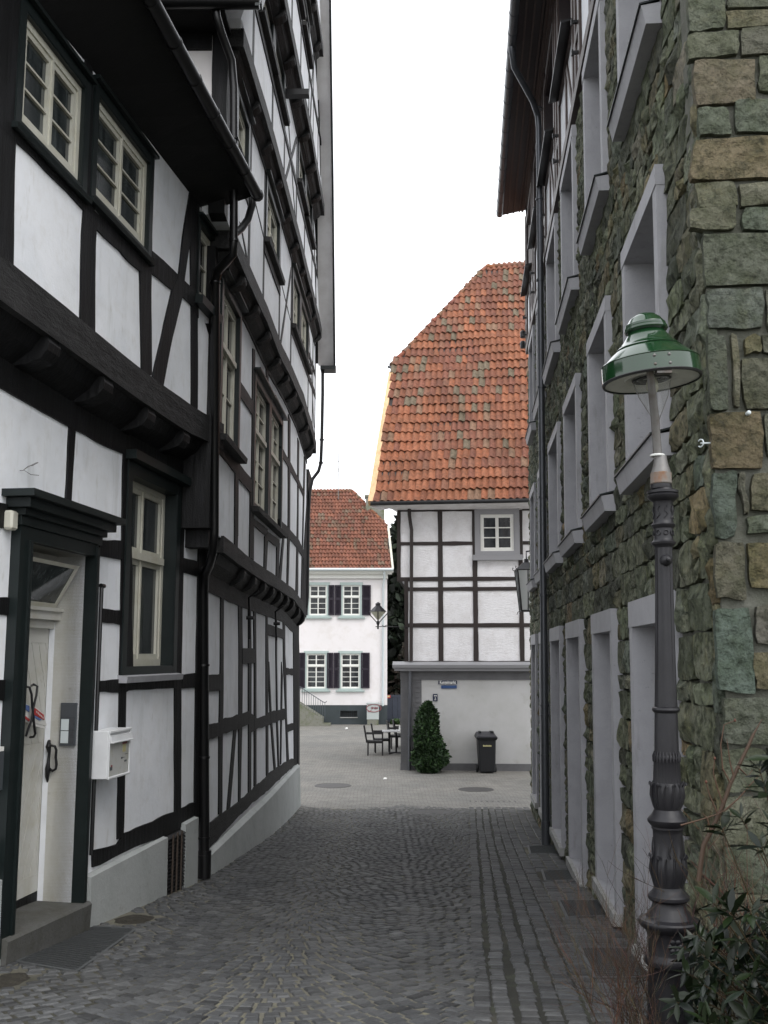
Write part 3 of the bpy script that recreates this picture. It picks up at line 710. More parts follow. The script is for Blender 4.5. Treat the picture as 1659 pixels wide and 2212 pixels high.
mb.hexa([Pq(sl0 + .04, .09, .018), Pq(sl1 - .04, .09, .018), Pq(sl1 - .04, .09, .010), Pq(sl0 + .04, .09, .010), Pq(sl0 + .04, .93, .018), Pq(sl1 - .04, .93, .018), Pq(sl1 - .04, .93, .010), Pq(sl0 + .04, .93, .010)])
mb.build('pane', M['glass_dim'], dfo)
# leaf with diagonal boards
mb = MB(); zb = AL.q('e', 260, 1555, -D)[1]
mb.fbox(AL, fl, fr, dvb - .06, lt, -D - .10, -D - .073)
mb.fbox(AL, fl, fl + .07, zb, lt, -D - .08, -D - .055); mb.fbox(AL, fr - .075, fr - .004, zb, lt, -D - .08, -D - .055); mb.fbox(AL, fl + .07, fr - .075, lt - .12, lt, -D - .08, -D - .055); mb.fbox(AL, fl + .07, fr - .075, zb, zb + .14, -D - .08, -D - .055)
leaf = mb.build('door', M['doorcream'], A); leaf['label'] = 'cream door leaf with slanting boards'
mb = MB(); mb.fbox(AL, fl, fr, dvb - .10, zb - .004, -D - .08, -D - .050); mb.build('kick_board', M['timber'], leaf)
def clip(poly, nx, ny, c):
    out = []
    for i in range(len(poly)):
        a, b = poly[i], poly[(i + 1) % len(poly)]; da = a[0] * nx + a[1] * ny - c; db = b[0] * nx + b[1] * ny - c
        if da <= 0: out.append(a)
        if da * db < 0: t = da / (da - db); out.append((a[0] + (b[0] - a[0]) * t, a[1] + (b[1] - a[1]) * t))
    return out
mid = (zb + .14 + lt - .12) / 2 + .12
for zone, sg in (((zb + .14, mid), 1), ((mid, lt - .12), -1)):
    for k in range(-30, 40):
        s_ = .115; rect = [(fl + .075, zone[0] + .001), (fr - .08, zone[0] + .001), (fr - .08, zone[1] - .001), (fl + .075, zone[1] - .001)]
        nx, ny = .93, -.37 * sg; c0 = k * s_ + (fl + .09) * nx + mid * ny
        pl = clip(clip(rect, nx, ny, c0 + s_ - .009), -nx, -ny, -c0)
        if len(pl) >= 3: mb = MB(); mb.prism(AL, pl, -D - .075, -D - .058); mb.build('board', M['doorcream'], leaf)
# door furniture
mb = MB(); hx = lambda x, y, o=0.0: AL.P(*AL.q('q', x, y, -D + o), -D + o)
mb.tube([hx(935, 1080, 0), hx(920, 1200, .01), hx(935, 1320, .01), hx(918, 1500, .01), hx(905, 1620, .01), hx(898, 1760, .0), hx(905, 1900, -.01)], [.013, .024, .012, .014, .022, .018, .006], 8)
mb.tube([hx(940, 1170, .01), hx(990, 1180, .06), hx(1040, 1190, .075), hx(1070, 1260, .08), hx(1060, 1400, .08), hx(1075, 1540, .08), hx(1060, 1620, .075), hx(1000, 1660, .05), hx(930, 1610, .01)], .011, 8)
mb.build('door_handle', M['blackpaint'], leaf, smooth=50)
mb = MB()
mb.tube([hx(500, 60, .03), hx(560, 70, .05), hx(600, 200, .06), hx(610, 400, .06), hx(640, 700, .06), hx(670, 950, .06), hx(640, 1010, .04), hx(570, 1020, 0)], .010, 8)
mb.tube([hx(600, 40, .0), hx(640, 15, .06), hx(710, 50, .08), hx(690, 230, .08), hx(640, 430, .075), hx(600, 700, .06), hx(540, 850, .05), hx(490, 1000, .03)], .010, 8)
mb.build('pull_handle', M['blackpaint'], leaf, smooth=50)
nw = thing('newspaper', 'folded newspaper with red and blue print pushed through the black door pull', 'newspaper', hx(600, 700, .05))
for (pts, mt, o0, nm) in (([(480, 380), (690, 450), (840, 590), (890, 800), (660, 745), (480, 700)], 'paper', .02, 'fold'), ([(480, 640), (660, 740), (880, 830), (850, 860), (640, 800), (480, 720)], 'paper', .015, 'fold'),
                          ([(655, 455), (835, 590), (848, 690), (655, 590)], 'red', .029, 'print'), ([(655, 600), (790, 680), (760, 700), (655, 640)], 'blueprint', .029, 'print'), ([(485, 395), (560, 420), (560, 540), (485, 480)], 'blueprint', .029, 'print'), ([(480, 610), (570, 680), (560, 720), (480, 660)], 'red', .029, 'print')):
    mb = MB(); q0 = [AL.q('q', x, y, -D + o0) for x, y in pts]; mb.prism(AL, q0, -D + o0 - .012, -D + o0); mb.build(nm, M[mt], nw)
for k in range(5):
    mb = MB(); cx_ = 690 + k * 30; cy_ = 515 + k * 27
    q0 = [AL.q('q', x, y, -D + .031) for x, y in ((cx_, cy_), (cx_ + 16, cy_ + 12), (cx_ + 18, cy_ + 48), (cx_ + 2, cy_ + 34))]; mb.prism(AL, q0, -D + .028, -D + .0315); mb.build('letter', M['paper'], nw)
# step
stp = thing('door_step', 'worn grey stone step under the cream door', 'step', AL.P(du0, gz(8)))
s0 = AL.q('e', 60, 1890, .12)[0]; s1 = AL.q('e', 700, 1600, .12)[0]; sz0 = AL.q('e', 60, 1890, .12)[1]; sz1 = AL.q('e', 690, 1605, .12)[1]
mb = MB(); P = AL.P; g0, g1 = gz(P(s0, 0).y) - .1, gz(P(s1, 0).y) - .1
nS = 12
for i in range(nS):
    a = s0 + (s1 - s0) * i / nS; b = s0 + (s1 - s0) * (i + 1) / nS
    def zt_(u): return sz0 + (sz1 - sz0) * (u - s0) / (s1 - s0) + .004 * noise.noise(Vector((u * 5, 1, 0)))
    def nf(u): return .12 + .010 * noise.noise(Vector((u * 6, 4, 0)))
    za, zb_ = zt_(a), zt_(b)
    mb.add([P(a, g0, nf(a) - .015), P(b, g1, nf(b) - .015), P(b, zb_ - .02, nf(b)), P(a, za - .02, nf(a)), P(b, zb_, nf(b) - .02), P(a, za, nf(a) - .02), P(b, zb_ + .01, -D - .1), P(a, za + .01, -D - .1), P(a, g0, -D - .1), P(b, g1, -D - .1)],
           [(0, 1, 2, 3), (3, 2, 4, 5), (5, 4, 6, 7)] + ([(0, 3, 5, 7, 8)] if i == 0 else []) + ([(1, 9, 6, 4, 2)] if i == nS - 1 else []))
mb.build('slab', M['step'], stp)
# intercom, on the right reveal
ic = thing('intercom', 'grey metal door intercom panel with two bell-name plates beside the cream door', 'intercom', AL.P(du1, 2.5, -.15))
RV = Fac(AL.P(du1 - .0, 0, -D), AL.n, -AL.d)          # the reveal plane, facing the doorway
i0 = RV.q('e', 470, 90); i1 = RV.q('e', 590, 85); iz = RV.q('e', 470, 415)[1]
iu0 = RV.q('e', 465, 250)[0]; iu1 = RV.q('e', 585, 250)[0]
mb = MB(); mb.fbox(RV, iu0, iu1, iz, i0[1], 0, .02); mb.fbox(RV, iu0 + .01, iu1 - .01, iz + (i0[1] - iz) * .66, i0[1] - .012, .02, .024); mb.build('panel', M['intercom'], ic)
for a, b in ((.06, .34), (.36, .62)):
    mb = MB(); mb.fbox(RV, iu0 + .01, iu0 + (iu1 - iu0) * .55, iz + (i0[1] - iz) * a, iz + (i0[1] - iz) * b, .02, .024); mb.build('name_plate', M['lightzinc'], ic)
    mb = MB(); mb.fbox(RV, iu0 + (iu1 - iu0) * .62, iu1 - .012, iz + (i0[1] - iz) * a, iz + (i0[1] - iz) * b, .02, .026); mb.build('bell_button', M['zinc'], ic)
# mailbox
mbx = thing('mailbox', 'white wall mailbox with a greyed scratched door beside the black door post', 'mailbox', AL.P(AL.q('o', 540, 1500, .2)[0], 2.0, .02))
m0 = AL.q('o', 560, 1200, .20)[0]; m1 = AL.q('o', 1150, 1200, .20)[0]; mzt = AL.q('o', 560, 520, .20)[1]; mzb = AL.q('o', 540, 1850, .20)[1]
mn0, mn1 = .02, .20
mb = MB(); mb.fbox(AL, m0, m1, mzb, mzt, mn0, mn1)
for a in ((m0, m0 + .02, mzb, mzt, mn1, mn1 + .014), (m1 - .02, m1, mzb, mzt, mn1, mn1 + .014), (m0, m1, mzb - .004, mzb + .018, mn1, mn1 + .018), (m0, m1, mzt - .02, mzt + .004, mn1, mn1 + .02)): mb.fbox(AL, *a)
bx_ = mb.build('body', M['mailwhite'], mbx); bx_.modifiers.new('bevel', 'BEVEL').width = .005
mh = mzt - mzb
mb = MB(); mb.fbox(AL, m0 + .022, m1 - .022, mzb + .02, mzb + mh * .74, mn1, mn1 + .005); mb.build('front_door', M['maildoor'], mbx)
mb = MB(); mb.hexa([AL.P(m0 + .02, mzb + mh * .75, mn1 + .03), AL.P(m1 + .005, mzb + mh * .75, mn1 + .03), AL.P(m1 + .005, mzb + mh * .75, mn1), AL.P(m0 + .02, mzb + mh * .75, mn1), AL.P(m0 + .02, mzb + mh * .90, mn1 + .02), AL.P(m1 + .005, mzb + mh * .90, mn1 + .02), AL.P(m1 + .005, mzb + mh * .90, mn1), AL.P(m0 + .02, mzb + mh * .90, mn1)])
mb.build('flap', M['mailwhite'], mbx)
mb = MB(); mb.fbox(AL, m0 + .01, m1, mzb + mh * .745, mzb + mh * .765, mn1 + .03, mn1 + .045); mb.build('flap_handle', M['mailwhite'], mbx)
def mk(nm, mt, a, b, c, d): mb = MB(); mb.fbox(AL, m0 + (m1 - m0) * a, m0 + (m1 - m0) * b, mzb + mh * c, mzb + mh * d, mn1 + .004, mn1 + .0075); mb.build(nm, M[mt], mbx)
mk('tape_patch', 'maroon', .64, .86, .67, .715); mk('tape_patch', 'yellowtape', .66, .80, .50, .67); mk('scratch', 'intercom', .60, .66, .36, .40); mk('scratch', 'intercom', .66, .76, .375, .385); mk('scratch', 'intercom', .78, .90, .44, .45)
mk('sticker', 'intercom', .10, .20, .17, .24); mk('sticker', 'maroon', .14, .20, .23, .28); mk('sticker', 'intercom', .76, .86, .28, .32)
# sign board at the left edge
sg = thing('notice_board', 'white-framed dark notice board at the left edge beside the door', 'notice', AL.P(AL.q('e', 0, 600, .03)[0], 1.8, .03))
n0_, n1_ = AL.q('e', -160, 600, .03)[0], AL.q('e', 38, 600, .03)[0]; nz1 = AL.q('e', 20, 425, .03)[1]; nz0 = AL.q('e', 5, 755, .03)[1]
mb = MB(); mb.fbox(AL, n0_, n1_, nz0, nz1, .001, .03); mb.build('frame', M['white_paint'], sg)
mb = MB(); mb.fbox(AL, n0_ + .03, n1_ - .025, nz0 + .0, nz1 - .03, .03, .033); mb.build('panel', M['intercom'], sg)
# white cable box beside cornice
cbx = AL.q('f', 110, 240, .06)
mb = MB(); mb.fbox(AL, cbx[0] - .05, cbx[0] + .05, cbx[1] - .07, cbx[1] + .07, .001, .075)
o = mb.build('cable_box', M['cream'], None, loc=AL.P(cbx[0], cbx[1], 0)); o.modifiers.new('bevel', 'BEVEL').width = .015
tag(o, 'small cream cable box on the beam left of the door cornice', 'cable box')
# thin pipe right of the door surround
tu = AL.q('f', 812, 1200, .06)
mb = MB(); mb.tube([AL.P(tu[0], AL.q('f', 812, 770, .06)[1], .06), AL.P(tu[0], AL.q('e', 690, 1250, .06)[1], .06)], .018, 8); mb.tube([AL.P(tu[0] - .02, AL.q('f', 812, 770, .06)[1], .06), AL.P(tu[0] + .05, AL.q('f', 812, 770, .06)[1], .06)], .02, 8)
tag(mb.build('vent_pipe', M['pipe_black'], None, smooth=40, loc=AL.P(tu[0], 1.2, .06)), 'thin black pipe beside the right door post, behind the mailbox', 'pipe')
# bent wire on the wall
wp = [AL.P(*AL.q('a', x, y, .02 + o), .02 + o) for x, y, o in ((150, 1918, -.02), (175, 1918, .02), (215, 1885, .03), (250, 1880, .04), (290, 1858, .03), (270, 1862, .02), (225, 1885, .03), (180, 1915, .02), (235, 1950, .03), (296, 1955, .03))]
mb = MB(); mb.tube(wp, .0025, 5); tag(mb.build('bent_wire', M['lampgrey'], None, loc=wp[0]), 'bent thin wire sticking out of the white wall above the door cornice', 'wire')
# ---- upper storey
b_ = 'b'
UA = AU.q('a', 1615, 1300)[0]
zs = pwl([AU.q(b_, *p) for p in ((260, 0), (450, 240), (635, 450), (1120, 1050), (1435, 1460))])      # wall top at the eaves boards
hU = []
def win_px(F, par, l, r, t, bt, rt, rb, tg=None, **k):
    """window from: left x/right x sample points, top and bottom heights"""
    u0, u1 = F.q(*l)[0], F.q(*r)[0]; v1 = (F.q(*t)[1]); v0 = F.q(*bt)[1]
    return window(F, u0, u1, v0, v1, par, **k)
hU.append(win_px(AU, A, (b_, 100, 700), (b_, 655, 1000), (b_, 640, 600), (b_, 660, 1530), 0, 0, cas=.085, depth=.03, rows=3, fw=.055, sash=.045, cornice=(.02, .035, .07), sill=(.03, .05, .06, 'darkpaint'), glass='glass_dim', label='wide cream window of six panes'))
hU.append(win_px(AU, A, (b_, 685, 1100), (b_, 1145, 1500), (b_, 1110, 1150), (b_, 1120, 1975), 0, 0, cas=.085, depth=.03, rows=3, fw=.055, sash=.045, cornice=(.02, .035, .07), sill=(.03, .05, .06, 'darkpaint'), glass='glass_dim'))
hU.append(win_px(AU, A, (a_, 1490, 400), (a_, 1625, 400), (a_, 1560, 60), (a_, 1560, 670), 0, 0, cas=.05, depth=.05, rows=2, cols=1, fw=.05, sash=.04, cornice=(.02, .035, .07), sill=(.05, .10, .10, 'darkpaint'), glass='glass'))
mb = MB(); USu = AU.uv(-260, 700)[0]
wall(mb, AU, USu, UA, lambda u: zA(u) - .02, lambda u: zs(u), hU, -.25, 0, cutsA); mb.build('wall', M['plaster'], A)
T(AU, A, 'post', (b_, -60, -100), (b_, 160, 0), (b_, 105, 900), (b_, 95, 1300), (b_, 88, 1960), (a_, 85, 400), (a_, -40, 330), (b_, -60, 900))
T(AU, A, 'post', (b_, 640, 440), (b_, 690, 520), (b_, 700, 1550), (b_, 722, 1740), (a_, 715, 200), (a_, 710, 880), (a_, 718, 940), (a_, 600, 850), (a_, 608, 300), (b_, 625, 1620), (b_, 635, 1500))
T(AU, A, 'post', (b_, 1145, 1120), (b_, 1150, 1130), (b_, 1143, 2100), (a_, 1140, 700), (a_, 1145, 1195), (a_, 1068, 1170), (a_, 1052, 370), (a_, 1140, 340))
T(AU, A, 'rail', (b_, 100, 975), (b_, 690, 1590), (b_, 1130, 2010), (a_, 1140, 330), (a_, 1145, 250), (a_, 1345, 430), (a_, 1390, 470), (a_, 1440, 520), (a_, 1500, 590), (a_, 1500, 760), (a_, 1440, 660), (a_, 1365, 585), (a_, 1290, 540), (a_, 1140, 420), (a_, 1050, 400), (a_, 720, 80), (b_, 620, 1595), (b_, 108, 1080), amp=.012)
T(AU, A, 'brace', (b_, 1437, 1450), (b_, 1490, 1540), (a_, 1440, 130), (a_, 1410, 330), (a_, 1380, 570), (a_, 1300, 900), (a_, 1228, 1280), (a_, 1150, 1210), (a_, 1240, 800), (a_, 1300, 540), (a_, 1350, 420), (a_, 1380, 150), n1=.02)
T(AU, A, 'post', (b_, 1440, 1480), (b_, 1510, 1560), (a_, 1500, 300), (a_, 1497, 700), (a_, 1495, 1450), (a_, 1447, 1430), (a_, 1447, 660), (a_, 1440, 200), (b_, 1438, 1800), n1=.012)
T(AU, A, 'post', (a_, 1560, 800), (a_, 1625, 800), (a_, 1625, 1540), (a_, 1616, 1530), (a_, 1590, 900))
# ---- eaves: soffit, gutter, roof
ue = UA + .12
ov = .56
zg = pwl([(AU.q('V', 550, 432, ov)[0], AU.q('V', 550, 432, ov)[1]), (AU.q('V', 310, 0, ov)[0], AU.q('V', 310, 0, ov)[1])])
ug = AU.q('V', 548, 432, ov)[0]
mb = MB(); P = AU.P
us_ = [USu + (ug - USu) * i / 10 for i in range(11)]
for a, b in zip(us_, us_[1:]):
    mb.hexa([P(a, zg(a) + .03, ov), P(b, zg(b) + .03, ov), P(b, zs(b) - .01, -.05), P(a, zs(a) - .01, -.05), P(a, zg(a) + .07, ov), P(b, zg(b) + .07, ov), P(b, zs(b) + .06, -.05), P(a, zs(a) + .06, -.05)])
mb.build('soffit', M['blacksoff'], A)
pitch = math.radians(50); mb = MB()
for a, b in zip(us_, us_[1:]):
    q = lambda u, n_, dz: P(u, zg(u) + .10 + dz + (ov - n_) * math.tan(pitch), n_)
    mb.hexa([q(a, ov, 0), q(b, ov, 0), q(b, -5, 0), q(a, -5, 0), q(a, ov, .06), q(b, ov, .06), q(b, -5, .06), q(a, -5, .06)])
rfA = mb.build('roof', M['tile'], A)
mb = MB(); mb.tube([P(u, zg(u) + .02, ov + .05) for u in us_], .065, 10)
for k in range(14):
    u = ug - .05 - k * .55
    if u > USu: mb.tube([P(u - .012, zg(u) + .02, ov + .05), P(u + .012, zg(u) + .02, ov + .05)], .072, 10)
mb.build('gutter', M['pipe_black'], A, smooth=40)
mb = MB()                                   # solid body behind the fronts
mb.prism(AL, [(US, -.2), (UE - .02, -.2), (UE - .02, 4.2), (US, 4.2)], -4.5, -.6); mb.build('inner_walls', M['plaster_warm'], A)
# ================================================================== HOUSE B (tall, gable to the lane)
B = thing('half_timbered_house', 'tall jettied black-and-white half-timbered house with storey over storey leaning towards the lane', 'house', (B0.P(0, gz(12)).x - .3, 16, 0))
FE = 9.8
def const(v): return lambda u: v
zJ1 = pwl([B1.q('g', *p) for p in ((330, 410), (700, 715), (1100, 990), (1340, 1160), (1480, 1370))])
zJ2 = pwl([(-1.3, 7.97), (0.5, 8.0), (1.9, 8.06), (3.3, 7.98), (5.2, 8.05), (6.9, 8.08), (8.7, 7.93), (9.8, 7.72)])
zJ3 = pwl([(-1.3, 10.18), (1.5, 10.38), (4.7, 10.36), (7.7, 10.32), (9.6, 10.2)])
zJ4 = pwl([(-1.0, 12.25), (2, 12.35), (5, 12.4), (8, 12.3)])
zJ5 = pwl([(0, 14.5), (6, 14.55)])
cutsB = [-1.3 + i * .7 for i in range(18)]
# storey walls
hB = {k: [] for k in range(6)}
wk = dict(casmat='darkpaint', fw=.05, sash=.04)
def bw(F, lvl, u0, u1, z0, z1, **k):
    kk = dict(cas=.11, depth=.05, casn=.03 if lvl < 2 else .02, rows=2, cornice=(.05, .03, .11 if lvl < 2 else .075), sill=(.06, .08, .12 if lvl < 2 else .085, 'beam')); kk.update(wk); kk.update(k)
    hB[lvl].append(window(F, u0, u1, z0, z1, B, **kk))
bw(B1, 1, -.42, .98, 5.66, 7.62, rows=2, trans=.62, rows2=1, label='tall cream window beside the black downpipe')
bw(B1, 1, 2.22, 3.84, 5.2, 7.18, rows=3, trans=.62, rows2=2, label='left half of a coupled cream window pair')
bw(B1, 1, 3.87, 5.46, 5.2, 7.2, rows=3, trans=.62, rows2=2)
bw(B2, 2, -.72, .28, 9.0, 9.90, cols=1); bw(B2, 2, 1.8, 3.42, 9.0, 9.98); bw(B2, 2, 5.15, 6.42, 8.85, 9.92); bw(B2, 2, 6.5, 8.05, 8.85, 9.92)
bw(B3, 3, .0, 1.36, 11.30, 12.05); bw(B3, 3, 1.4, 2.66, 11.28, 12.05); bw(B3, 3, 4.65, 5.86, 11.28, 12.05); bw(B3, 3, 5.95, 7.3, 11.2, 12.05)
bw(B4, 4, 3.5, 4.66, 13.45, 14.2); bw(B4, 4, 2.15, 3.25, 13.45, 14.2)
def lvl(F, k, u0, u1, lo, hi, parent=B):
    mb = MB(); wall(mb, F, u0, u1, lo, hi, hB[k], -.25, 0, cutsB); mb.build('wall', M['plaster'], parent)
lvl(B0, 0, -.05, FE, lambda u: gz(12 + u) - .3, lambda u: zJ1(u) - .3)
lvl(B1, 1, -.75, FE, lambda u: zJ1(u) - .02, lambda u: zJ2(u) - .3)
lvl(B2, 2, -1.3, FE, lambda u: zJ2(u) - .02, lambda u: zJ3(u) - .27)
GA = 1.257
def gab(u, e0=10.3, e1=9.6): return min(e0 + (u + 1.3) * GA, e1 + (FE - u) * GA)
lvl(B3, 3, -1.3, FE - .0, lambda u: zJ3(u) - .02, lambda u: max(min(zJ4(u) - .27, gab(u)), zJ3(u) - .01))
lvl(B4, 4, .2, 7.75, lambda u: zJ4(u) - .02, lambda u: max(min(zJ5(u) - .25, gab(u)), zJ4(u) - .01))
lvl(B5, 5, 2.3, 5.9, lambda u: zJ5(u) - .02, lambda u: max(gab(u), zJ5(u) - .01))
jetty(B0, B1, zJ1, -.02, FE + .02, .20, B, sp=.98, first=B0.q('g', 600, 1100)[0] - .98, jw=.16, jh=.2, ph=.22, plate='beam')
jetty(B1, B2, zJ2, -.85, FE + .02, .24, B, sp=1.15, first=.1, jw=.17, jh=.16, ph=.05, plate='beam')
jetty(B2, B3, zJ3, -1.3, 9.5, .22, B, sp=1.15, first=.1, jw=.17, jh=.14, ph=.03, plate='beam')
jetty(B3, B4, zJ4, -.6, 7.9, .22, B, sp=1.15, first=.1, jw=.17, jh=.14, ph=.03, plate='beam')
jetty(B4, B5, zJ5, 1.6, 5.9, .20, B, sp=1.15, first=2, jw=.17, jh=.13, ph=.03, plate='beam')
# ground storey timbers
def TB(F, name, *p, **k): return timber(F, list(p), B, name, **k)
g, h, i_ = 'g', 'h', 'i'
TB(B0, 'post', (g, 290, 1150), (g, 330, 1160), (h, 326, 400), (h, 315, 1050), (h, 306, 2212), (h, 255, 2212), (h, 262, 1080), (h, 282, 0))
TB(B0, 'post', (g, 545, 1270), (g, 598, 1290), (g, 610, 2100), (h, 600, 900), (h, 576, 2010), (h, 547, 2040), (h, 550, 960), (g, 553, 2000))
TB(B0, 'post', (g, 690, 1340), (g, 726, 1350), (h, 733, 0), (h, 727, 1900), (h, 690, 1920), (h, 690, 0))
TB(B0, 'post', (g, 763, 1380), (g, 795, 1390), (h, 803, 0), (h, 804, 1780), (h, 774, 1800), (h, 775, 0))
TB(B0, 'post', (g, 948, 1460), (g, 972, 1470), (g, 975, 1820), (h, 985, 0), (h, 978, 700), (h, 982, 1640), (h, 952, 1650), (h, 945, 0))
TB(B0, 'post', (g, 1083, 1530), (g, 1106, 1540), (h, 1105, 0), (h, 1120, 900), (h, 1140, 1500), (h, 1122, 1520), (h, 1100, 900), (h, 1090, 0))
TB(B0, 'brace', (h, 975, 0), (h, 992, 0), (h, 1030, 800), (h, 1088, 1545), (h, 1065, 1560), (h, 1008, 800))
TB(B0, 'brace', (h, 1172, 0), (h, 1190, 200), (h, 1178, 860), (h, 1168, 1480), (h, 1155, 1490), (h, 1160, 900))
TB(B0, 'brace', (h, 478, 990), (h, 516, 985), (h, 425, 2110), (h, 380, 2140))
TB(B0, 'post', (g, 1193, 1590), (g, 1224, 1600), (g, 1225, 2100), (h, 1238, 80), (h, 1250, 800), (h, 1282, 1420), (h, 1250, 1440), (h, 1232, 800), (h, 1200, 60), (g, 1198, 2000))
TB(B0, 'corner_post', (g, 1345, 1680), (g, 1420, 1700), (h, 1432, 0), (h, 1432, 1490), (h, 1355, 1495), (h, 1345, 0))
TB(B0, 'rail', (h, 100, 185), (h, 285, 175), (h, 280, 415), (h, 100, 432))
TB(B0, 'rail', (h, 100, 915), (h, 270, 872), (h, 330, 828), (h, 555, 772), (h, 600, 750), (h, 690, 715), (h, 690, 905), (h, 600, 945), (h, 545, 982), (h, 330, 1035), (h, 265, 1077), (h, 100, 1130), amp=.012)
TB(B0, 'rail', (h, 690, 715), (h, 800, 818), (h, 950, 775), (h, 1010, 715), (h, 1235, 680), (h, 1237, 822), (h, 1050, 885), (h, 955, 930), (h, 808, 975), (h, 690, 1050), amp=.01)
TB(B0, 'rail', (h, 1245, 912), (h, 1350, 885), (h, 1350, 983), (h, 1250, 1022))
TB(B0, 'rail', (g, 598, 2015), (g, 790, 2022), (h, 790, 20), (h, 598, 30), n1=.02)
TB(B0, 'rail', (g, 970, 1665), (g, 1205, 1747), (g, 1205, 1885), (g, 970, 1818))
TB(B0, 'rail', (h, 1236, 88), (h, 1350, 105), (h, 1350, 197), (h, 1236, 180))
TB(B0, 'sill_beam', (h, 120, 2330), (h, 315, 2200), (h, 550, 2025), (h, 690, 1895), (h, 860, 1755), (h, 1060, 1565), (h, 1280, 1425), (h, 1360, 1400), (h, 1360, 1500), (h, 1270, 1585), (h, 1160, 1680), (h, 990, 1850), (h, 780, 2020), (h, 545, 2235), (h, 120, 2700), amp=.014, mat=M['beam'])
offb = .07
pzB = pwl([B0.uv(*V('h', x, y), offb) for x, y in ((780, 2212), (1000, 2000), (1460, 1492))])
uu = [.05 + k * (FE + .1 - .05) / 8 for k in range(9)]
mb = MB(); P = B0.P
for k, (a, b) in enumerate(zip(uu, uu[1:])):
    za, zb_ = pzB(a), pzB(b); ga, gb = gz(12 + a) - .2, gz(12 + b) - .2
    mb.add([P(a, ga, offb + .04), P(b, gb, offb + .04), P(b, zb_, offb), P(a, za, offb), P(b, zb_ + .09, -.05), P(a, za + .09, -.05), P(a, ga, -.1), P(b, gb, -.1)],
           [(0, 1, 2, 3), (3, 2, 4, 5)] + ([(0, 3, 5, 6)] if k == 0 else []) + ([(1, 7, 4, 2)] if k == 7 else []))
mb.build('plinth', M['plinth'], B)
# iron stays on the ground floor wall
for (x, y0, y1, tg0, tg1) in ((712, 1180, 1880, 'g', 'g'), (1095, 1400, 1900, 'g', 'g')):
    a = B0.q(tg0, x, y0, .06); b = B0.q(tg1, x + 12, y1, .05); mb = MB(); mb.tube([B0.P(a[0], a[1], .2), B0.P(a[0], a[1] - .1, .06), B0.P(b[0], b[1], .05)], .018, 6)
    c = B0.q('g', x + 30, 1575 if x < 900 else 1660, .12); mb.tube([B0.P(c[0], c[1], .05), B0.P(c[0], c[1], .16)], .03, 6)
    mb.build('iron_stay', M['blackpaint'], B, smooth=40)
# first floor timbers
TB(B1, 'post', (g, 490, -40), (g, 540, -30), (g, 530, 560), (g, 487, 530))
TB(B1, 'post', (i_, 425, 1450), (i_, 465, 1490), (i_, 462, 2230), (i_, 418, 2230))
TB(B1, 'post', (i_, 645, -100), (i_, 672, -80), (i_, 672, 200), (i_, 660, 1500), (g, 765, 0), (g, 765, 740), (g, 703, 700), (g, 712, 60), (i_, 612, 1700), (i_, 630, 1500), (i_, 640, 700))
TB(B1, 'post', (g, 960, 330), (g, 975, 440), (g, 950, 880), (g, 915, 860), (g, 925, 400))
TB(B1, 'post', (g, 1130, 450), (g, 1145, 500), (g, 1125, 1010), (g, 1092, 985), (g, 1100, 560))
TB(B1, 'brace', (g, 1195, 340), (g, 1215, 350), (g, 1165, 1020), (g, 1130, 1000))
TB(B1, 'post', (i_, 1090, 720), (i_, 1114, 800), (i_, 1108, 2212), (g, 1268, 1130), (g, 1248, 1110), (i_, 1086, 2000))
TB(B1, 'post', (i_, 1206, 1010), (i_, 1224, 1060), (g, 1420, 0), (g, 1412, 1240), (g, 1378, 1210), (g, 1405, 0))
TB(B1, 'post', (i_, 1288, 1240), (i_, 1300, 1280), (g, 1480, 700), (g, 1480, 1360), (g, 1455, 1330), (g, 1470, 700))
TB(B1, 'corner_post', (i_, 1345, 1400), (i_, 1375, 1500), (g, 1560, 800), (g, 1540, 1420), (g, 1478, 1380), (g, 1490, 700))
TB(B1, 'rail', (i_, 466, 275), (i_, 655, 570), (i_, 650, 735), (i_, 466, 470))
TB(B1, 'rail', (i_, 150, 950), (i_, 270, 1130), (i_, 466, 1320), (i_, 630, 1535), (i_, 622, 1695), (i_, 462, 1515), (i_, 430, 1450), (i_, 275, 1262), (i_, 150, 1120))
TB(B1, 'rail', (i_, 998, 1115), (i_, 1090, 1270), (i_, 1205, 1500), (i_, 1292, 1690), (i_, 1288, 1765), (i_, 1200, 1570), (i_, 1086, 1370), (i_, 1000, 1225))
TB(B1, 'rail', (g, 755, 125), (g, 970, 290), (g, 960, 410), (g, 925, 370), (g, 758, 232))
TB(B1, 'rail', (g, 965, 320), (g, 1140, 455), (g, 1130, 570), (g, 968, 440))
TB(B1, 'rail', (g, 1145, 145), (g, 1270, 270), (g, 1420, 440), (g, 1495, 610), (g, 1488, 715), (g, 1400, 565), (g, 1290, 430), (g, 1148, 270))
TB(B1, 'post', (i_, 645, 150), (i_, 668, 160), (i_, 668, 205), (i_, 645, 190))
TB(B1, 'post', (i_, 810, 60), (i_, 835, 190), (i_, 850, 440), (i_, 820, 400))
bar(B1, -.90, -.70, 4.5, 7.75, B, 'corner_post', n0=-.42, n1=.03)
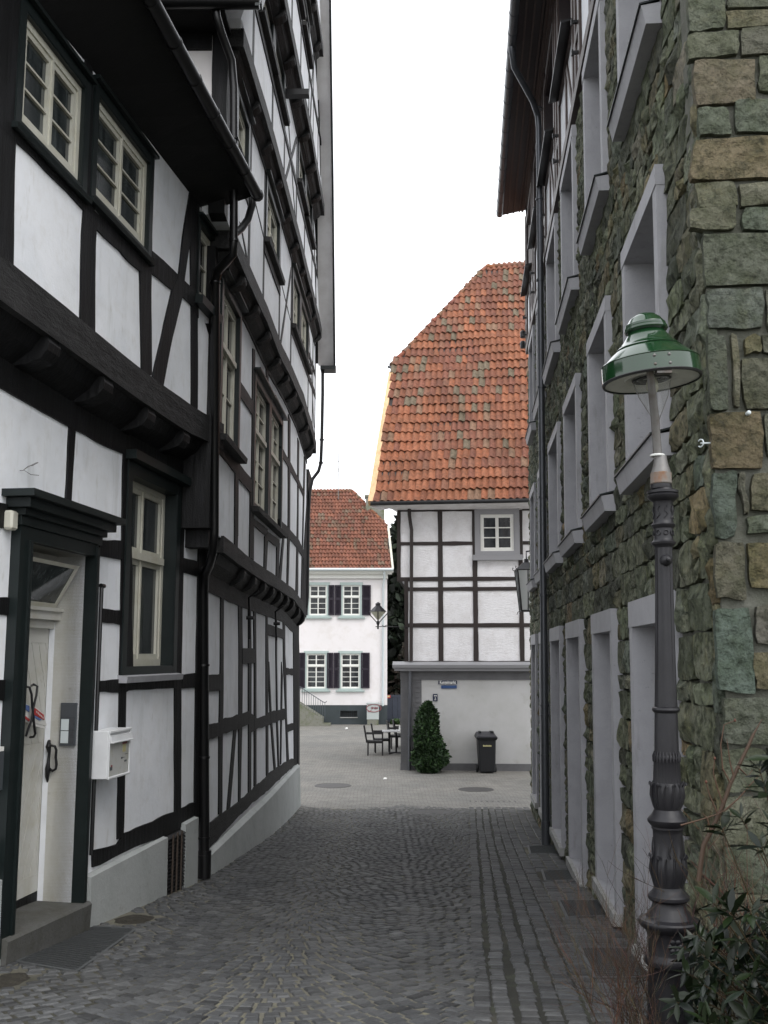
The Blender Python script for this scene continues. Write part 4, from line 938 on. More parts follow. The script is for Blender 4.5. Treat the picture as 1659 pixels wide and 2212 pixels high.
# upper storeys: thin grey-looking studs
def stud(F, u, z0, z1, w_=.15): return bar(F, u - w_ / 2, u + w_ / 2, z0, z1, B, 'post', n1=.003)
def dg(F, u0, z0, u1, z1, w_=.14): return timber(F, [(u0 - w_ / 2, z0), (u0 + w_ / 2, z0), (u1 + w_ / 2, z1), (u1 - w_ / 2, z1)], B, 'brace', n1=.005)
for u in (-1.2, -.8, .42, 1.74, 3.5, 5.08, 8.15, 9.1, 9.72): stud(B2, u, zJ2(u) + .01, zJ3(u) - .25)
dg(B2, -.25, 8.3, .42, 8.02); dg(B2, .55, 9.15, 1.74, 8.95, .18); dg(B2, 3.7, 8.05, 5.0, 9.8); dg(B2, 3.6, 9.05, 5.0, 8.85, .2); dg(B2, 8.2, 9.7, 9.5, 8.0)
bar(B2, 5.1, 9.75, 8.68, 8.82, B, 'rail'); bar(B2, 1.74, 3.5, 8.76, 8.88, B, 'rail'); bar(B2, -.8, .42, 8.78, 8.9, B, 'rail'); bar(B2, 8.15, 9.72, 9.15, 9.27, B, 'rail')
for u in (-1.2, -.4, 1.38, 2.78, 4.5, 5.9, 7.4, 8.3): stud(B3, u, zJ3(u) + .01, min(zJ4(u) - .25, gab(u) - .12), .13)
dg(B3, 2.9, 10.4, 4.4, 11.9); dg(B3, 4.4, 10.4, 3.2, 11.6); dg(B3, 7.5, 11.9, 8.4, 10.4); bar(B3, -1.2, 4.5, 11.05, 11.16, B, 'rail'); bar(B3, 4.5, 8.6, 11.0, 11.1, B, 'rail')
for u in (1.2, 2.1, 3.38, 4.75, 5.6, 6.6): stud(B4, u, zJ4(u) + .01, min(zJ5(u) - .25, gab(u) - .12), .12)
bar(B4, 1.2, 7.2, 13.25, 13.36, B, 'rail'); dg(B4, 5.0, 12.5, 5.5, 14.2); dg(B4, 6.7, 13.9, 7.2, 12.6)
# gable edge boards + verge
def verge(u0, z0, u1, z1, FW, offw, name, xa, xb):
    """raking roof edge: dark outer board and pale soffit from the wall out to the edge"""
    ds_ = Vector((0, u1 - u0, z1 - z0)).normalized(); nn = Vector((0, ds_.z, -ds_.y)) * (-1 if u1 > u0 else 1)
    A0 = Vector((xa, 12 + u0, z0)); A1 = Vector((xb, 12 + u1, z1)); W0 = FW[0].P(u0, z0, -.1); W1 = FW[1].P(u1, z1, -.1)
    th = Vector((0, -ds_.z, ds_.y)) * .16
    if th.z < 0: th = -th
    mb = MB(); mb.hexa([A0, W0, W1, A1, A0 + th * .25, W0 + th * .25, W1 + th * .25, A1 + th * .25]); mb.build('verge_soffit', M['soffit'], B)
    mb = MB(); e = Vector((.035, 0, 0)); dn = th * -.35
    mb.hexa([A0 + dn, A0 + e + dn, A1 + e + dn, A1 + dn, A0 + th * 1.1, A0 + e + th * 1.1, A1 + e + th * 1.1, A1 + th * 1.1]); mb.build('barge_board', M['darkpaint'], B)
def vx(px, u, z):
    f_ = (12 + u) * math.cos(PITCH) + (z - EZ) * math.sin(PITCH); return (px - CX) / FPX * f_
ap_u, ap_z = 4.2, 9.55 + (10.15 - 4.2) * GA
pts = [(10.15, 9.55, 721, B3), (7.7, 9.55 + 2.45 * GA, 717, B4), (5.9, 9.55 + 4.25 * GA, 712, B5), (ap_u, ap_z, 708, B5)]
for (a, b, c, d), (a2, b2, c2, d2) in zip(pts, pts[1:]): verge(a, b, a2, b2, (d, d2), 0, 'v', vx(c, a, b), vx(c2, a2, b2))
xn = -1.365
verge(-1.8, 10.12, 1.2, 10.12 + 3.0 * GA, (B3, B3), 0, 'v', xn, xn + .06); verge(1.2, 10.12 + 3 * GA, ap_u, 9.95 + (ap_u + 1.8) * GA, (B4, B5), 0, 'v', xn + .06, xn + .2)
# roof planes
def slope(y0, z0, y1, z1, xr, name='roof'):
    mb = MB(); t = .12
    mb.hexa([(xr - .02, y0, z0 + .05), (-9, y0, z0 + .05), (-9, y1, z1 + .05), (xr - .02, y1, z1 + .05), (xr - .02, y0, z0 + .05 + t), (-9, y0, z0 + .05 + t), (-9, y1, z1 + .05 + t), (xr - .02, y1, z1 + .05 + t)])
    return mb.build(name, M['tile'], B)
slope(12 + 10.15, 9.55, 12 + ap_u, ap_z, -1.12); rfB = slope(12 - 1.8, 10.12, 12 + ap_u, 9.95 + (ap_u + 1.8) * GA, -1.36)
# side wall above house A, corner post, eaves
BS = Fac((0, 10.7, 0), (1, 0, 0), (0, -1, 0)); cx0 = B2.P(-1.3, 9).x
mb = MB(); mb.prism(BS, [(-8, 8.25), (cx0 - .02, 8.25), (cx0 - .02, 10.12), (-8, 10.12)], -.2, 0); xb1 = B1.P(-.75, 5).x - .02; mb.build('side_wall', M['plaster_warm'], B); mb = MB(); mb.prism(BS, [(-8, 0), (xb1 - .25, 0), (xb1 - .25, 4.5), (-8, 4.5)], -1.3, -1.2); mb2_ = MB(); mb2_.prism(BS, [(-8, 4.3), (xb1, 4.3), (xb1, 8.26), (-8, 8.26)], -.75, -.58); mb2_.build('cheek_boards', M['blacksoff'], B); mb.build('side_wall', M['plaster_warm'], B)
bar(BS, cx0 - .17, cx0 + .01, 7.95, 10.12, B, 'corner_post', n0=-.2, n1=.03); bar(BS, xb1 - .2, xb1 + .02, 4.3, 7.8, B, 'corner_post', n0=-.7, n1=-.56); bar(BS, -8, cx0 - .18, 9.90, 10.12, B, 'wall_plate', n1=.04)
mb = MB(); mb.box((-9, 10.2, 10.09), (cx0 + .03, 10.75, 10.13)); mb.build('soffit', M['blacksoff'], B)
zeg = 10.05
mb = MB(); mb.tube([(-9, 10.12, zeg + .06), (xn + .02, 10.12, zeg + .06)], .085, 12)
mb.build('gutter', M['pipe_black'], B, smooth=40)
mb = MB(); mb.box((-9, 10.13, zeg + .15), (xn + .01, 10.3, zeg + .165)); mb.build('eaves_flashing', M['copper'], B)
mb = MB(); mb.hexa([(xn - .02, 10.06, zeg - .03), (xn + .03, 10.06, zeg - .03), (xn + .03, 10.5, zeg + .50), (xn - .02, 10.5, zeg + .50), (xn - .02, 10.06, zeg + .18), (xn + .03, 10.06, zeg + .18), (xn + .03, 10.5, zeg + .73), (xn - .02, 10.5, zeg + .73)]); mb.build('eaves_end_board', M['darkpaint'], B)
# rows of eaves tiles on the near slope
def pantile(w_=1, l=1, t=.020, lift=.045):
    xs = [0, .16, .34, .55, .78, 1.0]; ns = [.004, .036, .040, .010, -.020, .000]
    vs = []
    for (yy, ln) in ((0, lift), (1, 0)):
        for x, n_ in zip(xs, ns): vs.append((x * w_, yy * l, n_ + ln))
    for x, n_ in zip(xs, ns): vs.append((x * w_, 0, n_ + lift - t - .012))
    fs = []
    for k in range(5): fs.append((k, k + 1, 6 + k + 1, 6 + k)); fs.append((12 + k, 12 + k + 1, k + 1, k))
    return vs, fs
TCOL = [(.27, .105, .060), (.25, .098, .060), (.29, .118, .066), (.22, .088, .060), (.23, .11, .076), (.20, .128, .092), (.19, .15, .11), (.31, .24, .15), (.15, .13, .10), (.28, .108, .058)]
TW = [5, 5, 4, 4, 3, 2.2, 1.6, .5, 1.2, 4]
class Slope:
    def __init__(s, O, d, sv): s.O = Vector(O); s.d = Vector(d).normalized(); s.s = Vector(sv).normalized(); s.n = s.d.cross(s.s).normalized()
    def P(s, u, w_, n=0): return s.O + s.d * u + s.s * w_ + s.n * n
    def uw(s, px, py):
        r = ray(px, py); t = s.n.dot(s.O - Vector((0, 0, EZ))) / s.n.dot(r); p = r * t + Vector((0, 0, EZ)) - s.O
        return (p.dot(s.d), p.dot(s.s))
def inpoly(p, poly):
    c = False; x, y = p
    for i in range(len(poly)):
        a, b = poly[i], poly[(i + 1) % len(poly)]
        if (a[1] > y) != (b[1] > y) and x < (b[0] - a[0]) * (y - a[1]) / (b[1] - a[1]) + a[0]: c = not c
    return c
def tiles(S, poly, tw, tl, parent, maxn=300, cols=None, wts=None, sag=0.0, var=16, seed=1, amp=.4):
    rnd = random.Random(seed); us_ = [p[0] for p in poly]; ws = [p[1] for p in poly]
    cl = cols or TCOL; wts = wts or TW
    meshes = []
    for k in range(var):
        vs, fs = pantile(tw * 1.03, tl * 1.12); c = rnd.choices(cl, wts)[0]; f = rnd.uniform(.82, 1.15)
        mb = MB(); mb.cur = tuple(x * f for x in c); mb.add(vs, fs); o = mb.build('tile', M['tile'], None, smooth=45); meshes.append((o.data, mb.cur)); bpy.data.objects.remove(o)
    pl = []; r = 0; w_ = min(ws)
    while w_ < max(ws):
        sh = .02 * math.sin(r * 1.7)
        u = min(us_) - tw + sh
        while u < max(us_):
            if inpoly((u + tw / 2, w_ + tl * .5), poly): pl.append((u, w_))
            u += tw
        w_ += tl; r += 1
    pl.sort(key=lambda q: q[1]); mb = MB()
    mat = [S.d, S.s, S.n]
    from mathutils import Matrix
    Rm = Matrix((mat[0], mat[1], mat[2])).transposed()
    bp = base_of(parent)
    for k, (u, w2) in enumerate(pl):
        du, dw, dn, rz = rnd.gauss(0, .006) * amp * 2, rnd.gauss(0, .008) * amp * 2, rnd.uniform(0, .006), rnd.gauss(0, .012)
        dw += .012 * math.sin(u * 2.1 + w2); nn = dn + sag * noise.noise(Vector((u * .5, w2 * .5, seed)))
        patch = noise.noise(Vector((u * .45, w2 * .45, seed * 3.3)))
        idx = rnd.randrange(var)
        if patch > .12 and rnd.random() < .55: idx = min((rnd.randrange(var) for _ in range(4)), key=lambda q: meshes[q][1][0])
        elif patch < -.08: idx = max((rnd.randrange(var) for _ in range(3)), key=lambda q: meshes[q][1][0])
        p = S.P(u + du, w2 + dw, nn)
        me, colr = meshes[idx]
        if k < maxn:
            o = bpy.data.objects.new('tile', me); COL.objects.link(o); o.parent = parent; o.location = p - bp
            o.rotation_euler = (Rm @ Matrix.Rotation(rz, 3, 'Z')).to_euler()
        else:
            vs, fs = pantile(tw * 1.03, tl * 1.12); mb.cur = colr; mb.add([p + S.d * x + S.s * y + S.n * z for x, y, z in vs], fs)
    if mb.v: o = mb.build('tiles', M['tile'], parent, smooth=45); o['kind'] = 'stuff'
SB = Slope((-8, 10.2, 10.22), (1, 0, 0), (0, 1, GA))
tiles(SB, [(3.5, -.02), (6.6, -.02), (6.6, .9), (3.5, .9)], .22, .3, rfB, 300, seed=4)
mb = MB()
for k in range(40): mb.box((-4.4 + k * .075, 10.14, zeg + .14), (-4.4 + k * .075 + .006, 10.15, zeg + .24))
mb.build('snow_guard', M['white_paint'], B)
# downpipes
mb = MB()
pp = [atY(*q) for q in ((467, 20, 10.2), (468, 36, 10.2), (478, 70, 10.3), (500, 130, 10.5), (505, 190, 10.55), (505, 300, 10.55), (505, 520, 10.6), (503, 550, 10.65), (488, 566, 10.75), (471, 584, 10.9), (465, 610, 11.0), (463, 1150, 11.25), (460, 1190, 11.3), (452, 1222, 11.6), (442, 1240, 11.8), (439, 1275, 11.9), (441, 1892, 12.05))]
rr = [.045] * 8 + [.05] * 6 + [.055, .06, .063]
mb.tube(pp, rr, 12)
for k in (5, 6, 10): mb.tube([pp[k] - Vector((0, 0, .012)), pp[k] + Vector((0, 0, .012))], rr[k] + .010, 12)
for z in (4.1, 3.0, 1.95, 1.05, .85): 
    t = (pp[-1].z - z) / (pp[-1].z - pp[-2].z); c = pp[-1].lerp(pp[-2], t); mb.tube([c - Vector((0, 0, .012)), c + Vector((0, 0, .012))], .072, 12)
mb.tube([pp[-1] - Vector((0, 0, .02)), pp[-1] + Vector((0, 0, .28))], .076, 12)
mb.build('downpipe', M['pipe_black'], B, smooth=45)
mb = MB(); qq = [atY(*q) for q in ((545, 428, 10.9), (544, 445, 10.9), (535, 475, 10.85), (520, 495, 10.75), (507, 505, 10.62))]; mb.tube(qq, .042, 12); mb.build('downpipe', M['pipe_black'], A, smooth=45)
mb = MB(); f2 = [atY(*q) for q in ((697, 792, 22.1), (697, 850, 22.1), (695, 950, 22.1), (693, 1000, 22.1), (688, 1018, 22.1), (675, 1035, 22.05), (669, 1062, 22.0), (666, 1120, 22.0), (664, 1290, 21.95), (660, 1322, 21.9), (647, 1338, 21.9), (642, 1350, 21.9), (641, 1500, 21.9), (641, 1648, 21.9))]
mb.tube(f2, [.038] * 9 + [.045] * 5, 10)
for k in (2, 3, 7): mb.tube([f2[k] - Vector((0, 0, .015)), f2[k] + Vector((0, 0, .015))], .055, 10)
mb.build('downpipe', M['pipe_black'], B, smooth=45)
mb = MB(); mb.hexa([Vector(p) for p in ((-1.42, 21.95, 9.42), (-1.08, 21.95, 9.42), (-1.08, 22.3, 9.42), (-1.42, 22.3, 9.42), (-1.42, 21.95, 9.50), (-1.08, 21.95, 9.50), (-1.08, 22.3, 9.60), (-1.42, 22.3, 9.60))]); mb.build('eaves_end_board', M['darkpaint'], B)
# hoist beam
hb = atY(668, 203, 14.85)
mb = MB(); mb.box((B3.P(2.85, 11).x - .2, 14.78, hb.z - .04), (hb.x, 14.92, hb.z + .05)); mb.build('hoist_beam', M['blackpaint'], B)
# far side wall and body
mb = MB(); mb.box((-9, 21.72, -.2), (B0.P(FE, 2).x - .02, 21.79, 4.2)); mb.build('side_wall', M['plaster_warm'], B); mb = MB(); mb.box((-9, 21.72, 4.2), (B1.P(FE, 5).x - .03, 21.785, 7.6)); mb.build('side_wall', M['plaster_warm'], B); mb = MB(); mb.box((-9, 21.72, 7.6), (B2.P(FE, 9).x - .03, 21.78, 9.8)); mb.build('side_wall', M['plaster_warm'], B)
# ================================================================== STONE BUILDING (right)
S = thing('stone_building', 'green sandstone building on the right with deep grey window surrounds and a half-timbered top storey', 'building', (3.2, 13, 0))
RWL = 15.98
WU = [(1.08, 2.60), (3.57, 5.02), (6.12, 7.72), (8.58, 10.25), (11.1, 12.65), (13.55, 14.9)]
ZG = [1.00, .98, .67, .61, .55, .5]
rowsR = []                                    # (u0,u1,z0,z1,kind)
for (a, b), zg_ in zip(WU, ZG): rowsR.append((a, b, zg_, 3.51, 0))
for (a, b) in WU: rowsR.append((a, b, 4.53, 6.33, 1))
for (a, b) in WU: rowsR.append((a, b, 7.49, 9.38, 1))
openings = []
fwR = .13; dep = .42
for k, (a, b, z0, z1, kd) in enumerate(rowsR):
    mb = MB(); f = lambda *q: mb.fbox(RW, *q); tp = .19 if kd == 0 else .14
    o0, o1, oz = a + fwR, b - fwR, z1 - tp
    nf = .055
    f(a, o0, z0, z1, -dep, nf); f(o1, b, z0, z1, -dep, nf); f(a - .004, b + .004, oz, z1 + .002, -dep, nf + .006)
    f(o0, o1, z0 - .02, z0, -dep, nf - .01)
    wo_ = mb.build('window', M['greyframe'], S)
    mb = MB()
    if kd == 0:
        mb.fbox(RW, a - .01, b + .01, z0 - .10, z0 - .001, -.2, nf + .035); mb.build('sill', M['greysill'], wo_)
    else:
        P = RW.P; a2, b2 = a - .04, b + .04
        mb.hexa([P(a2, z0 - .17, .10), P(b2, z0 - .17, .10), P(b2, z0 - .17, -.1), P(a2, z0 - .17, -.1), P(a2, z0 - .035, .13), P(b2, z0 - .035, .13), P(b2, z0 - .001, -.1), P(a2, z0 - .001, -.1)]); mb.build('sill', M['greyframe'], wo_)
        mb = MB(); mb.hexa([P(a2 - .01, z0 - .035, .145), P(b2 + .01, z0 - .035, .145), P(b2 + .01, z0 + .002, -.0), P(a2 - .01, z0 + .002, -.0), P(a2 - .01, z0 - .022, .145), P(b2 + .01, z0 - .022, .145), P(b2 + .01, z0 + .015, -.0), P(a2 - .01, z0 + .015, -.0)]); mb.build('flashing', M['darkpaint'], wo_)
    mb = MB(); f = lambda *q: mb.fbox(RW, *q)
    m_ = (o0 + o1) / 2
    f(o0, o0 + .06, z0, oz, -dep + .0, -dep + .06); f(o1 - .06, o1, z0, oz, -dep, -dep + .06); f(o0 + .06, o1 - .06, z0, z0 + .07, -dep, -dep + .06); f(o0 + .06, o1 - .06, oz - .06, oz, -dep, -dep + .06); f(m_ - .05, m_ + .05, z0 + .07, oz - .06, -dep, -dep + .065)
    mb.build('frame', M['white_paint'], wo_)
    for (x0, x1) in ((o0 + .06, m_ - .05), (m_ + .05, o1 - .06)):
        mb = MB(); mb.fbox(RW, x0, x1, z0 + .07, oz - .06, -dep + .01, -dep + .02); mb.build('pane', M['glass'], wo_)
    openings.append((a + .02, b - .02, z0 - .01, z1 - .01)); 
blocked = [(a - .0, b + .0, z0 - (.10 if kd == 0 else .17), z1) for a, b, z0, z1, kd in rowsR]
mb = MB(); wall(mb, RW, .06, RWL, -.3, 9.5, openings, -.35, -.035); mb.build('wall', M['mortar'], S)
# -------- rubble stones
GREEN = [(.150, .163, .120), (.165, .176, .132), (.128, .140, .106), (.185, .188, .145), (.200, .180, .122), (.210, .165, .105), (.095, .102, .083), (.155, .168, .142), (.235, .228, .185), (.140, .163, .140), (.165, .152, .112)]
GW = [5, 5, 4, 3, 2, .9, 3, 3, 1, 1.4, 1.5]
rs = random.Random(11)
def rock(mb, F, u0, u1, v0, v1, nx=5, ny=4, amp=.032, bulge=.011, base=.0, g=.006, col=None, lean=0, seed=None):
    kf_ = rs.uniform(.78, 1.22); mb.cur = col or tuple(c * kf_ * rs.uniform(.97, 1.03) for c in rs.choices(GREEN, GW)[0])
    sd = seed if seed is not None else rs.uniform(0, 500); A_ = []; cr_ = 1 if F is RW else .3
    cj = [(rs.uniform(-.012, .012), rs.uniform(-.012, .012)) for _ in range(4)]
    out = rs.uniform(-.5, 1) * bulge * .7
    pos = {}
    for j in range(ny + 1):
        for i in range(nx + 1):
            s, t = i / nx, j / ny
            c0 = cj[0][0] * (1 - s) * (1 - t) + cj[1][0] * s * (1 - t) + cj[2][0] * s * t + cj[3][0] * (1 - s) * t
            c1 = cj[0][1] * (1 - s) * (1 - t) + cj[1][1] * s * (1 - t) + cj[2][1] * s * t + cj[3][1] * (1 - s) * t
            u = u0 + g + (u1 - u0 - 2 * g) * s + c0 + noise.noise(Vector((t * 2.5, sd, 1))) * .016 * (1 if i in (0, nx) else .4)
            v = v0 + g + (v1 - v0 - 2 * g) * t + c1 + noise.noise(Vector((s * 2.5, sd, 2))) * .016 * (1 if j in (0, ny) else .4)
            edge = i in (0, nx) or j in (0, ny)
            corner = i in (0, nx) and j in (0, ny)
            if corner: u += (.02 if i == 0 else -.02) * .8 * cr_; v += (.02 if j == 0 else -.02) * .6 * cr_
            n_ = .004 + out * .3 if edge else out + bulge * .6 + noise.noise(Vector((u * 6, v * 6 , sd))) * amp * 1.6 + noise.noise(Vector((u * 17, v * 14, sd))) * amp
            if edge: n_ += noise.noise(Vector((u * 9, v * 9, sd))) * amp * .7
            A_.append(F.P(u, v, base + max(n_, -.01)))
    W_ = nx + 1; fs = [(j * W_ + i, j * W_ + i + 1, (j + 1) * W_ + i + 1, (j + 1) * W_ + i) for j in range(ny) for i in range(nx)]
    ring = [i for i in range(nx + 1)] + [j * W_ + nx for j in range(1, ny + 1)] + [ny * W_ + i for i in range(nx - 1, -1, -1)] + [j * W_ for j in range(ny - 1, 0, -1)]
    k0 = len(A_); nn = F.n * -.06
    A_ += [A_[r] + nn for r in ring]; L_ = len(ring)
    fs += [(ring[i], k0 + i, k0 + (i + 1) % L_, ring[(i + 1) % L_]) for i in range(L_)]
    mb.add(A_, fs)
stones = []
zb_ = sorted({round(z, 3) for (a, b, z0, z1) in blocked for z in (z0, z1)}); bounds = [-.15]
z = -.15
marks = [.85, 3.51, 4.36, 6.33, 7.32, 9.42]
for m0_, m1_ in zip([-.15] + marks, marks):
    n_ = max(1, round((m1_ - m0_) / .205)); hs_ = [rs.uniform(.62, 1.38) for _ in range(n_)]; t_ = sum(hs_); zz = m0_
    for h_ in hs_:
        z1_ = zz + (m1_ - m0_) * h_ / t_; bounds.append(z1_); zz = z1_
for z0, z1 in zip(bounds, bounds[1:]):
    segs = [(0.16, RWL)]
    for (a, b, c, d) in blocked:
        if c < z1 - .03 and d > z0 + .03:
            ns = []
            for s0, s1 in segs:
                if b <= s0 or a >= s1: ns.append((s0, s1))
                else:
                    if a > s0: ns.append((s0, a))
                    if b < s1: ns.append((b, s1))
            segs = ns
    for s0, s1 in segs:
        u = s0
        while u < s1 - .02:
            w_ = rs.uniform(.14, .52) * (1.15 if z1 - z0 > .2 else .9)
            if s1 - u - w_ < .14: w_ = s1 - u
            if gz(5.29 + u) < z1 + .1:
                if z1 - z0 > .19 and w_ < .34 and rs.random() < .45:
                    zm = z0 + (z1 - z0) * rs.uniform(.35, .65); stones += [(u, u + w_, z0, zm), (u, u + w_, zm, z1)]
                else: stones.append((u, u + w_, z0, z1))
            u += w_
def pxsize(s):
    c = RW.P((s[0] + s[1]) / 2, (s[2] + s[3]) / 2, 0); f = c.y * math.cos(PITCH) + (c.z - EZ) * math.sin(PITCH); u_ = -c.y * math.sin(PITCH) + (c.z - EZ) * math.cos(PITCH)
    px, py = CX + FPX * c.x / f, CY - FPX * u_ / f
    return (s[1] - s[0]) * (s[3] - s[2]) / (c.y ** 3) if -20 < py < 2230 else 0
stones.sort(key=pxsize, reverse=True)
for s in stones[:235]:
    mb = MB(); rock(mb, RW, *s, nx=4, ny=3, seed=None); mb.build('stone', M['stone_t'], S, smooth=22)
mb = MB()
for s in stones[235:]:
    w_ = s[1] - s[0]; rock(mb, RW, *s, nx=5 if w_ > .25 else 3, ny=4 if s[3] - s[2] > .16 else 3)
o = mb.build('stones', M['stone_t'], S, smooth=22); o['kind'] = 'stuff'
# -------- corner face turned to the camera
hand = [('u', 240, 470, -30, 185, (.15, .175, .125)), ('u', 480, 900, -80, 50, (.15, .165, .12)), ('u', 480, 860, 55, 165, (.215, .19, .115)), ('u', 240, 555, 190, 350, (.17, .185, .12)), ('u', 565, 900, 165, 330, (.16, .155, .12)),
        ('u', 275, 655, 355, 635, (.25, .195, .13)), ('u', 668, 900, 330, 560, (.15, .17, .11)), ('u', 300, 512, 640, 820, (.15, .185, .135)), ('u', 530, 900, 600, 815, (.14, .175, .13)),
        ('u', 265, 900, 835, 1095, (.27, .20, .105)), ('u', 290, 548, 1105, 1250, (.185, .185, .115)), ('u', 260, 548, 1255, 1395, (.18, .18, .115)), ('u', 565, 900, 1110, 1245, (.20, .195, .135)), ('u', 575, 900, 1255, 1400, (.13, .17, .13)),
        ('u', 345, 900, 1405, 1735, (.135, .155, .115)), ('u', 355, 715, 1745, 2010, (.15, .18, .165)), ('u', 725, 900, 1745, 2010, (.18, .18, .14)), ('u', 370, 500, 2025, 2500, (.10, .125, .095)), ('u', 575, 690, 2035, 2150, (.20, .175, .08)), ('u', 700, 900, 2035, 2150, (.15, .15, .12)), ('u', 572, 900, 2165, 2480, (.13, .13, .085)), ('u', 508, 566, 2030, 2480, (.22, .205, .15)),
        ('v', 380, 710, 295, 635, (.22, .155, .075)), ('v', 720, 900, 295, 560, (.15, .16, .12)), ('v', 400, 545, 655, 1060, (.105, .155, .135)), ('v', 555, 620, 655, 920, (.16, .15, .12)), ('v', 630, 900, 655, 905, (.19, .165, .10)), ('v', 610, 900, 925, 1045, (.14, .175, .13)),
        ('v', 425, 600, 1075, 1430, (.17, .155, .11)), ('v', 610, 900, 1070, 1370, (.24, .185, .08)), ('v', 420, 645, 1480, 2005, (.13, .20, .175)), ('v', 655, 900, 1480, 1725, (.185, .17, .15)), ('v', 655, 900, 1740, 1985, (.235, .19, .10)), ('v', 460, 900, 2015, 2330, (.16, .18, .15))]
for tg_, x0, x1, y0, y1, c in hand:
    c = tuple(.62 * a + .38 * b for a, b in zip(c, (.165, .168, .13)))
    ua = max(RF.q(tg_, x0, (y0 + y1) / 2)[0], -.03); ub = RF.q(tg_, x1, (y0 + y1) / 2)[0]; xm = (max(x0, 300) + min(x1, 734)) / 2
    va = RF.q(tg_, xm, y1)[1]; vb_ = RF.q(tg_, xm, y0)[1]
    if x1 == 900: ub = ua + max(.2, min(.55, (x1 - x0) / 1000 + .06))
    mb = MB(); rock(mb, RF, ua, ub, va, vb_, nx=6, ny=5, amp=.012, bulge=.010, col=c, base=.0, g=.005)
    mb.build('stone', M['stone'], S, smooth=22)
yb = RF.q('v', 600, 2330)[1]; mbx_ = MB()
z1 = yb
while z1 > .8:
    z0 = z1 - rs.uniform(.17, .28); u = 0
    while u < 3.4:
        w_ = rs.uniform(.22, .5); rock(mbx_, RF, u, u + w_, z0, z1, nx=5, ny=4, amp=.012, bulge=.012, base=.0); u += w_
    z1 = z0
z1 = 1.6
while z1 < 9.4:                    # the face further right, mostly outside the picture
    z0 = z1; z1 = z0 + rs.uniform(.17, .28); u = .80 if z1 > yb else 3.5
    while u < 3.4:
        w_ = rs.uniform(.22, .5); rock(mbx_, RF, u, u + w_, z0, z1, nx=3, ny=3, amp=.012, bulge=.012, base=.0); u += w_
o = mbx_.build('stones', M['stone'], S, smooth=22); o['kind'] = 'stuff'
# quoin ends on the lane side, and gap-filling stones between the hand-laid ones
z0 = .9
while z0 < 9.4:
    z1 = min(9.42, z0 + rs.uniform(.16, .34)); mb = MB(); rock(mb, RW, .050, .165, z0, z1, nx=4, ny=5, amp=.022, bulge=.02, base=.0); mb.build('stone', M['stone_t'], S, smooth=22); z0 = z1
mb = MB(); wall(mb, RF, 0.05, 3.6, -.3, 9.45, (), -.35, -.035); mb.build('wall', M['mortar'], S)
# -------- half-timbered top storey
EAV = 12.92
mb = MB(); hu = [(a + .15, b - .02, 10.82, 12.35) for a, b in WU]; hu = [(6.3 + 2.62 * k, 8.05 + 2.6 * k, 10.84, 12.4) for k in range(-2, 4)]
wall(mb, RW, .03, RWL - .05, 9.65, EAV + .3, hu, -.35, 0.0); mb.build('wall', M['plaster'], S)
mb = MB(); wall(mb, RF, 0.04, 3.6, 9.6, EAV + .3, (), -.35, 0.0); mb.build('wall', M['plaster'], S)
def RB(u0, u1, z0, z1, nm='post', n1=.03): return bar(RW, u0, u1, z0, z1, S, nm, n1=n1, mat=M['browntimber'])
RB(0, RWL - .04, 9.52, 9.68, 'beam', .05)
for (a, b, c, d) in hu:
    RB(a - .13, a, 9.69, EAV - .12); RB(b, b + .13, 9.69, EAV - .12); RB(a, b, c - .12, c - .001, 'rail', .028); RB(a, b, d, d + .12, 'rail', .028)
    m_ = (a + b) / 2; RB(m_ - .06, m_ + .06, 9.69, c - .125, n1=.025); RB(b + .13, a + 2.47, 10.28, 10.39, 'rail', .024); RB(b + .45, b + .56, 9.69, EAV - .12, n1=.026)
    timber(RW, [(a, 9.7), (a + .12, 9.7), (m_ - .07, c - .14), (m_ - .19, c - .14)], S, 'brace', n1=.022, mat=M['browntimber'])
    mb = MB(); f = lambda *q: mb.fbox(RW, *q)
    f(a, a + .03, c, d, -.3, .01); f(b - .03, b, c, d, -.3, .01); f(a + .03, b - .03, d - .03, d, -.3, .01); wo_ = mb.build('window', M['brownboard'], S)
    mb = MB(); mb.fbox(RW, a + .03, b - .03, c, d - .03, -.28, -.27); mb.build('pane', M['glass'], wo_)
    mb = MB(); P = RW.P; mb.hexa([P(a - .05, c - .05, .16), P(b + .05, c - .05, .16), P(b + .05, c - .0, -.05), P(a - .05, c - .0, -.05), P(a - .05, c - .015, .16), P(b + .05, c - .015, .16), P(b + .05, c + .03, -.05), P(a - .05, c + .03, -.05)]); mb.build('sill', M['blackpaint'], wo_)
    for zz in (10.33, 9.95):                     # little iron shutter stays
        mb = MB(); mb.fbox(RW, b + .1, b + .14, zz, zz + .03, .0, .10); mb.fbox(RW, b + .1, b + .14, zz - .02, zz + .05, .09, .11); mb.build('shutter_stay', M['blackpaint'], S)
RB(0, RWL - .04, EAV - .11, EAV + .0, 'wall_plate', .06)
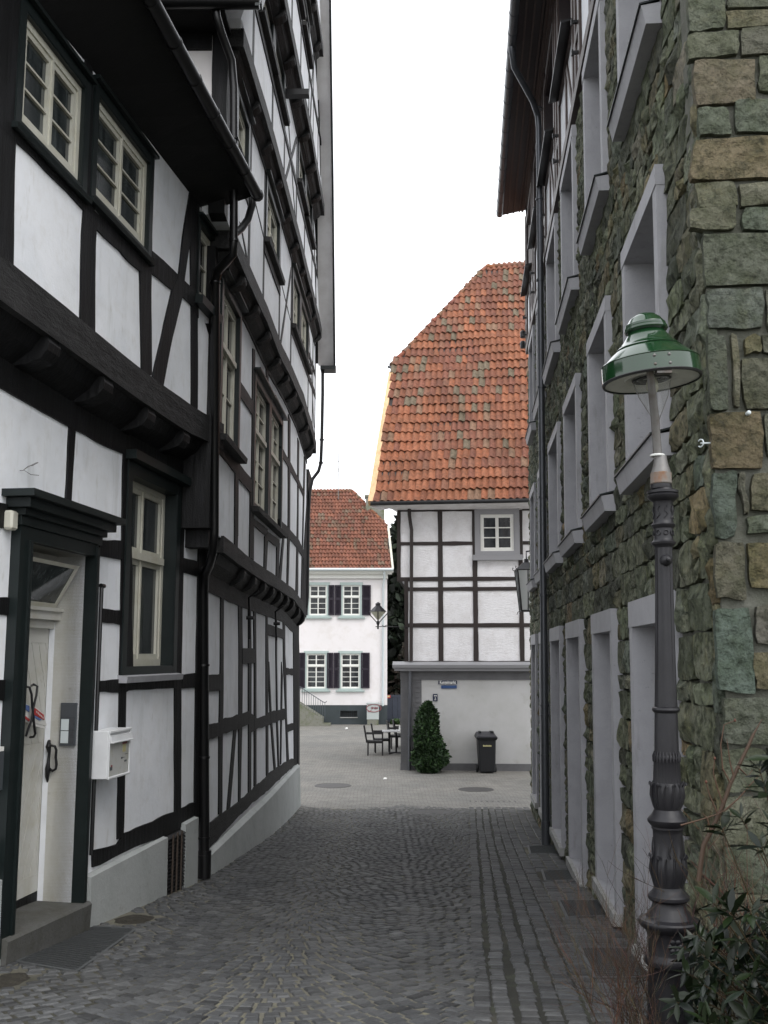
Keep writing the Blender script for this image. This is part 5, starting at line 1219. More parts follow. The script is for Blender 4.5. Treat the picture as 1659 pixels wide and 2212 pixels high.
# eaves
ovr = .52; zgR = 13.62
gx = RW.uv(1083, 443, ovr + .05)
mb = MB(); P = RW.P; u0, u1 = -.6, gx[0] - .0; zo = gx[1] + .04
u1 = RWL + .25; 
mb.hexa([P(u0, zo, ovr), P(u1, zo, ovr), P(u1, EAV + .02, -.1), P(u0, EAV + .02, -.1), P(u0, zo + .05, ovr), P(u1, zo + .05, ovr), P(u1, EAV + .12, -.1), P(u0, EAV + .12, -.1)])
sfR = mb.build('soffit', M['brownboard'], S)
mb = MB()
for k in range(1, 4):
    n_ = ovr * k / 4 + .02; zz = EAV + .0 + (zo - EAV) * (n_ + .1) / (ovr + .1); mb.fbox(RW, u0, u1, zz - .012, zz + .02, n_ - .014, n_ + .014)
mb.fbox(RW, u0, u1, EAV - .05, EAV + .06, 0.06, .11); mb.build('soffit_batten', M['browntimber'], S)
mb = MB(); mb.tube([P(u0, zo + .02, ovr + .07), P(u1, zo + .02, ovr + .07)], .075, 14)
for k in range(34):
    u = u1 - .2 - k * .5
    if u > u0: mb.tube([P(u - .012, zo + .02, ovr + .07), P(u + .012, zo + .02, ovr + .07)], .081, 14)
mb.build('gutter', M['zinc'], S, smooth=40)
mb = MB(); tp_ = math.tan(R_(48)); q = lambda u, n_, dz: P(u, zo + .12 + (ovr - n_) * tp_ + dz, n_)
mb.hexa([q(u0, ovr, 0), q(u1, ovr, 0), q(u1, -4.5, 0), q(u0, -4.5, 0), q(u0, ovr, .07), q(u1, ovr, .07), q(u1, -4.5, .07), q(u0, -4.5, .07)]); mb.build('roof', M['tile'], S)
mb = MB(); mb.prism(RW, [(.4, -.2), (RWL - .4, -.2), (RWL - .4, 12.8), (.4, 12.8)], -5, -.9); mb.build('inner_walls', M['plaster_warm'], S)
mb = MB(); e0 = P(RWL, 0, 0); mb.extr([P(RWL, -.2, -.02), P(RWL, -.2, -6), P(RWL, 13, -6), P(RWL, 13, -.02)], RW.d * -.2); mb.build('side_wall', M['plaster_warm'], S)
# downpipe
ub = RW.uv(1180.5, 1808.7, .1)[0]; dp = [P(ub - .9, zo - .02, ovr + .07), P(ub - .9, zo - .12, ovr + .07), P(ub - .75, zo - .30, ovr + .03), P(ub - .25, zo - .62, .22), P(ub - .04, zo - .75, .13), P(ub, zo - .95, .11), P(ub, 8, .11), P(ub, 4, .11), P(ub, gz(5.29 + ub) + .02, .11)]
mb = MB(); mb.tube(dp, [.05] * 6 + [.052, .055, .06], 14)
for z in (12.2, 10.6, 9.2, 7.4, 5.6, 4.05, 2.35, 2.2, 1.6): mb.tube([P(ub, z - .015, .11), P(ub, z + .015, .11)], .066, 14)
mb.tube([P(ub, .15, .11), P(ub, .62, .11)], .068, 14)
mb.build('downpipe', M['zinc'], S, smooth=45)
# ring bolts in the wall
for (t, x, y, F, nm) in (('p', 1215, 1360, RW, 'bright metal ring screwed into the corner stones right of the lamp'),):
    uvp = F.q(t, x, y, .05); c = F.P(uvp[0], uvp[1], .055); mb = MB(); r = .02
    mb.tube([c + F.d * r * math.cos(a) * 1.0 + Vector((0, 0, r * math.sin(a))) + F.n * .01 * math.cos(a) for a in [k * math.pi / 8 for k in range(2, 15)]], .004, 6); mb.tube([c - F.n * .06, c], .005, 6)
    tag(mb.build('wall_ring', M['lightzinc'], None, smooth=50, loc=c), nm, 'ring')
uvp = RF.q('v', 617, 298, .03); c = RF.P(uvp[0], uvp[1], .03); mb = MB(); mb.lathe([(-.03, .011), (.004, .012), (.010, .007), (.011, .001)], c, 12, ax=(RF.d, Vector((0, 0, 1)), RF.n)); tag(mb.build('wall_stud', M['lightzinc'], None, smooth=50, loc=c), 'small pale round stud in the stone face near the right edge', 'stud')
# ================================================================== HOUSE AT THE END (right half): white-washed brick, tiled roof
H = thing('half_timbered_house', 'white-washed half-timbered house with a steep orange tiled roof closing the lane', 'house', (2.4, 28.8, 0))
yaw = R_(4); HF = Fac((0.4, 28.8, 0), (math.cos(yaw), -math.sin(yaw), 0), (-math.sin(yaw), -math.cos(yaw), 0))
def hq(x, y, off=0): return HF.q('t', x, y, off)
hu = lambda x, y=1000: hq(x, y)[0]
hv = lambda y, x=1100: hq(x, y)[1]
HR = 7.0
win0 = window(HF, hu(1168), hu(1443), hv(722), hv(442), H, cas=.15, casmat='ht_framegrey', depth=.02, rows=3, frm='white_paint', glass='glass', fw=.05, sash=.045, mun=.03, casn=.05, sill=(.07, .16, .14, 'ht_framegrey'), label='grey-framed white six-pane window')
zc = hv(1372); zm = hv(870)
mb = MB(); wall(mb, HF, hu(712), HR, zm, hv(452) + .25, [win0], -.3, -.0); wall(mb, HF, hu(757), HR, zc, zm, (), -.3, -.001); mb.build('wall', M['ht_brick'], H)
# brick relief rows: shallow horizontal courses as real ledges
def hb(x0, x1, y0, y1, nm, n1=.02): return bar(HF, hu(x0), hu(x1) if x1 < 3000 else HR, hv(y1), hv(y0), H, nm, n1=n1, mat=M['ht_timber'], amp=.006)
hb(690, 713, 448, 880, 'corner_post'); hb(735, 758, 878, 1372, 'corner_post')
hb(941, 970, 455, 1368, 'post', .022); hb(1152, 1182, 450, 1368, 'post', .022); hb(1432, 1460, 742, 1368, 'post', .022); hb(1443, 1462, 450, 742, 'post', .022)
for x in (1760, 2060, 2360): hb(x, x + 28, 455, 1368, 'post', .022)
hb(712, 1168, 640, 662, 'rail'); hb(1462, 9999, 640, 662, 'rail'); hb(696, 9999, 855, 880, 'rail'); hb(757, 9999, 917, 940, 'rail'); hb(757, 9999, 1137, 1162, 'rail'); hb(757, 9999, 1366, 1376, 'rail'); hb(696, 1168, 446, 456, 'rail'); hb(1462, 9999, 446, 456, 'rail')
mb = MB(); mb.extr([HF.P(hu(690), zm, 0), HF.P(hu(690), zm, -8), HF.P(hu(690), 7.2, -8), HF.P(hu(690), 7.2, 0)], HF.d * .1); mb.build('side_wall', M['ht_timber'], H); mb = MB(); mb.extr([HF.P(hu(735), 0, -.02), HF.P(hu(735), 0, -8), HF.P(hu(735), zm, -8), HF.P(hu(735), zm, -.02)], HF.d * .1); mb.build('side_wall', M['ht_timber'], H)
# ledge and ground floor
zl = hv(1385)
mb = MB(); a = hu(665, 1400) ; P = HF.P
mb.hexa([P(a, zl - .10, .28), P(HR, zl - .10, .28), P(HR, zl - .14, -.1), P(a, zl - .14, -.1), P(a, zl - .02, .30), P(HR, zl - .02, .30), P(HR, zl + .07, -.0), P(a, zl + .07, -.0)])
mb.fbox(HF, a + .05, HR, zl - .19, zl - .10, -.1, .20); mb.build('ledge', M['ht_framegrey'], H)
g0, g1, gb = hu(710, 1700), hu(840, 1700), hv(1482)
mb = MB(); mb.fbox(HF, g0, HR, gb, zl - .14, -.3, .03); mb.fbox(HF, g0, HR, -.1, .19, -.3, .035); mb.build('render_band', M['ht_grey'], H)
mb = MB(); mb.fbox(HF, g1, HR, .19, gb, -.3, .005); mb.build('wall', M['ht_wall'], H)
# grey brick pier, brick by brick (runner bricks)
pier = MB(); pier.fbox(HF, g0 + .01, g1, .0, gb, -.3, .012); po = pier.build('pier', M['ht_grey'], H)
r = 0; z = .0; bcount = 0
bv, bf = None, None
mb0 = MB(); mb0.box((0, -.012, 0), (.205, .01, .058)); bo = mb0.build('brick', M['ht_grey'], None); bme = bo.data; bpy.data.objects.remove(bo)
mb0 = MB(); mb0.box((0, -.012, 0), (.098, .01, .058)); bo = mb0.build('brick', M['ht_grey'], None); bme2 = bo.data; bpy.data.objects.remove(bo)
while z < gb - .06:
    seq = ['L', 'S', 'L', 'S', 'L', 'S'] if r % 2 else ['S', 'L', 'S', 'L', 'S', 'L']
    u = g0 + .01
    for k in seq:
        l = .215 if k == 'L' else .108
        if u + l > g1 + .02: break
        o = bpy.data.objects.new('brick', bme if k == 'L' else bme2); COL.objects.link(o); o.parent = po; o.location = HF.P(u, z, .014 + random.uniform(0, .004)) - base_of(po); o.rotation_euler = (0, 0, -yaw); u += l
    z += .068; r += 1
# signs
def signboard(name, label, cat, t, x0, x1, y0, y1, mat, txt=None, size=.1, lines=1, border=None):
    u0, v1 = HF.q(t, x0, y0, .03); u1, v0 = HF.q(t, x1, y1, .03)
    root = thing(name, label, cat, HF.P((u0 + u1) / 2, (v0 + v1) / 2, .01))
    mb = MB(); mb.fbox(HF, u0, u1, v0, v1, .006, .03); mb.build('plate', M[mat], root)
    if border: 
        mb = MB(); b_ = .008; mb.fbox(HF, u0 + .01, u1 - .01, v1 - .018, v1 - .01, .03, .033); mb.fbox(HF, u0 + .01, u1 - .01, v0 + .01, v0 + .018, .03, .033); mb.build('border', M[border], root)
    if txt:
        for k, tx in enumerate(txt):
            cu = bpy.data.curves.new('lettering', 'FONT'); cu.body = tx; cu.size = size; cu.align_x = 'CENTER'; cu.align_y = 'CENTER'; cu.extrude = .002; cu.offset = .0025
            o = bpy.data.objects.new('lettering', cu); COL.objects.link(o); dg_ = bpy.context.evaluated_depsgraph_get(); me = bpy.data.meshes.new_from_object(o.evaluated_get(dg_)); bpy.data.objects.remove(o)
            me.materials.clear(); me.materials.append(M['signwhite'])
            xs = [v.co.x for v in me.vertices]; sx = ((u1 - u0) * .86 / max(1e-3, (max(xs) - min(xs)))) if lines == 1 else 1
            o = bpy.data.objects.new('lettering', me); COL.objects.link(o); o.parent = root
            vv = v1 - (v1 - v0) * (k + .5) / len(txt); o.location = HF.P((u0 + u1) / 2, vv, .033) - base_of(root); o.rotation_euler = (math.pi / 2, 0, -yaw); o.scale = (sx, 1, 1)
    return root
signboard('street_sign', 'dark blue street sign reading Kungelmarkt on the pale end wall', 'street sign', 'y', 392, 962, 348, 462, 'signblue', ['Kungelmarkt'], .13)
signboard('blue_plate', 'narrow bright blue plate just under the street sign', 'sign', 'y', 480, 955, 492, 592, 'signblue2', None, border='signblue')
plq = signboard('small_plaque', 'small upright dark blue plaque left of and below the street sign', 'plaque', 'y', 228, 370, 755, 975, 'signblue', None)
for x0_, x1_, y0_, y1_ in ((262, 285, 795, 830), (300, 318, 800, 828), (322, 345, 798, 826), (278, 320, 868, 880), (290, 306, 880, 905), (275, 322, 925, 942)):
    mb = MB(); ua_, va_ = HF.q('y', x0_, y1_, .03); ub_, vb2_ = HF.q('y', x1_, y0_, .03); mb.fbox(HF, ua_, ub_, va_, vb2_, .03, .034); mb.build('lettering', M['signwhite'], plq)
# eaves + roof
yw = R_(8); e0 = atY(*V('k', 60, 2100), 28.35)
HS = Slope(e0, (math.cos(yw), -math.sin(yw), 0), (math.sin(yw) * .62, math.cos(yw) * .62, .79))
kp = lambda x, y: HS.uw(*V('k', x, y))
poly = [kp(88, 2092), kp(250, 1000), kp(235, 935), kp(1035, 104), kp(1330, 86)]
uR = 7.5; top = sum(p[1] for p in poly[3:]) / 2
poly = [poly[0], poly[1], poly[2], (poly[3][0], top), (uR, top), (uR, poly[0][1])]
mb = MB(); k = len(poly); mb.extr([HS.P(u, w_, -.02) for u, w_ in poly], HS.n * -.12); roofH = mb.build('roof', M['ht_timber'], H)
bot = poly[0][1]
tiles(HS, [(poly[0][0] + .02, bot - .02), (poly[1][0] + .02, poly[1][1]), (poly[2][0] + .02, poly[2][1]), (poly[3][0], top), (uR, top), (uR, bot - .02)], (kp(1400, 2060)[0] - kp(95, 2090)[0]) / 22.8, (top - bot) / 28.6, roofH, 300, sag=.05, seed=2)
# verge board and hip/ridge tiles
mb = MB(); a, b = HS.P(*poly[0], 0), HS.P(*poly[1], 0); ww = HS.d * -.17
mb.hexa([a + ww - HS.n * .14, a - HS.n * .14, b - HS.n * .14, b + ww * .8 - HS.n * .14, a + ww + HS.n * .05, a + HS.n * .05, b + HS.n * .05, b + ww * .8 + HS.n * .05]); mb.build('verge_board', M['newwood'], H)
mb = MB(); a, b = HS.P(*poly[2], 0), HS.P(poly[2][0] + .28, poly[2][1] - .12, .0)
mb.tube([a + HS.d * -.12 - HS.n * .05, a + HS.d * .12 - HS.n * .07 - HS.s * .12, b + HS.n * .02 - HS.s * .1], .045, 8); mb.build('lead_flashing', M['zinc'], H)
def ridge(a, b, n_, par):
    a, b = Vector(a), Vector(b); d = (b - a) / n_
    for k in range(n_):
        mb = MB(); mb.cur = tuple(c * random.uniform(.85, 1.1) for c in TCOL[random.choice((0, 1, 2, 3, 4, 5))]); p0 = a + d * k; p1 = p0 + d * 1.12
        mb.tube([p0 + Vector((0, 0, .02)), p1 + Vector((0, 0, -.01))], .095, 8, r1=.075); mb.build('ridge_tile', M['tile'], par, smooth=50)
ridge(HS.P(poly[2][0], poly[2][1], -.02), HS.P(poly[3][0], top, -.02), 17, roofH); ridge(HS.P(poly[3][0], top, -.02), HS.P(uR, top, -.02), 14, roofH)
# back slope + hip
mb = MB(); rr_ = HS.P(poly[3][0], top, -.03); r2 = HS.P(uR, top, -.03); hl = HS.P(poly[2][0], poly[2][1], -.03)
back = Vector((math.sin(yw), math.cos(yw), 0)); 
mb.add([rr_, r2, r2 + back * 4.5 - Vector((0, 0, 5.6)), rr_ + back * 4.5 - Vector((0, 0, 5.6)), hl, hl + back * 5.2, hl + back * 9 - Vector((0, 0, 4.5))], [(0, 1, 2, 3), (4, 0, 5), (0, 3, 5), (5, 3, 6)]); mb.build('back_roof', M['ht_timber'], H)
mb = MB(); a = HS.P(poly[0][0], bot, 0); b = HS.P(uR, bot, 0)
mb.tube([a + Vector((-.1, -.05, -.05)), b + Vector((0, -.05, -.05))], .06, 8); mb.build('gutter', M['pipe_black'], H, smooth=45)
mb = MB(); P = HF.P; zt = hv(446); z1 = a.z - .06
mb.hexa([a + Vector((-.02, .03, -.08)), b + Vector((0, .03, -.08)), P(HR, zt, -.02), P(hu(690), zt, -.02), a + Vector((-.02, .03, -.02)), b + Vector((0, .03, -.02)), P(HR, zt + .3, -.02), P(hu(690), zt + .3, -.02)]); mb.build('soffit', M['soffit'], H)
mb = MB(); c0 = atY(*V('t', 528, 428), 28.5); c1 = atY(*V('t', 590, 448), 28.6); c2 = atY(*V('t', 650, 436), 28.6); c3 = atY(*V('t', 692, 462), 28.7); c4 = atY(*V('t', 692, 415), 28.7); c5 = atY(*V('t', 528, 408), 28.5)
mb.extr([c0, c1, c2, c3, c4, c5], (0, .08, 0)); mb.build('gable_bracket_board', M['soffit'], H)
# downpipe
mb = MB(); pts_ = [HF.P(*HF.q('t', x, y, .1), .1) for x, y in ((765, 420), (765, 480), (772, 530), (778, 570), (778, 700), (776, 1368))]; mb.tube(pts_, .05, 8); mb.build('downpipe', M['ht_timber'], H, smooth=50)
mb = MB(); mb.tube([HF.P(*HF.q('t', 770, 1412, .1), .1), HF.P(*HF.q('t', 764, 2035, .1), .1)], .045, 8)
q_ = HF.q('t', 766, 1830, .1); mb.tube([HF.P(q_[0], q_[1] - .04, .1), HF.P(q_[0], q_[1] + .04, .1)], .06, 8); mb.build('downpipe', M['zinc'], H, smooth=50)
# ================================================================== WHITE HOUSE
Wh = thing('white_house', 'pale pink-white house with aubergine shutters and a hipped red roof behind the plaza', 'house', (-3, 47.8, 0))
wq = lambda x, y, off=0: WF.q('t', x, y, off)
wu = lambda x, y=1200: wq(x, y)[0]; wv = lambda y, x=350: wq(x, y)[1]
WL = wu(-420); WRt = wu(630)
hw = []
for x0, x1 in ((-258, -143), (-56, 60), (150, 266), (354, 469)):
    hw.append(window(WF, wu(x0) - .1, wu(x1) + .1, wv(1100), wv(888), Wh, cas=.12, casmat='sagegreen', depth=.04, rows=3, trans=.62, rows2=2, frm='white_paint', glass='glass', fw=.04, sash=.028, mun=.024, casn=.05, sill=(.1, .07, .1, 'sagegreen')))
for x0, x1 in ((-72, 53), (138, 262), (346, 468)):
    hw.append(window(WF, wu(x0) - .1, wu(x1) + .1, wv(1545), wv(1305), Wh, cas=.12, casmat='sagegreen', depth=.04, rows=4, trans=.66, rows2=2, frm='white_paint', glass='glass', fw=.04, sash=.028, mun=.024, casn=.05, sill=(.1, .07, .1, 'sagegreen')))
zbase = wv(1635)
mb = MB(); wall(mb, WF, WL, WRt, zbase, wv(868), hw, -.3, 0); mb.build('wall', M['pinkwall'], Wh)
cel = (wu(345, 1690), wu(448, 1690), wv(1708), wv(1670))
mb = MB(); wall(mb, WF, WL, WRt + .0, -.1, zbase, [cel], -.3, -.002); mb.fbox(WF, cel[0], cel[1], cel[2], cel[3], -.25, -.2); mb.build('base', M['darkbase'], Wh)
mb = MB(); mb.fbox(WF, cel[0] - .02, cel[1] + .02, cel[2] - .04, cel[2] - .001, -.1, .03); cw_ = mb.build('cellar_window', M['greysill'], Wh)
for k in range(9): u = cel[0] + (cel[1] - cel[0]) * (k + .5) / 9; mb = MB(); mb.fbox(WF, u - .012, u + .012, cel[2], cel[3], -.08, -.05); mb.build('bar', M['blackpaint'], cw_)
def shutter(x0, x1, y0, y1):
    u0, u1, v0, v1 = wu(x0), wu(x1), wv(y1), wv(y0); mb = MB(); f = lambda *q: mb.fbox(WF, *q); s = .07
    f(u0, u0 + s, v0, v1, .02, .07); f(u1 - s, u1, v0, v1, .02, .07); f(u0 + s, u1 - s, v0, v0 + s, .02, .07); f(u0 + s, u1 - s, v1 - s, v1, .02, .07); m_ = (v0 + v1) / 2 + .05; f(u0 + s, u1 - s, m_ - .04, m_ + .04, .02, .07); f(u0 + s, u1 - s, v0 + s, v1 - s, .02, .025)
    o = mb.build('shutter', M['shutter'], Wh); z = v0 + s + .02
    lm = MB()
    while z < v1 - s - .03:
        if abs(z - m_) > .06: lm.hexa([WF.P(u0 + s, z, .06), WF.P(u1 - s, z, .06), WF.P(u1 - s, z + .02, .03), WF.P(u0 + s, z + .02, .03), WF.P(u0 + s, z + .008, .06), WF.P(u1 - s, z + .008, .06), WF.P(u1 - s, z + .028, .03), WF.P(u0 + s, z + .028, .03)])
        z += .055
    l_ = lm.build('louvres', M['shutter'], o); l_['kind'] = 'stuff'
for a, b in ((-138, -98), (-95, -60), (65, 104), (108, 146), (271, 307), (310, 350), (476, 530)): shutter(a, b, 905, 1088)
for a, b in ((58, 92), (96, 134), (265, 303), (306, 343), (471, 524)): shutter(a, b, 1316, 1532)
mb = MB(); f = lambda *q: mb.fbox(WF, *q); f(WL, WRt + .03, wv(866), wv(838), -.3, .12); f(WL, wu(660), wv(838), wv(828), -.3, .34); f(WL, wu(668), wv(828), wv(818), -.3, .44)
mb.build('cornice', M['white_paint'], Wh)
mb = MB(); gy = wv(815); mb.tube([WF.P(WL, gy, .5), WF.P(wu(668), gy, .5)], .07, 8); mb.build('gutter', M['lightzinc'], Wh, smooth=50)
e1 = WF.P(0, gy + .02, .45); WS = Slope(e1, (1, 0, 0), (0, .66, .75)); tp = lambda x, y: WS.uw(*V('t', x, y))
pw = [tp(658, 808), tp(630, 548), tp(420, 332), tp(180, 330)]
tw_ = pw[2][1]; pw = [(pw[0][0], -.02), pw[1], (pw[2][0], tw_), (WL + 2, tw_), (WL + 1.4, -.02)]
mb = MB(); mb.extr([WS.P(u, w_, -.03) for u, w_ in pw], WS.n * -.1); roofW = mb.build('roof', M['ht_timber'], Wh)
WCOL = [(.235, .10, .072), (.22, .095, .07), (.25, .11, .078), (.20, .093, .073), (.19, .12, .092), (.17, .13, .105)]
tiles(WS, pw, (pw[0][0] - tp(180, 800)[0]) / 22.5, tw_ / 21.5, roofW, 300, cols=WCOL, wts=[5, 5, 3, 3, 1.6, .8], sag=.02, seed=5)
ridge(WS.P(pw[1][0], pw[1][1], -.02), WS.P(pw[2][0], tw_, -.02), 9, roofW); ridge(WS.P(pw[2][0], tw_, -.02), WS.P(WL + 2, tw_, -.02), 16, roofW)
mb = MB(); a = WS.P(*pw[0], 0); b = WS.P(*pw[1], 0); mb.hexa([a, a + Vector((.1, 0, 0)), b + Vector((.1, 0, 0)), b, a + WS.n * .06, a + Vector((.1, 0, 0)) + WS.n * .06, b + Vector((.1, 0, 0)) + WS.n * .06, b + WS.n * .06]); mb.build('verge_board', M['cream'], Wh)
mb = MB(); a = WS.P(pw[2][0], tw_, -.04); b = WS.P(WL + 2, tw_, -.04); h_ = WS.P(*pw[1], -.04)
mb.add([a, b, b + Vector((0, 4, -4.5)), a + Vector((0, 4, -4.5)), h_, h_ + Vector((0, 3.5, 0)), h_ + Vector((0, 7, -4))], [(0, 1, 2, 3), (4, 5, 0), (0, 5, 3), (5, 6, 3)]); mb.build('back_roof', M['ht_timber'], Wh)
mb = MB(); mb.box((WL, 48.1, 0), (WRt - .02, 56, 6)); mb.build('inner_walls', M['pinkwall'], Wh)
mb = MB(); mb.tube([WF.P(*wq(613, 824, .45), .45), WF.P(*wq(613, 860, .3), .3), WF.P(*wq(606, 905, .1), .1), WF.P(*wq(603, 1640, .1), .1)], .05, 8); mb.build('downpipe', M['lightzinc'], Wh, smooth=50)
mb = MB(); c = atY(*V('t', 562, 466), 50.5); mb.box((c.x - .5, 50.1, c.z - 2), (c.x + .42, 50.9, c.z + .75)); mb.box((c.x - .56, 50.04, c.z + .75), (c.x + .48, 50.96, c.z + .85)); mb.build('chimney', M['concrete'], Wh)
# antenna
ab = atY(731, 1062, 50.6); at_ = atY(731, 978, 50.6); an = MB(); an.tube([ab - Vector((0, 0, .4)), at_], .022, 6)
for z, l in ((.22, .35), (.42, .2), (.47, .3)): an.tube([at_ + Vector((-l * .3, 0, -z * 2.0)), at_ + Vector((l, 0, -z * 2.0))], .014, 5)
tag(an.build('antenna', M['lampgrey'], None, loc=ab), 'thin television antenna mast on the ridge of the pale house', 'antenna')
# overhead cable
cb = [atY(*V('t', x, y), 44) for x, y in ((140, 838), (260, 832), (420, 800), (560, 762))]
# stairs with railing
st = thing('stair', 'mossy concrete stair with a thin metal railing at the pale house', 'stair', (-5, 46.9, 0))
sq = lambda x, y, off: WF.P(*WF.q('w', x, y, off), off)
mb = MB(); n0, n1 = .03, 1.25
prof = [WF.q('w', x, y, n1) for x, y in ((800, 1270), (800, 1215), (610, 1215), (610, 1060), (20, 680))]
xl = WL; prof = [(prof[0][0], -.05)] + prof[1:] + [(prof[4][0] - 1.2, prof[4][1] + .75), (prof[4][0] - 2.4, prof[4][1] + .75), (prof[4][0] - 2.4, -.05)]
mb.prism(WF, prof, n0, n1); mb.build('flight', M['concrete'], st)
rp = [WF.P(*WF.q('w', x, y, n1 - .08), n1 - .08) for x, y in ((718, 625), (705, 655), (660, 660), (620, 640), (130, 320), (-120, 155))]
mb = MB(); mb.tube(rp, .02, 6); rl = mb.build('handrail', M['intercom'], st, smooth=50)
for x in list(range(-10, 640, 57)) + [678]:
    t_ = WF.q('w', x, 320 + (x - 130) * .653 if x < 640 else 660, n1 - .08); bb = WF.q('w', x, 715 + (x - 20) * .62 if x < 600 else 1090, n1 - .08)
    mb = MB(); mb.tube([WF.P(t_[0], t_[1], n1 - .08), WF.P(t_[0], min(bb[1], t_[1] - .5), n1 - .08)], .011, 5); mb.build('baluster', M['intercom'], st)
# electric cabinet with tag
cq = lambda x, y, off=.55: WF.q('s', x, y, off)
cbn = thing('cabinet', 'pale grey electricity cabinet with a maroon oval graffiti tag', 'cabinet', WF.P(cq(480, 1000)[0], 0, .4))
u0, u1 = cq(290, 800)[0], cq(665, 800)[0]; zt = cq(480, 345)[1]; zmid = cq(480, 825)[1]
mb = MB(); mb.fbox(WF, u0 + .02, u1 - .02, zmid, zt - .06, .12, .55); mb.build('body', M['cabinet'], cbn); mb = MB(); mb.fbox(WF, u0 - .0, u1 + .0, zt - .06, zt, .1, .58); mb.build('lid', M['cabinet'], cbn)
mb = MB(); mb.fbox(WF, u0 + .04, u1 - .04, 0, zmid - .002, .14, .53); mb.build('pedestal', M['concrete'], cbn)
cc = cq(505, 500, .56); pts_ = [WF.P(cc[0] + .33 * math.cos(a), cc[1] + .17 * math.sin(a), .56) for a in [k * math.pi / 12 for k in range(24)]]
mb = MB(); mb.tube(pts_, .018, 6, closed=True)
tl = [cq(x, y, .56) for x, y in ((430, 555), (400, 590), (360, 605), (340, 580), (370, 575))]; mb.tube([WF.P(a, b, .56) for a, b in tl], .015, 6)
for lx in (((455, 470), (425, 480), (455, 505), (430, 530)), ((470, 530), (470, 465), (505, 480), (475, 500)), ((515, 530), (530, 465), (548, 530)), ((560, 465), (560, 530), (590, 500), (565, 470)), ((600, 465), (620, 480), (600, 530), (590, 490))):
    mb.tube([WF.P(*cq(x, y, .56), .56) for x, y in lx], .014, 5)
mb.build('graffiti_tag', M['maroon'], cbn)
# gate with notice, trees behind
gt = thing('gate', 'dark blue-grey metal gate between the pale house and the half-timbered house', 'gate', (1.0, 48.3, 0))
GF = Fac((0, 48.3, 0), (1, 0, 0), (0, -1, 0)); gu = lambda x: GF.q('t', x, 1650)[0]; gz1 = GF.q('t', 670, 1572)[1]
for k in range(8):
    a = gu(627) + k * .26; mb = MB(); mb.fbox(GF, a + .006, a + .254, .06, gz1 - .03 * (k % 2) * .2, -.03, .01); mb.build('panel', M['gatepaint'], gt)
mb = MB(); mb.fbox(GF, gu(627), gu(627) + 2.08, gz1 - .12, gz1 - .05, .012, .03); mb.fbox(GF, gu(627), gu(627) + 2.08, .2, .27, .012, .03); mb.build('frame', M['gatepaint'], gt)
ns = thing('notice', 'small pale notice with a red border on the dark gate', 'notice', GF.P(gu(640), 1.9, .03))
a, b, c, d = gu(629), gu(651), GF.q('t', 640, 1592)[1], GF.q('t', 640, 1574)[1]
mb = MB(); mb.fbox(GF, a, b, c, d, .032, .045); mb.build('border', M['red'], ns); mb = MB(); mb.fbox(GF, a + .03, b - .04, c + .04, d - .02, .046, .05); mb.build('face', M['yellowtape'], ns)
# ================================================================== PLANTS
def tuft(mb, rnd, c, n, size, cols, up=0.0, spread=1.0, wid=.35):
    for _ in range(n):
        d = Vector((rnd.gauss(0, 1), rnd.gauss(0, 1), rnd.gauss(0, 1) + up)).normalized(); s = size * rnd.uniform(.6, 1.35)
        x = d.cross(Vector((rnd.gauss(0, 1), rnd.gauss(0, 1), rnd.gauss(0, 1)))).normalized() * s * wid; p = Vector(c) + d * s * .3 * spread
        f = rnd.uniform(.5, 1.5); co = rnd.choice(cols); mb.cur = tuple(v * f for v in co)
        mb.add([p - x * .6, p + d * s * .5 - x, p + d * s, p + d * s * .5 + x, p + x * .6], [(0, 1, 2, 3, 4)])
def conifer(name, label, cat, base, h, r, nt, size, cols, group=None, shape=.8, seed=1, trunk=.08, per=7, noise_a=.35, low=.02):
    rnd = random.Random(seed); root = thing(name, label, cat, base, group); b = Vector(base)
    mb = MB(); mb.tube([b - Vector((0, 0, .05)), b + Vector((.02, 0, h * .5)), b + Vector((0, 0, h * .93))], trunk, 7, r1=trunk * .15); mb.build('trunk', M['bark'], root, smooth=50)
    mb = MB()
    for _ in range(nt):
        t = rnd.random() ** 1.25 * (1 - low) + low; a = rnd.uniform(0, 6.283)
        rr = r * (1 - t) ** shape * min(1, (t + .05) * 6) * (1 + noise_a * noise.noise(Vector((math.cos(a) * 1.6, math.sin(a) * 1.6, t * 5 + seed)))) * (rnd.random() ** .35)
        c = b + Vector((rr * math.cos(a), rr * math.sin(a), t * h)); tuft(mb, rnd, c, per, size * rnd.uniform(.7, 1.3), cols, up=.55)
    mb.build('crown', M['thuja'], root); return root
GC = [(.030, .075, .018), (.022, .058, .016), (.045, .10, .025), (.018, .045, .014)]
tb = ground(*V('t', 875, 2035)); conifer('conical_evergreen', 'dense conical green thuja bush against the pale end wall', 'bush', (tb.x, tb.y - .42, 0), 1.84, .50, 4200, .065, GC, seed=3, shape=.46, per=7, noise_a=.5, trunk=.03)
DC = [(.016, .030, .014), (.012, .022, .012), (.024, .040, .018), (.010, .016, .010)]
conifer('evergreen_tree', 'tall dark evergreen tree behind the gap between the two end houses', 'tree', (1.7, 55, 0), 12.4, 3.1, 4200, .42, DC, 'dark trees behind the gate', seed=5, shape=.75, trunk=.2, per=6)
conifer('evergreen_tree', 'dark evergreen tree lower and farther right, mostly hidden by the half-timbered end house', 'tree', (4.6, 57, 0), 10.5, 3.4, 2600, .45, DC, 'dark trees behind the gate', seed=6, shape=.8, trunk=.2, per=6)
BC = [(.050, .036, .026), (.035, .030, .020), (.022, .028, .016)]
conifer('brown_bush', 'dull brown leafless bush just behind the dark gate', 'bush', (1.75, 51, 0), 4.2, 1.6, 1100, .24, BC, seed=8, shape=.5, trunk=.07, per=5)
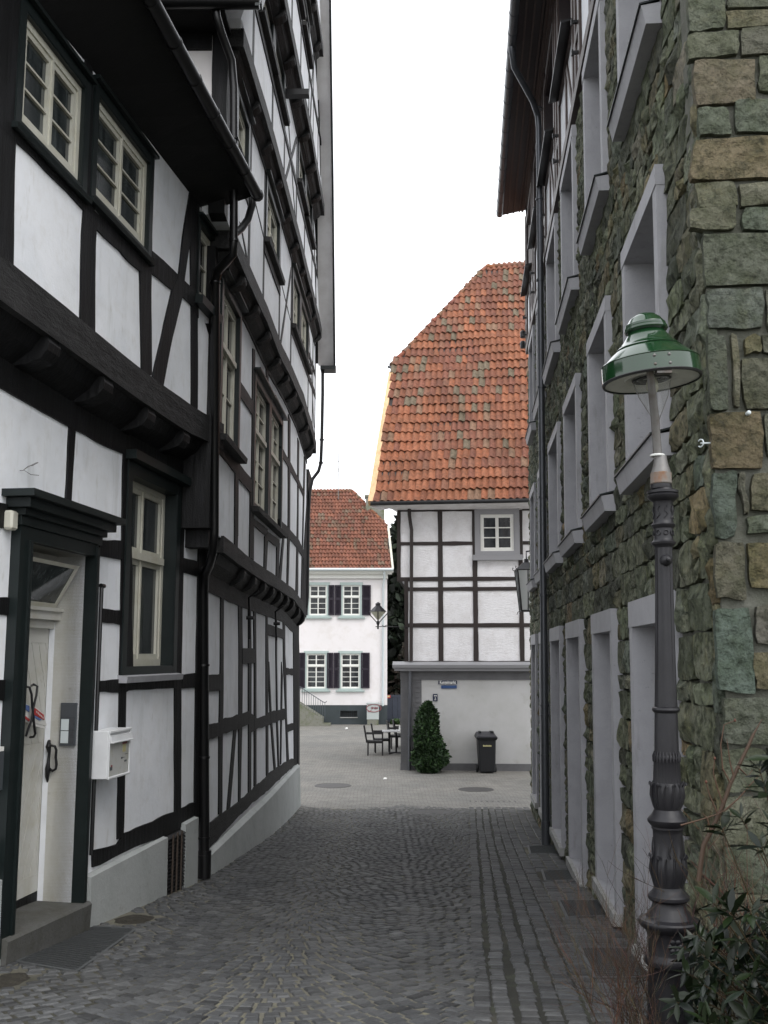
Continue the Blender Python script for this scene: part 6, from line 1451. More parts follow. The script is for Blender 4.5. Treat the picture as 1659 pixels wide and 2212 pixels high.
gb_ = MB(); rnd = random.Random(4)
for k in range(160): 
    x = rnd.uniform(.35, 1.5); y = 47.9 + rnd.uniform(-.15, .2); tuft(gb_, rnd, (x, y, .02), 4, .16, [(.08, .16, .04), (.06, .12, .03)], up=1.2)
o = gb_.build('grass', M['thuja']); tag(o, 'strip of green grass at the foot of the dark gate', 'grass'); o['kind'] = 'stuff'
# big-leaved evergreen in the near right corner
shr = thing('evergreen_shrub', 'dark glossy long-leaved evergreen shrub filling the bottom right corner', 'shrub', (1.98, 4.75, gz(4.75)))
rnd = random.Random(21)
LV = []
for k in range(10):
    mb = MB(); f = rnd.uniform(.65, 1.5); base_c = rnd.choice([(.030, .062, .032), (.024, .052, .030), (.038, .072, .036), (.055, .10, .032)]); mb.cur = tuple(c * f for c in base_c)
    wv_ = .16 * rnd.uniform(.85, 1.2); cv = rnd.uniform(-.25, .1)
    vs = []
    for i, (t, ww) in enumerate(((0, .03), (.25, .7), (.55, 1), (.8, .6), (1, .02))):
        z = cv * t * t; vs += [(-ww * wv_, t, z + .05 * ww), (0, t, z), (ww * wv_, t, z + .05 * ww)]
    fs = []
    for i in range(4): fs += [(3 * i, 3 * i + 1, 3 * i + 4, 3 * i + 3), (3 * i + 1, 3 * i + 2, 3 * i + 5, 3 * i + 4)]
    mb.add(vs, fs); o = mb.build('leaf', M['leaf'], None, smooth=60); LV.append(o.data); bpy.data.objects.remove(o)
from mathutils import Matrix
whorls = []
def leafat(p, d, L):
    d = d.normalized(); z = Vector((rnd.gauss(0, .35), rnd.gauss(0, .35), 1)); x = d.cross(z).normalized(); z = x.cross(d)
    whorls.append((p, Matrix((x, d, z)).transposed(), L))
stems = MB(); stems.cur = (.6, .7, .4)
rootp = Vector((2.02, 4.7, gz(4.7)))
targets = []
for k in range(135):
    px = rnd.uniform(1470, 1800); py = rnd.uniform(1880, 2330); Y = rnd.uniform(3.9, 4.9)
    lim = 2010 - (px - 1490) * .9 if px < 1600 else 1925
    if py < lim + rnd.uniform(-15, 30): continue
    targets.append(atY(px, py, Y))
for (px, py, Y) in ((1640, 1660, 4.5), (1652, 1700, 4.4), (1670, 1640, 4.5), (1645, 1830, 4.4), (1600, 1765, 4.6), (1668, 1780, 4.3), (1480, 2100, 4.3), (1462, 2165, 4.25), (1500, 2050, 4.4), (1560, 1790, 4.6)): targets.append(atY(px, py, Y))
for c in targets:
    mid = rootp.lerp(c, .55) + Vector((rnd.uniform(-.06, .06), rnd.uniform(-.06, .06), .05)); stems.tube([rootp + Vector((rnd.uniform(-.1, .1), rnd.uniform(-.1, .1), 0)), mid, c], .006, 5, r1=.0025)
    ax = (c - mid).normalized(); n_ = rnd.randint(7, 10); L = rnd.uniform(.075, .125)
    for j in range(n_):
        a = j * 2.4; s1 = ax.orthogonal().normalized(); s2 = ax.cross(s1); tl_ = rnd.uniform(.15, .9)
        leafat(c - ax * .012 * (j // 2), s1 * math.cos(a) + s2 * math.sin(a) + ax * tl_, L * rnd.uniform(.75, 1.15))
stems.build('stem', M['twig'], shr, smooth=60)
def visl(w_):
    p = w_[0]; f = p.y * math.cos(PITCH) + (p.z - EZ) * math.sin(PITCH); u_ = -p.y * math.sin(PITCH) + (p.z - EZ) * math.cos(PITCH)
    return -(CX + FPX * p.x / f < 1690 and CY - FPX * u_ / f < 2240), p.y
whorls.sort(key=visl)
for p, Rm, L in whorls[:300]:
    o = bpy.data.objects.new('leaf', rnd.choice(LV)); COL.objects.link(o); o.parent = shr; o.location = p - base_of(shr); o.rotation_euler = Rm.to_euler(); o.scale = (L, L, L)
mb = MB()
for p, Rm, L in whorls[300:]:
    me = rnd.choice(LV); ti = me.color_attributes['tint'].data[0].color; mb.cur = tuple(ti[:3]); mb.add([p + Rm @ (v.co * L) for v in me.vertices], [tuple(f.vertices) for f in me.polygons])
o = mb.build('leaves', M['leaf'], shr, smooth=60); o['kind'] = 'stuff'
# bare twigs
def twiggy(mb, p, d, L, r, depth, rnd, cols):
    pts_ = [p]; dd = d.normalized()
    for _ in range(4): dd = (dd + Vector((rnd.gauss(0, .09), rnd.gauss(0, .09), rnd.gauss(0, .07) + .03))).normalized(); pts_.append(pts_[-1] + dd * L / 4)
    mb.cur = tuple(c * rnd.uniform(.7, 1.3) for c in rnd.choice(cols)); mb.tube(pts_, r, 5, r1=r * .5)
    if depth:
        for k in range(rnd.randint(2, 4)):
            q = pts_[rnd.randint(1, 4)]; nd = (dd + Vector((rnd.gauss(0, .55), rnd.gauss(0, .45), rnd.gauss(0, .35) + .25))).normalized(); twiggy(mb, q, nd, L * rnd.uniform(.5, .8), r * .6, depth - 1, rnd, cols)
TC = [(1, 1, 1), (.7, .75, .8), (1.3, 1.1, .8), (.5, .55, .6)]
tw = thing('bare_shrub', 'bare red-brown twiggy shrub at the foot of the lamp post, over the nearest grating', 'shrub', (1.22, 4.95, gz(4.95)))
rnd = random.Random(9)
for k in range(30):
    b = Vector((rnd.gauss(1.20, .10), 4.95 + rnd.gauss(.0, .14), gz(4.95))); aim = atY(rnd.uniform(1250, 1425), rnd.uniform(1930, 2120), rnd.uniform(4.8, 5.4)); mb = MB()
    twiggy(mb, b, aim - b, (aim - b).length * .62, .0032, 3, rnd, TC); mb.build('branch', M['twig'], tw, smooth=60)
tw2 = thing('bare_shrub', 'thick bare slanting stem with red buds rising right of the lamp post', 'shrub', (1.62, 4.75, gz(4.75)))
def stem(pts_, r0, r1, nm='stem', col=(.8, .8, .75)): mb = MB(); mb.cur = col; mb.tube([atY(*q) for q in pts_], r0, 7, r1=r1); mb.build(nm, M['twig'], tw2, smooth=60)
mm = lambda x, y, Y: (*V('m', x, y), Y)
stem([mm(740, 2480, 4.72), mm(790, 2120, 4.72), mm(880, 1950, 4.72), mm(985, 1720, 4.72), mm(1060, 1500, 4.72), mm(1140, 1330, 4.72), mm(1250, 1100, 4.72), mm(1300, 985, 4.72)], .0115, .007, col=(.8, .8, .75))
stem([mm(1300, 990, 4.72), mm(1385, 840, 4.72)], .005, .002)
for L_ in ([(1060, 1480), (985, 1340), (965, 1100), (1000, 895), (1110, 855)], [(1095, 1410), (1060, 1280), (1028, 1040)], [(985, 1690), (930, 1530), (890, 1380), (905, 1240)], [(930, 1790), (850, 1600), (818, 1480)], [(560, 1915), (760, 1860), (940, 1800), (1090, 1720)], [(1000, 1770), (1150, 1640), (1270, 1500), (1380, 1390)], [(860, 1960), (830, 1850), (780, 1790)], [(1150, 1330), (1240, 1420), (1290, 1350)]):
    stem([mm(x, y, 4.70) for x, y in L_], .0042, .0016, 'branch', col=(1, .9, .8))
for x, y in ((1110, 855), (905, 1240), (818, 1478)): mb = MB(); c = atY(*mm(x, y, 4.70)); mb.cur = (1.2, .7, .6); mb.lathe([(-.006, .001), (-.002, .006), (.003, .006), (.010, .001)], c, 8); mb.build('bud', M['twig'], tw2, smooth=60)
rnd = random.Random(31)
for k in range(26):
    b = Vector((rnd.gauss(1.66, .12), 4.95 + rnd.gauss(0, .1), gz(4.9) + rnd.uniform(0, .5))); aim = atY(rnd.uniform(1470, 1650), rnd.uniform(1760, 2000), 4.95); mb = MB()
    twiggy(mb, b, aim - b, (aim - b).length * .6, .0034, 2, rnd, TC); mb.build('branch', M['twig'], tw2, smooth=60)
bed = MB(); xs0 = 1.30
for i in range(8):
    for j in range(6):
        pass
ring = []
bx = [(1.30 + i * .35, 4.0 + j * .21) for j in range(7) for i in range(7)]
bed.add([(x, y, gz(y) + .012 + .02 * noise.noise(Vector((x * 5, y * 5, 0)))) for x, y in bx], [(j * 7 + i, j * 7 + i + 1, (j + 1) * 7 + i + 1, (j + 1) * 7 + i) for j in range(6) for i in range(6)])
o = bed.build('planting_bed', M['soil'], None, smooth=60); o['kind'] = 'structure'
# ================================================================== STREET LAMP
LY = 4.95; lb = Vector((1.322, LY, gz(LY)))
lamp = thing('street_lamp', 'cast-iron street lamp with a glossy green bell-shaped hood', 'street lamp', lb)
def lz(y, x=1436): return atY(x, y, LY).z
def lcx(z): return 1.322 + (z - 1.8) * .024
sc_ = LY / FPX * 1.01
E_ = [(2270, 52), (2250, 50), (2200, 46), (2120, 43.5), (2090, 43), (2086, 45), (2081, 49), (2072, 50), (2064, 48), (2060, 44), (2056, 43), (2020, 44), (2012, 46), (2006, 50), (2000, 58), (1993, 61.5), (1988, 62), (1984, 60), (1980, 48), (1975, 44.5), (1970, 43), (1962, 36), (1952, 33), (1947, 33), (1945, 38), (1940, 42), (1934, 42), (1929, 38), (1925, 34), (1920, 31), (1914, 30)]
E2 = [(1870, 30.5), (1800, 30), (1792, 31), (1789, 33), (1785, 33), (1782, 35), (1776, 40), (1770, 41), (1765, 38), (1760, 33), (1754, 30), (1748, 27)]
E3 = [(1690, 28.5), (1640, 26.5), (1634, 27.5), (1630, 25), (1560, 24), (1540, 23.5), (1537, 27), (1533, 29), (1529, 28), (1526, 23.5), (1500, 23), (1400, 21.5), (1300, 20), (1200, 19), (1184, 18.5), (1180, 20), (1176, 25), (1172, 26), (1168, 22), (1164, 20), (1142, 20.5), (1138, 24), (1134, 25.5), (1130, 22), (1124, 20.5), (1088, 20.5), (1084, 22), (1080, 28), (1075, 33), (1071, 34), (1068, 31), (1066, 33.5), (1061, 33.5), (1060, 24), (1056, 22)]
def lathe_seg(tab, flute=None, seg=32):
    mb = MB(); prof = [(lz(y), r * sc_) for y, r in tab]; n0 = len(mb.v)
    mb.lathe(prof, (0, 0, 0), seg, flute=flute)
    mb.v = [(x + lcx(z), y + LY, z) for x, y, z in mb.v]; return mb
bulge1 = [(1914, 30), (1908, 31.5), (1895, 35.5), (1880, 37), (1865, 37), (1852, 34.5), (1846, 31), (1870, 30.5)][:7]
mb = lathe_seg(E_); mb.build('base', M['iron'], lamp, smooth=35)
mb = lathe_seg([(1914, 30), (1908, 31.5), (1895, 35.5), (1880, 37), (1865, 36.5), (1852, 34), (1846, 31), (1820, 30.2)], flute=(lz(1900), lz(1850), 12, .09), seg=72); mb.build('leaf_collar', M['iron'], lamp, smooth=50)
mb = lathe_seg([(1820, 30.2)] + E2[1:]); mb.build('lower_shaft', M['iron'], lamp, smooth=35)
mb = lathe_seg([(1748, 27), (1742, 29), (1728, 33), (1712, 33.5), (1700, 33), (1694, 30), (1690, 28.5)], flute=(lz(1735), lz(1698), 12, .10), seg=72); mb.build('capital', M['iron'], lamp, smooth=50)
mb = MB(); k0 = [e for e in E3 if e[0] >= 1634]
mb = lathe_seg([(1690, 28.5), (1640, 26.5), (1636, 27.5), (1630, 25)], flute=(lz(1690), lz(1640), 24, .05), seg=96); mb.build('reeded_drum', M['iron'], lamp, smooth=60)
mb = lathe_seg([(1630, 25), (1560, 24), (1540, 23.5), (1537, 27), (1533, 29), (1529, 28), (1526, 23.5)]); mb.build('ring', M['iron'], lamp, smooth=35)
mb = lathe_seg([(1526, 23.5), (1515, 23.2), (1400, 21.5), (1300, 20), (1200, 19), (1184, 18.5)], flute=(lz(1512), lz(1196), 10, .10), seg=80); mb.build('fluted_shaft', M['iron'], lamp, smooth=60)
mb = lathe_seg(E3[[e[0] for e in E3].index(1184):]); mb.build('upper_collar', M['iron'], lamp, smooth=35)
# acanthus scrolls on collars
def ringpt(y, r, a, o=0): z = lz(y); return Vector((lcx(z) + (r * sc_ + o) * math.cos(a), LY + (r * sc_ + o) * math.sin(a), z))
for (yb, ym, yt, r0, r1, r2) in ((1905, 1880, 1850, 31, 37, 33), (1742, 1718, 1694, 28, 33.5, 31)):
    for k in range(12):
        a = k * math.pi / 6 + .13
        mb = MB(); mb.tube([ringpt(yb, r0, a), ringpt(ym, r1, a - .06, .001), ringpt(yt + 6, r2, a - .02, .004), ringpt(yt - 4, r2, a + .06, .010), ringpt(yt + 2, r2, a + .12, .012)], [.004, .0065, .005, .006, .004], 6); mb.build('scroll', M['iron'], lamp, smooth=60)
for k in range(24): 
    a = k * math.pi / 12; mb = MB(); mb.tube([ringpt(1645, 27, a), ringpt(1632, 26, a, .003), ringpt(1622, 25, a)], [.004, .005, .001], 5); mb.build('spike', M['iron'], lamp, smooth=60)
for k in range(8):           # rosettes
    a = -math.pi / 2 + k * math.pi / 4
    if k in (0, 4): 
        for j in range(6):
            b = j * math.pi / 3; c = ringpt(2033 + 11 * math.sin(b), 44, a + math.cos(b) * .24); mb = MB(); mb.lathe([(-.006, .002), (0, .0125), (.004, .010), (.006, .001)], c, 10, ax=(Vector((-math.sin(a), math.cos(a), 0)), Vector((0, 0, 1)), Vector((math.cos(a), math.sin(a), 0)))); mb.build('petal', M['iron'], lamp, smooth=60)
for yy, r, k in ((1107, 20.5, 5), (1152, 20.5, 6)):
    for j in range(8):
        a = j * math.pi / 4 - math.pi / 2; mb = MB()
        if k == 5: mb.tube([ringpt(yy + 14, r, a - .15, .001), ringpt(yy + 5, r, a + .22, .003), ringpt(yy - 3, r, a - .12, .003), ringpt(yy - 12, r, a + .16, .002)], .0035, 6)
        else: mb.tube([ringpt(yy + 5 * math.sin(t_), r, a + .24 * math.cos(t_), .002) for t_ in [q * math.pi / 5 for q in range(10)]], .003, 5, closed=True)
        mb.build('ornament', M['iron'], lamp, smooth=60)
for (y0, n_) in ((1880, 1),):
    for k in range(4):
        a = -math.pi / 2 + k * math.pi / 2
        for s_ in (-1, 1):
            mb = MB(); mb.tube([ringpt(1850, 31, a + s_ * .1), ringpt(1838, 30.3, a + s_ * .22, .002), ringpt(1824, 30.2, a + s_ * .12, .003), ringpt(1808, 30, a, .002)], [.004, .005, .004, .002], 6); mb.build('palmette', M['iron'], lamp, smooth=60)
kn = ringpt(1212, 19, -math.pi / 2); mb = MB(); mb.lathe([(-.01, .030), (.012, .027), (.025, .018), (.030, .010), (.045, .009), (.05, .001)], kn, 14, ax=(Vector((1, 0, 0)), Vector((0, 0, 1)), Vector((0, -1, 0)))); mb.build('knob', M['iron'], lamp, smooth=50)
# rusty collar, tapered socket, bent tube
def lx(px, py, dy=0): return atY(px, py, LY + dy)
mb = lathe_seg([(1022, 21), (1000, 15), (985, 12.5)], seg=24); mb.v = [(x - .008, y, z) for x, y, z in mb.v]; mb.build('socket', M['lampgrey'], lamp, smooth=40)
mb = lathe_seg([(1046, 21.5), (1044, 23), (1040, 22.5), (1026, 22.5), (1022, 22.2), (1021, 20)], seg=24); mb.v = [(x - .008, y, z) for x, y, z in mb.v]; mb.build('rusty_band', M['rust'], lamp, smooth=40)
mb = lathe_seg([(1058, 20), (1056, 22.5), (1052, 23), (1047, 22.6), (1046, 20)], seg=24); mb.v = [(x - .008, y, z) for x, y, z in mb.v]; mb.build('collar', M['iron'], lamp, smooth=40)
mb = MB(); c = lx(1420, 984); mb.tube([c + Vector((.031 * math.cos(a), .031 * math.sin(a), 0)) for a in [k * math.pi / 8 for k in range(16)]], .006, 6, closed=True); mb.build('ring', M['hoodwhite'], lamp, smooth=60)
dYt = -.20
tube_p = [lx(1421, 990), lx(1419, 960, -.01), lx(1415, 905, -.05), lx(1409, 850, -.11), lx(1405, 812, -.17), lx(1404, 795, -.195)]
mb = MB(); mb.tube(tube_p, [.023, .022, .021, .0195, .018, .017], 12); mb.build('support_tube', M['lampgrey'], lamp, smooth=50)
# hood, tilted
ht = R_(4.5); hz = Vector((-math.sin(ht) * 1.0, -.01, 1)).normalized(); hx_ = Vector((0, 1, 0)).cross(hz).normalized(); hy_ = hz.cross(hx_)
hc = atY(1408, 823, LY); K = LY / FPX * 1.02
hp = [(-.002, 101), (0, 104), (.004, 105.5), (.03, 105.5), (.066, 104.5), (.069, 106), (.073, 104), (.0735, 102), (.105, 84), (.128, 68), (.131, 69.5), (.136, 67), (.138, 65), (.160, 53), (.180, 45), (.193, 41), (.200, 38)]
mb = MB(); mb.lathe([(z * 1.26, r * K) for z, r in hp], hc, 64, ax=(hx_, hy_, hz), cap=False); mb.lathe([(z * 1.26 - .004, (r - 2.2) * K) for z, r in hp[1:]], hc, 64, ax=(hx_, hy_, hz), cap=False)
mb.build('hood', M['enamel'], lamp, smooth=24)
mb = MB(); mb.lathe([((z - .205) * 1.05 + .248, r * K) for z, r in ((.205, 36), (.212, 45), (.218, 47), (.228, 46.5), (.232, 43.5), (.236, 44), (.246, 43), (.252, 40), (.272, 34), (.290, 24), (.300, 12), (.302, 1))], hc, 48, ax=(hx_, hy_, hz)); mb.build('cap', M['enamel'], lamp, smooth=30)
mb = MB(); mb.lathe([(z, r * K) for z, r in ((-.006, 100), (-.007, 105), (.002, 107), (.006, 105.8))], hc, 64, ax=(hx_, hy_, hz), cap=False); mb.build('rim', M['blackpaint'], lamp, smooth=50)
mb = MB(); mb.lathe([(z, r * K) for z, r in ((.0, 102), (.012, 60), (.014, 59), (.010, 56), (.012, 54), (.018, 40), (.03, 38), (.034, 22), (.02, 20), (.02, 1))], hc, 64, ax=(hx_, hy_, hz), cap=False); mb.build('reflector', M['hoodwhite'], lamp, smooth=30)
mb = MB(); mb.lathe([(z, r * K) for z, r in ((.006, 42), (.003, 40), (.003, 36), (.014, 34))], hc, 48, ax=(hx_, hy_, hz), cap=False); mb.lathe([(z, r * K) for z, r in ((.010, 30), (.004, 28), (.004, 25), (.02, 23))], hc, 48, ax=(hx_, hy_, hz), cap=False); mb.build('socket_ring', M['iron'], lamp, smooth=40)
mb = MB(); mb.lathe([(z, r * K) for z, r in ((.0, 41), (-.04, 38), (-.09, 29), (-.15, 16), (-.20, 6), (-.212, 1))], hc, 32, ax=(hx_, hy_, hz), cap=False); mb.build('glass_bowl', M['clear'], lamp, smooth=60)
mb = MB(); mb.lathe([(z, r * K) for z, r in ((.02, 8), (-.01, 13), (-.04, 13), (-.06, 8), (-.066, 1))], hc, 16, ax=(hx_, hy_, hz), cap=False); mb.build('bulb', M['lampglass'], lamp, smooth=60)
for sx in (-1, 1):
    mb = MB(); mb.tube([hc + hx_ * sx * 41 * K + hz * .0, hc + hx_ * sx * 32 * K - hz * .08, hc + hx_ * sx * 6 * K - hz * .20], .0022, 5); mb.build('wire', M['lampgrey'], lamp, smooth=60)
for sx, zz in ((-.7, .025), (.7, .025), (-.7, .068), (.7, .068)):
    a = -math.pi / 2 + sx * .21 - .03; c = hc + (hx_ * math.cos(a) + hy_ * math.sin(a)) * (105.3 * K) + hz * zz; nrm = (hx_ * math.cos(a) + hy_ * math.sin(a)); mb = MB(); mb.lathe([(-.002, .008), (.003, .0075), (.006, .004), (.0065, .0005)], c, 10, ax=(nrm.orthogonal().normalized(), nrm.cross(nrm.orthogonal().normalized()), nrm)); mb.build('bolt', M['lampgrey'], lamp, smooth=50)
mb = MB(); c = hc + (hy_ * -1) * 92 * K; mb.box((c.x - .035, c.y - .02, c.z - .02), (c.x + .035, c.y + .02, c.z + .012)); mb.build('bracket', M['lampgrey'], lamp)
# ================================================================== LANTERNS
def cone4(mb, c, z0, r0, z1, r1, seg=4, rot=math.pi / 4):
    vs = [Vector((c.x + r * math.cos(rot + k * 2 * math.pi / seg), c.y + r * math.sin(rot + k * 2 * math.pi / seg), c.z + z)) for z, r in ((z0, r0), (z1, r1)) for k in range(seg)]
    mb.add(vs, [tuple(range(seg - 1, -1, -1)), tuple(range(seg, 2 * seg))] + [(k, (k + 1) % seg, seg + (k + 1) % seg, seg + k) for k in range(seg)])
Yl = 28.3; xq = lambda x, y: atY(*V('x', x, y), Yl); pxm = (xq(1010, 740) - xq(410, 740)).x
c = xq(705, 740); ln = thing('wall_lantern', 'black four-sided lantern on a wall bracket in front of the pale house', 'lantern', c)
s = pxm / 600
mb = MB(); cone4(mb, c, 0, 300 * s * 1.0, 190 * s, 95 * s, 8, .39); cone4(mb, c, 190 * s, 90 * s, 255 * s, 84 * s, 8, .39); cone4(mb, c, 255 * s, 105 * s, 320 * s, 8 * s, 8, .39); mb.build('roof', M['iron'], ln)
mb = MB(); cone4(mb, c, -265 * s, 25 * s, -2 * s, 262 * s, 8, .39); mb.build('glass', M['lampglass'], ln)
mb = MB()
for sx, sy in ((-1, 0), (1, 0), (0, 1), (0, -1)): mb.tube([c + Vector((sx * 330 * s, sy * 330 * s, 0)), c + Vector((sx * 300 * s, sy * 300 * s, -60 * s)), c + Vector((sx * 55 * s, sy * 55 * s, -330 * s))], 17 * s, 6)
mb.build('cradle_arm', M['blackpaint'], ln, smooth=50)
mb = MB(); mb.lathe([(z * s, r * s) for z, r in ((-280, 8), (-300, 35), (-330, 60), (-390, 52), (-430, 30), (-500, 28), (-530, 36), (-560, 22), (-565, 2))], c, 12)
mb.tube([c + Vector((-80 * s, 0, -480 * s)), c + Vector((300 * s, 0, -480 * s)), Vector((HF.P(hu(757), 3, 0).x, HF.P(hu(757), 3, 0).y - .0, c.z - 480 * s))], 14 * s, 6); mb.tube([c + Vector((130 * s, 0, -430 * s)), c + Vector((200 * s, 0, -475 * s)), c + Vector((290 * s, 0, -430 * s))], 14 * s, 6); mb.build('bracket', M['blackpaint'], ln, smooth=50)
# lantern at the far corner of the stone building
YL = 21.9; c3 = lambda x, y: atY(*V('3', x, y), YL); c = c3(152, 530); ln = thing('wall_lantern', 'tall black lantern with clear sides behind the far corner of the green stone building', 'lantern', c)
hl_ = c.z - c3(152, 885).z; wt = (c3(152, 530) - c3(50, 530)).x * 1.25; wb = (c3(152, 880) - c3(85, 880)).x * 1.2
mb = MB(); cone4(mb, c, -.0, wt * 1.12, .16, wt * .35); cone4(mb, c, .16, .06, .24, .05, 8); mb.build('roof', M['iron'], ln)
mb = MB(); cone4(mb, c, -hl_, wb, 0, wt); mb.build('glass', M['lampglass2'], ln)
mb = MB()
for k in range(4):
    a = math.pi / 4 + k * math.pi / 2; p0 = c + Vector((math.cos(a) * wt, math.sin(a) * wt, 0)); p1 = c + Vector((math.cos(a) * wb, math.sin(a) * wb, -hl_)); mb.tube([p0, p1], .02, 6)
    a2 = a + math.pi / 2; q0 = c + Vector((math.cos(a2) * wt, math.sin(a2) * wt, 0)); q1 = c + Vector((math.cos(a2) * wb, math.sin(a2) * wb, -hl_)); mb.tube([p0, q0], .018, 6); mb.tube([p1, q1], .018, 6); mb.tube([p0.lerp(q0, .5), p1.lerp(q1, .5)], .012, 5)
    o_ = (p0 - c); o_.z = 0; o_.normalize(); mb.tube([p0, p0 + o_ * .06 + Vector((0, 0, .02)), p0 + o_ * .07 + Vector((0, 0, .07)), p0 + o_ * .03 + Vector((0, 0, .06))], .008, 5); mb.tube([p1, p1 + o_ * .06 - Vector((0, 0, .02)), p1 + o_ * .08 - Vector((0, 0, .07))], .008, 5)
mb.build('frame', M['blackpaint'], ln, smooth=50)
mb = MB(); mb.tube([c + Vector((0, 0, .22)), c + Vector((0, 0, .4)), c + Vector((.5, -.3, .45))], .018, 6); mb.build('bracket', M['blackpaint'], ln, smooth=50)
for k, (y, d) in enumerate(((690, 0), (780, 1))):
    c = atY(*V('2', 120, y), 21.75); fl_ = MB(); fl_.lathe([(-.09, .045), (-.085, .06), (.03, .065), (.07, .045), (.08, .005)], c, 14); 
    root = thing('floodlight', ['upper', 'lower'][k] + ' of the two small dark spotlights at the far end of the stone building', 'spotlight', c, 'spotlights at the wall corner'); fl_.build('housing', M['iron'], root, smooth=50)
    mb = MB(); mb.tube([c + Vector((.05, 0, .0)), c + Vector((.20, -.05, .02)), RW.P(RWL - .06, c.z + .02, .0)], .014, 6); mb.build('bracket', M['iron'], root, smooth=50)
# ================================================================== WHEELED BIN
bq = lambda x, y: V('V', (1290 + .07686 * x) / 1.27307, (1980 + .07686 * y) / 1.27307)
bc = ground(*bq(650, 1920)); by = bc.y
def bX(x, y): return atY((1290 + .07686 * x) / 1.27307, (1980 + .07686 * y) / 1.27307, by)
bn = thing('wheelie_bin', 'dark grey two-wheeled rubbish bin in front of the pale wall', 'bin', (bc.x, by + .25, 0))
x0, x1 = bX(385, 1800).x, bX(945, 1800).x; X0, X1 = bX(320, 720).x, bX(950, 720).x; zt = bX(600, 690).z
mb = MB(); mb.hexa([(x0, by, .03), (x1, by, .03), (x1, by + .46, .03), (x0, by + .46, .03), (X0, by - .08, zt), (X1, by - .08, zt), (X1, by + .55, zt), (X0, by + .55, zt)]); o = mb.build('body', M['binplastic'], bn); o.modifiers.new('bevel', 'BEVEL').width = .03
L0, L1 = bX(245, 650).x, bX(1010, 650).x
mb = MB(); mb.hexa([(X0 - .01, by - .10, zt - .02), (X1 + .01, by - .10, zt - .02), (X1 + .01, by + .56, zt - .02), (X0 - .01, by + .56, zt - .02), (L0, by - .14, zt + .05), (L1, by - .14, zt + .05), (L1, by + .58, zt + .05), (L0, by + .58, zt + .05)]); mb.build('rim', M['binplastic'], bn)
mb = MB(); mb.hexa([(L0, by - .15, zt + .052), (L1, by - .15, zt + .052), (L1, by + .6, zt + .052), (L0, by + .6, zt + .052), (L0 + .03, by - .13, zt + .085), (L1 - .03, by - .13, zt + .085), (L1 - .06, by + .56, zt + .17), (L0 + .06, by + .56, zt + .17)]); o = mb.build('lid', M['binlid'], bn); o.modifiers.new('bevel', 'BEVEL').width = .015
for a, b in ((395, 470), (810, 925)): mb = MB(); mb.box((bX(a, 480).x, by + .3, zt + .13), (bX(b, 480).x, by + .6, zt + .185)); mb.build('handle', M['binplastic'], bn)
for sx, xx in ((-1, x0 - .035), (1, x1 + .04)):
    mb = MB(); c = Vector((xx, by + .40, .10)); mb.lathe([(-.025, .03), (-.025, .095), (-.015, .10), (.015, .10), (.025, .095), (.025, .03)], c, 20, ax=(Vector((0, 1, 0)), Vector((0, 0, 1)), Vector((1, 0, 0)))); mb.build('wheel', M['blackpaint'], bn, smooth=40)
for k in range(9):            # worn yellowish print, too worn to read
    q0_ = bX(492 + k * 34, 945); q1_ = bX(492 + k * 34 + 22, 885 + (k % 3) * 6); yy_ = by - .050 - .03 * (q0_.z / zt)
    mb = MB(); mb.box((q0_.x, yy_ - .012, q0_.z), (q1_.x, yy_, q1_.z)); mb.build('lettering', M['yellowtape'], bn)
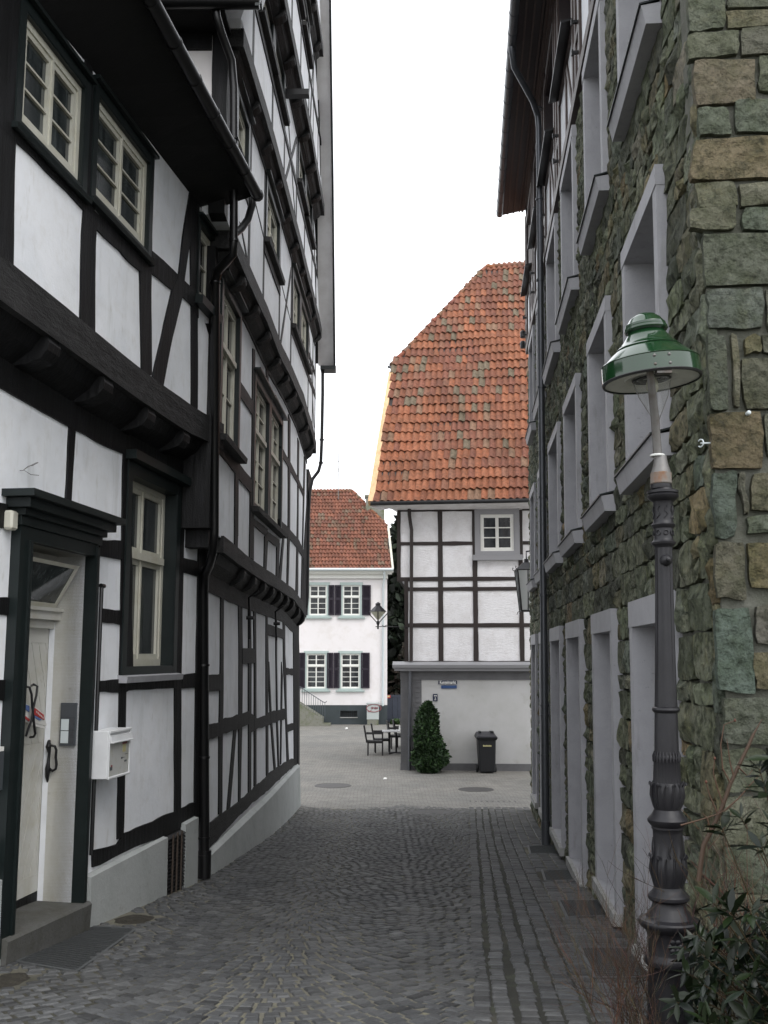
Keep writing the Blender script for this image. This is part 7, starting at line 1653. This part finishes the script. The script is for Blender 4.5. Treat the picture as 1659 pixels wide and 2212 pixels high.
# ================================================================== CAFE CHAIRS AND TABLES
def chair(loc, rz, label, proto=None):
    if proto is None:
        root = thing('armchair', label, 'chair', loc, 'dark outdoor chairs by the cafe tables')
        def bx(nm, *bs):
            mb = MB()
            for b in bs: mb.hexa([Vector(p) for p in b])
            off = Vector(loc); mb.v = [(x + off.x, y + off.y, z + off.z) for x, y, z in mb.v]; return mb.build(nm, M['wicker'], root)
        def bo(x0, x1, y0, y1, z0, z1, sx=0): return [(x0, y0, z0), (x1, y0, z0), (x1, y1, z0), (x0, y1, z0), (x0 + sx, y0, z1), (x1 + sx, y0, z1), (x1 + sx, y1, z1), (x0 + sx, y1, z1)]
        bx('seat', bo(-.22, .28, -.25, .25, .38, .45)); bx('backrest', bo(-.26, -.22, -.25, .25, .40, .93, -.09))
        for y in (-.26, .22): bx('leg', bo(-.22, -.18, y, y + .045, 0, .42, -.0)); bx('leg', bo(.24, .285, y, y + .045, 0, .66)); bx('armrest', bo(-.26, .29, y - .01, y + .055, .66, .69))
        return root
    r = proto.copy(); COL.objects.link(r); r.location = loc; r.rotation_euler = (0, 0, rz); r['label'] = label
    for ch in list(proto.children): c_ = ch.copy(); COL.objects.link(c_); c_.parent = r
    return r
c0 = ground(*V('s', 520, 1855)); ch0 = chair((c0.x, c0.y, 0), 0, 'leftmost dark wicker armchair, nearest the camera at the cafe table')
def cpos(x, y): p = ground(*V('s', x, y)); return (p.x, p.y, 0)
chair((c0.x + .22, c0.y + .8, 0), .05, 'second dark armchair, just behind the leftmost one', ch0)
chair((c0.x + .74, c0.y + 2.3, 0), .1, 'dark armchair behind the table, its back left of the other two rear ones', ch0)
chair((c0.x + .95, c0.y + 2.9, 0), .1, 'dark armchair in the middle of the rear row', ch0)
chair((c0.x + 1.22, c0.y + 3.5, 0), .1, 'rearmost dark armchair, cut off by the grey brick pier', ch0)
def table(loc, label):
    x, y, z = loc; root = thing('cafe_table', label, 'table', loc, 'pale-topped cafe tables')
    mb = MB(); mb.box((x - .45, y - .38, .71), (x + .45, y + .38, .735)); mb.build('table_top', M['tabletop'], root)
    mb = MB(); mb.tube([(x, y, .03), (x, y, .71)], .03, 8); mb.build('pedestal', M['blackpaint'], root, smooth=50)
    for k in range(4): a = k * math.pi / 2 + .78; mb = MB(); mb.tube([(x, y, .06), (x + .33 * math.cos(a), y + .33 * math.sin(a), .02)], .018, 6); mb.build('foot', M['blackpaint'], root)
t1 = (c0.x + .70, c0.y + .35, 0); table(t1, 'pale-topped cafe table carrying a white shaker, left of the grey brick pier'); table((c0.x + 1.5, c0.y + 2.6, 0), 'second pale-topped cafe table, mostly hidden by the grey brick pier')
mb = MB(); mb.lathe([(.735, .03), (.74, .035), (.84, .032), (.87, .02), (.90, .012), (.905, .001)], (t1[0] + .12, t1[1], 0), 12); tag(mb.build('shaker', M['signwhite'], None, smooth=40, loc=(t1[0] + .12, t1[1], .735)), 'white sugar shaker standing on the cafe table', 'shaker')
# sky-only horizon strip of far walls left and right of the plaza is not seen
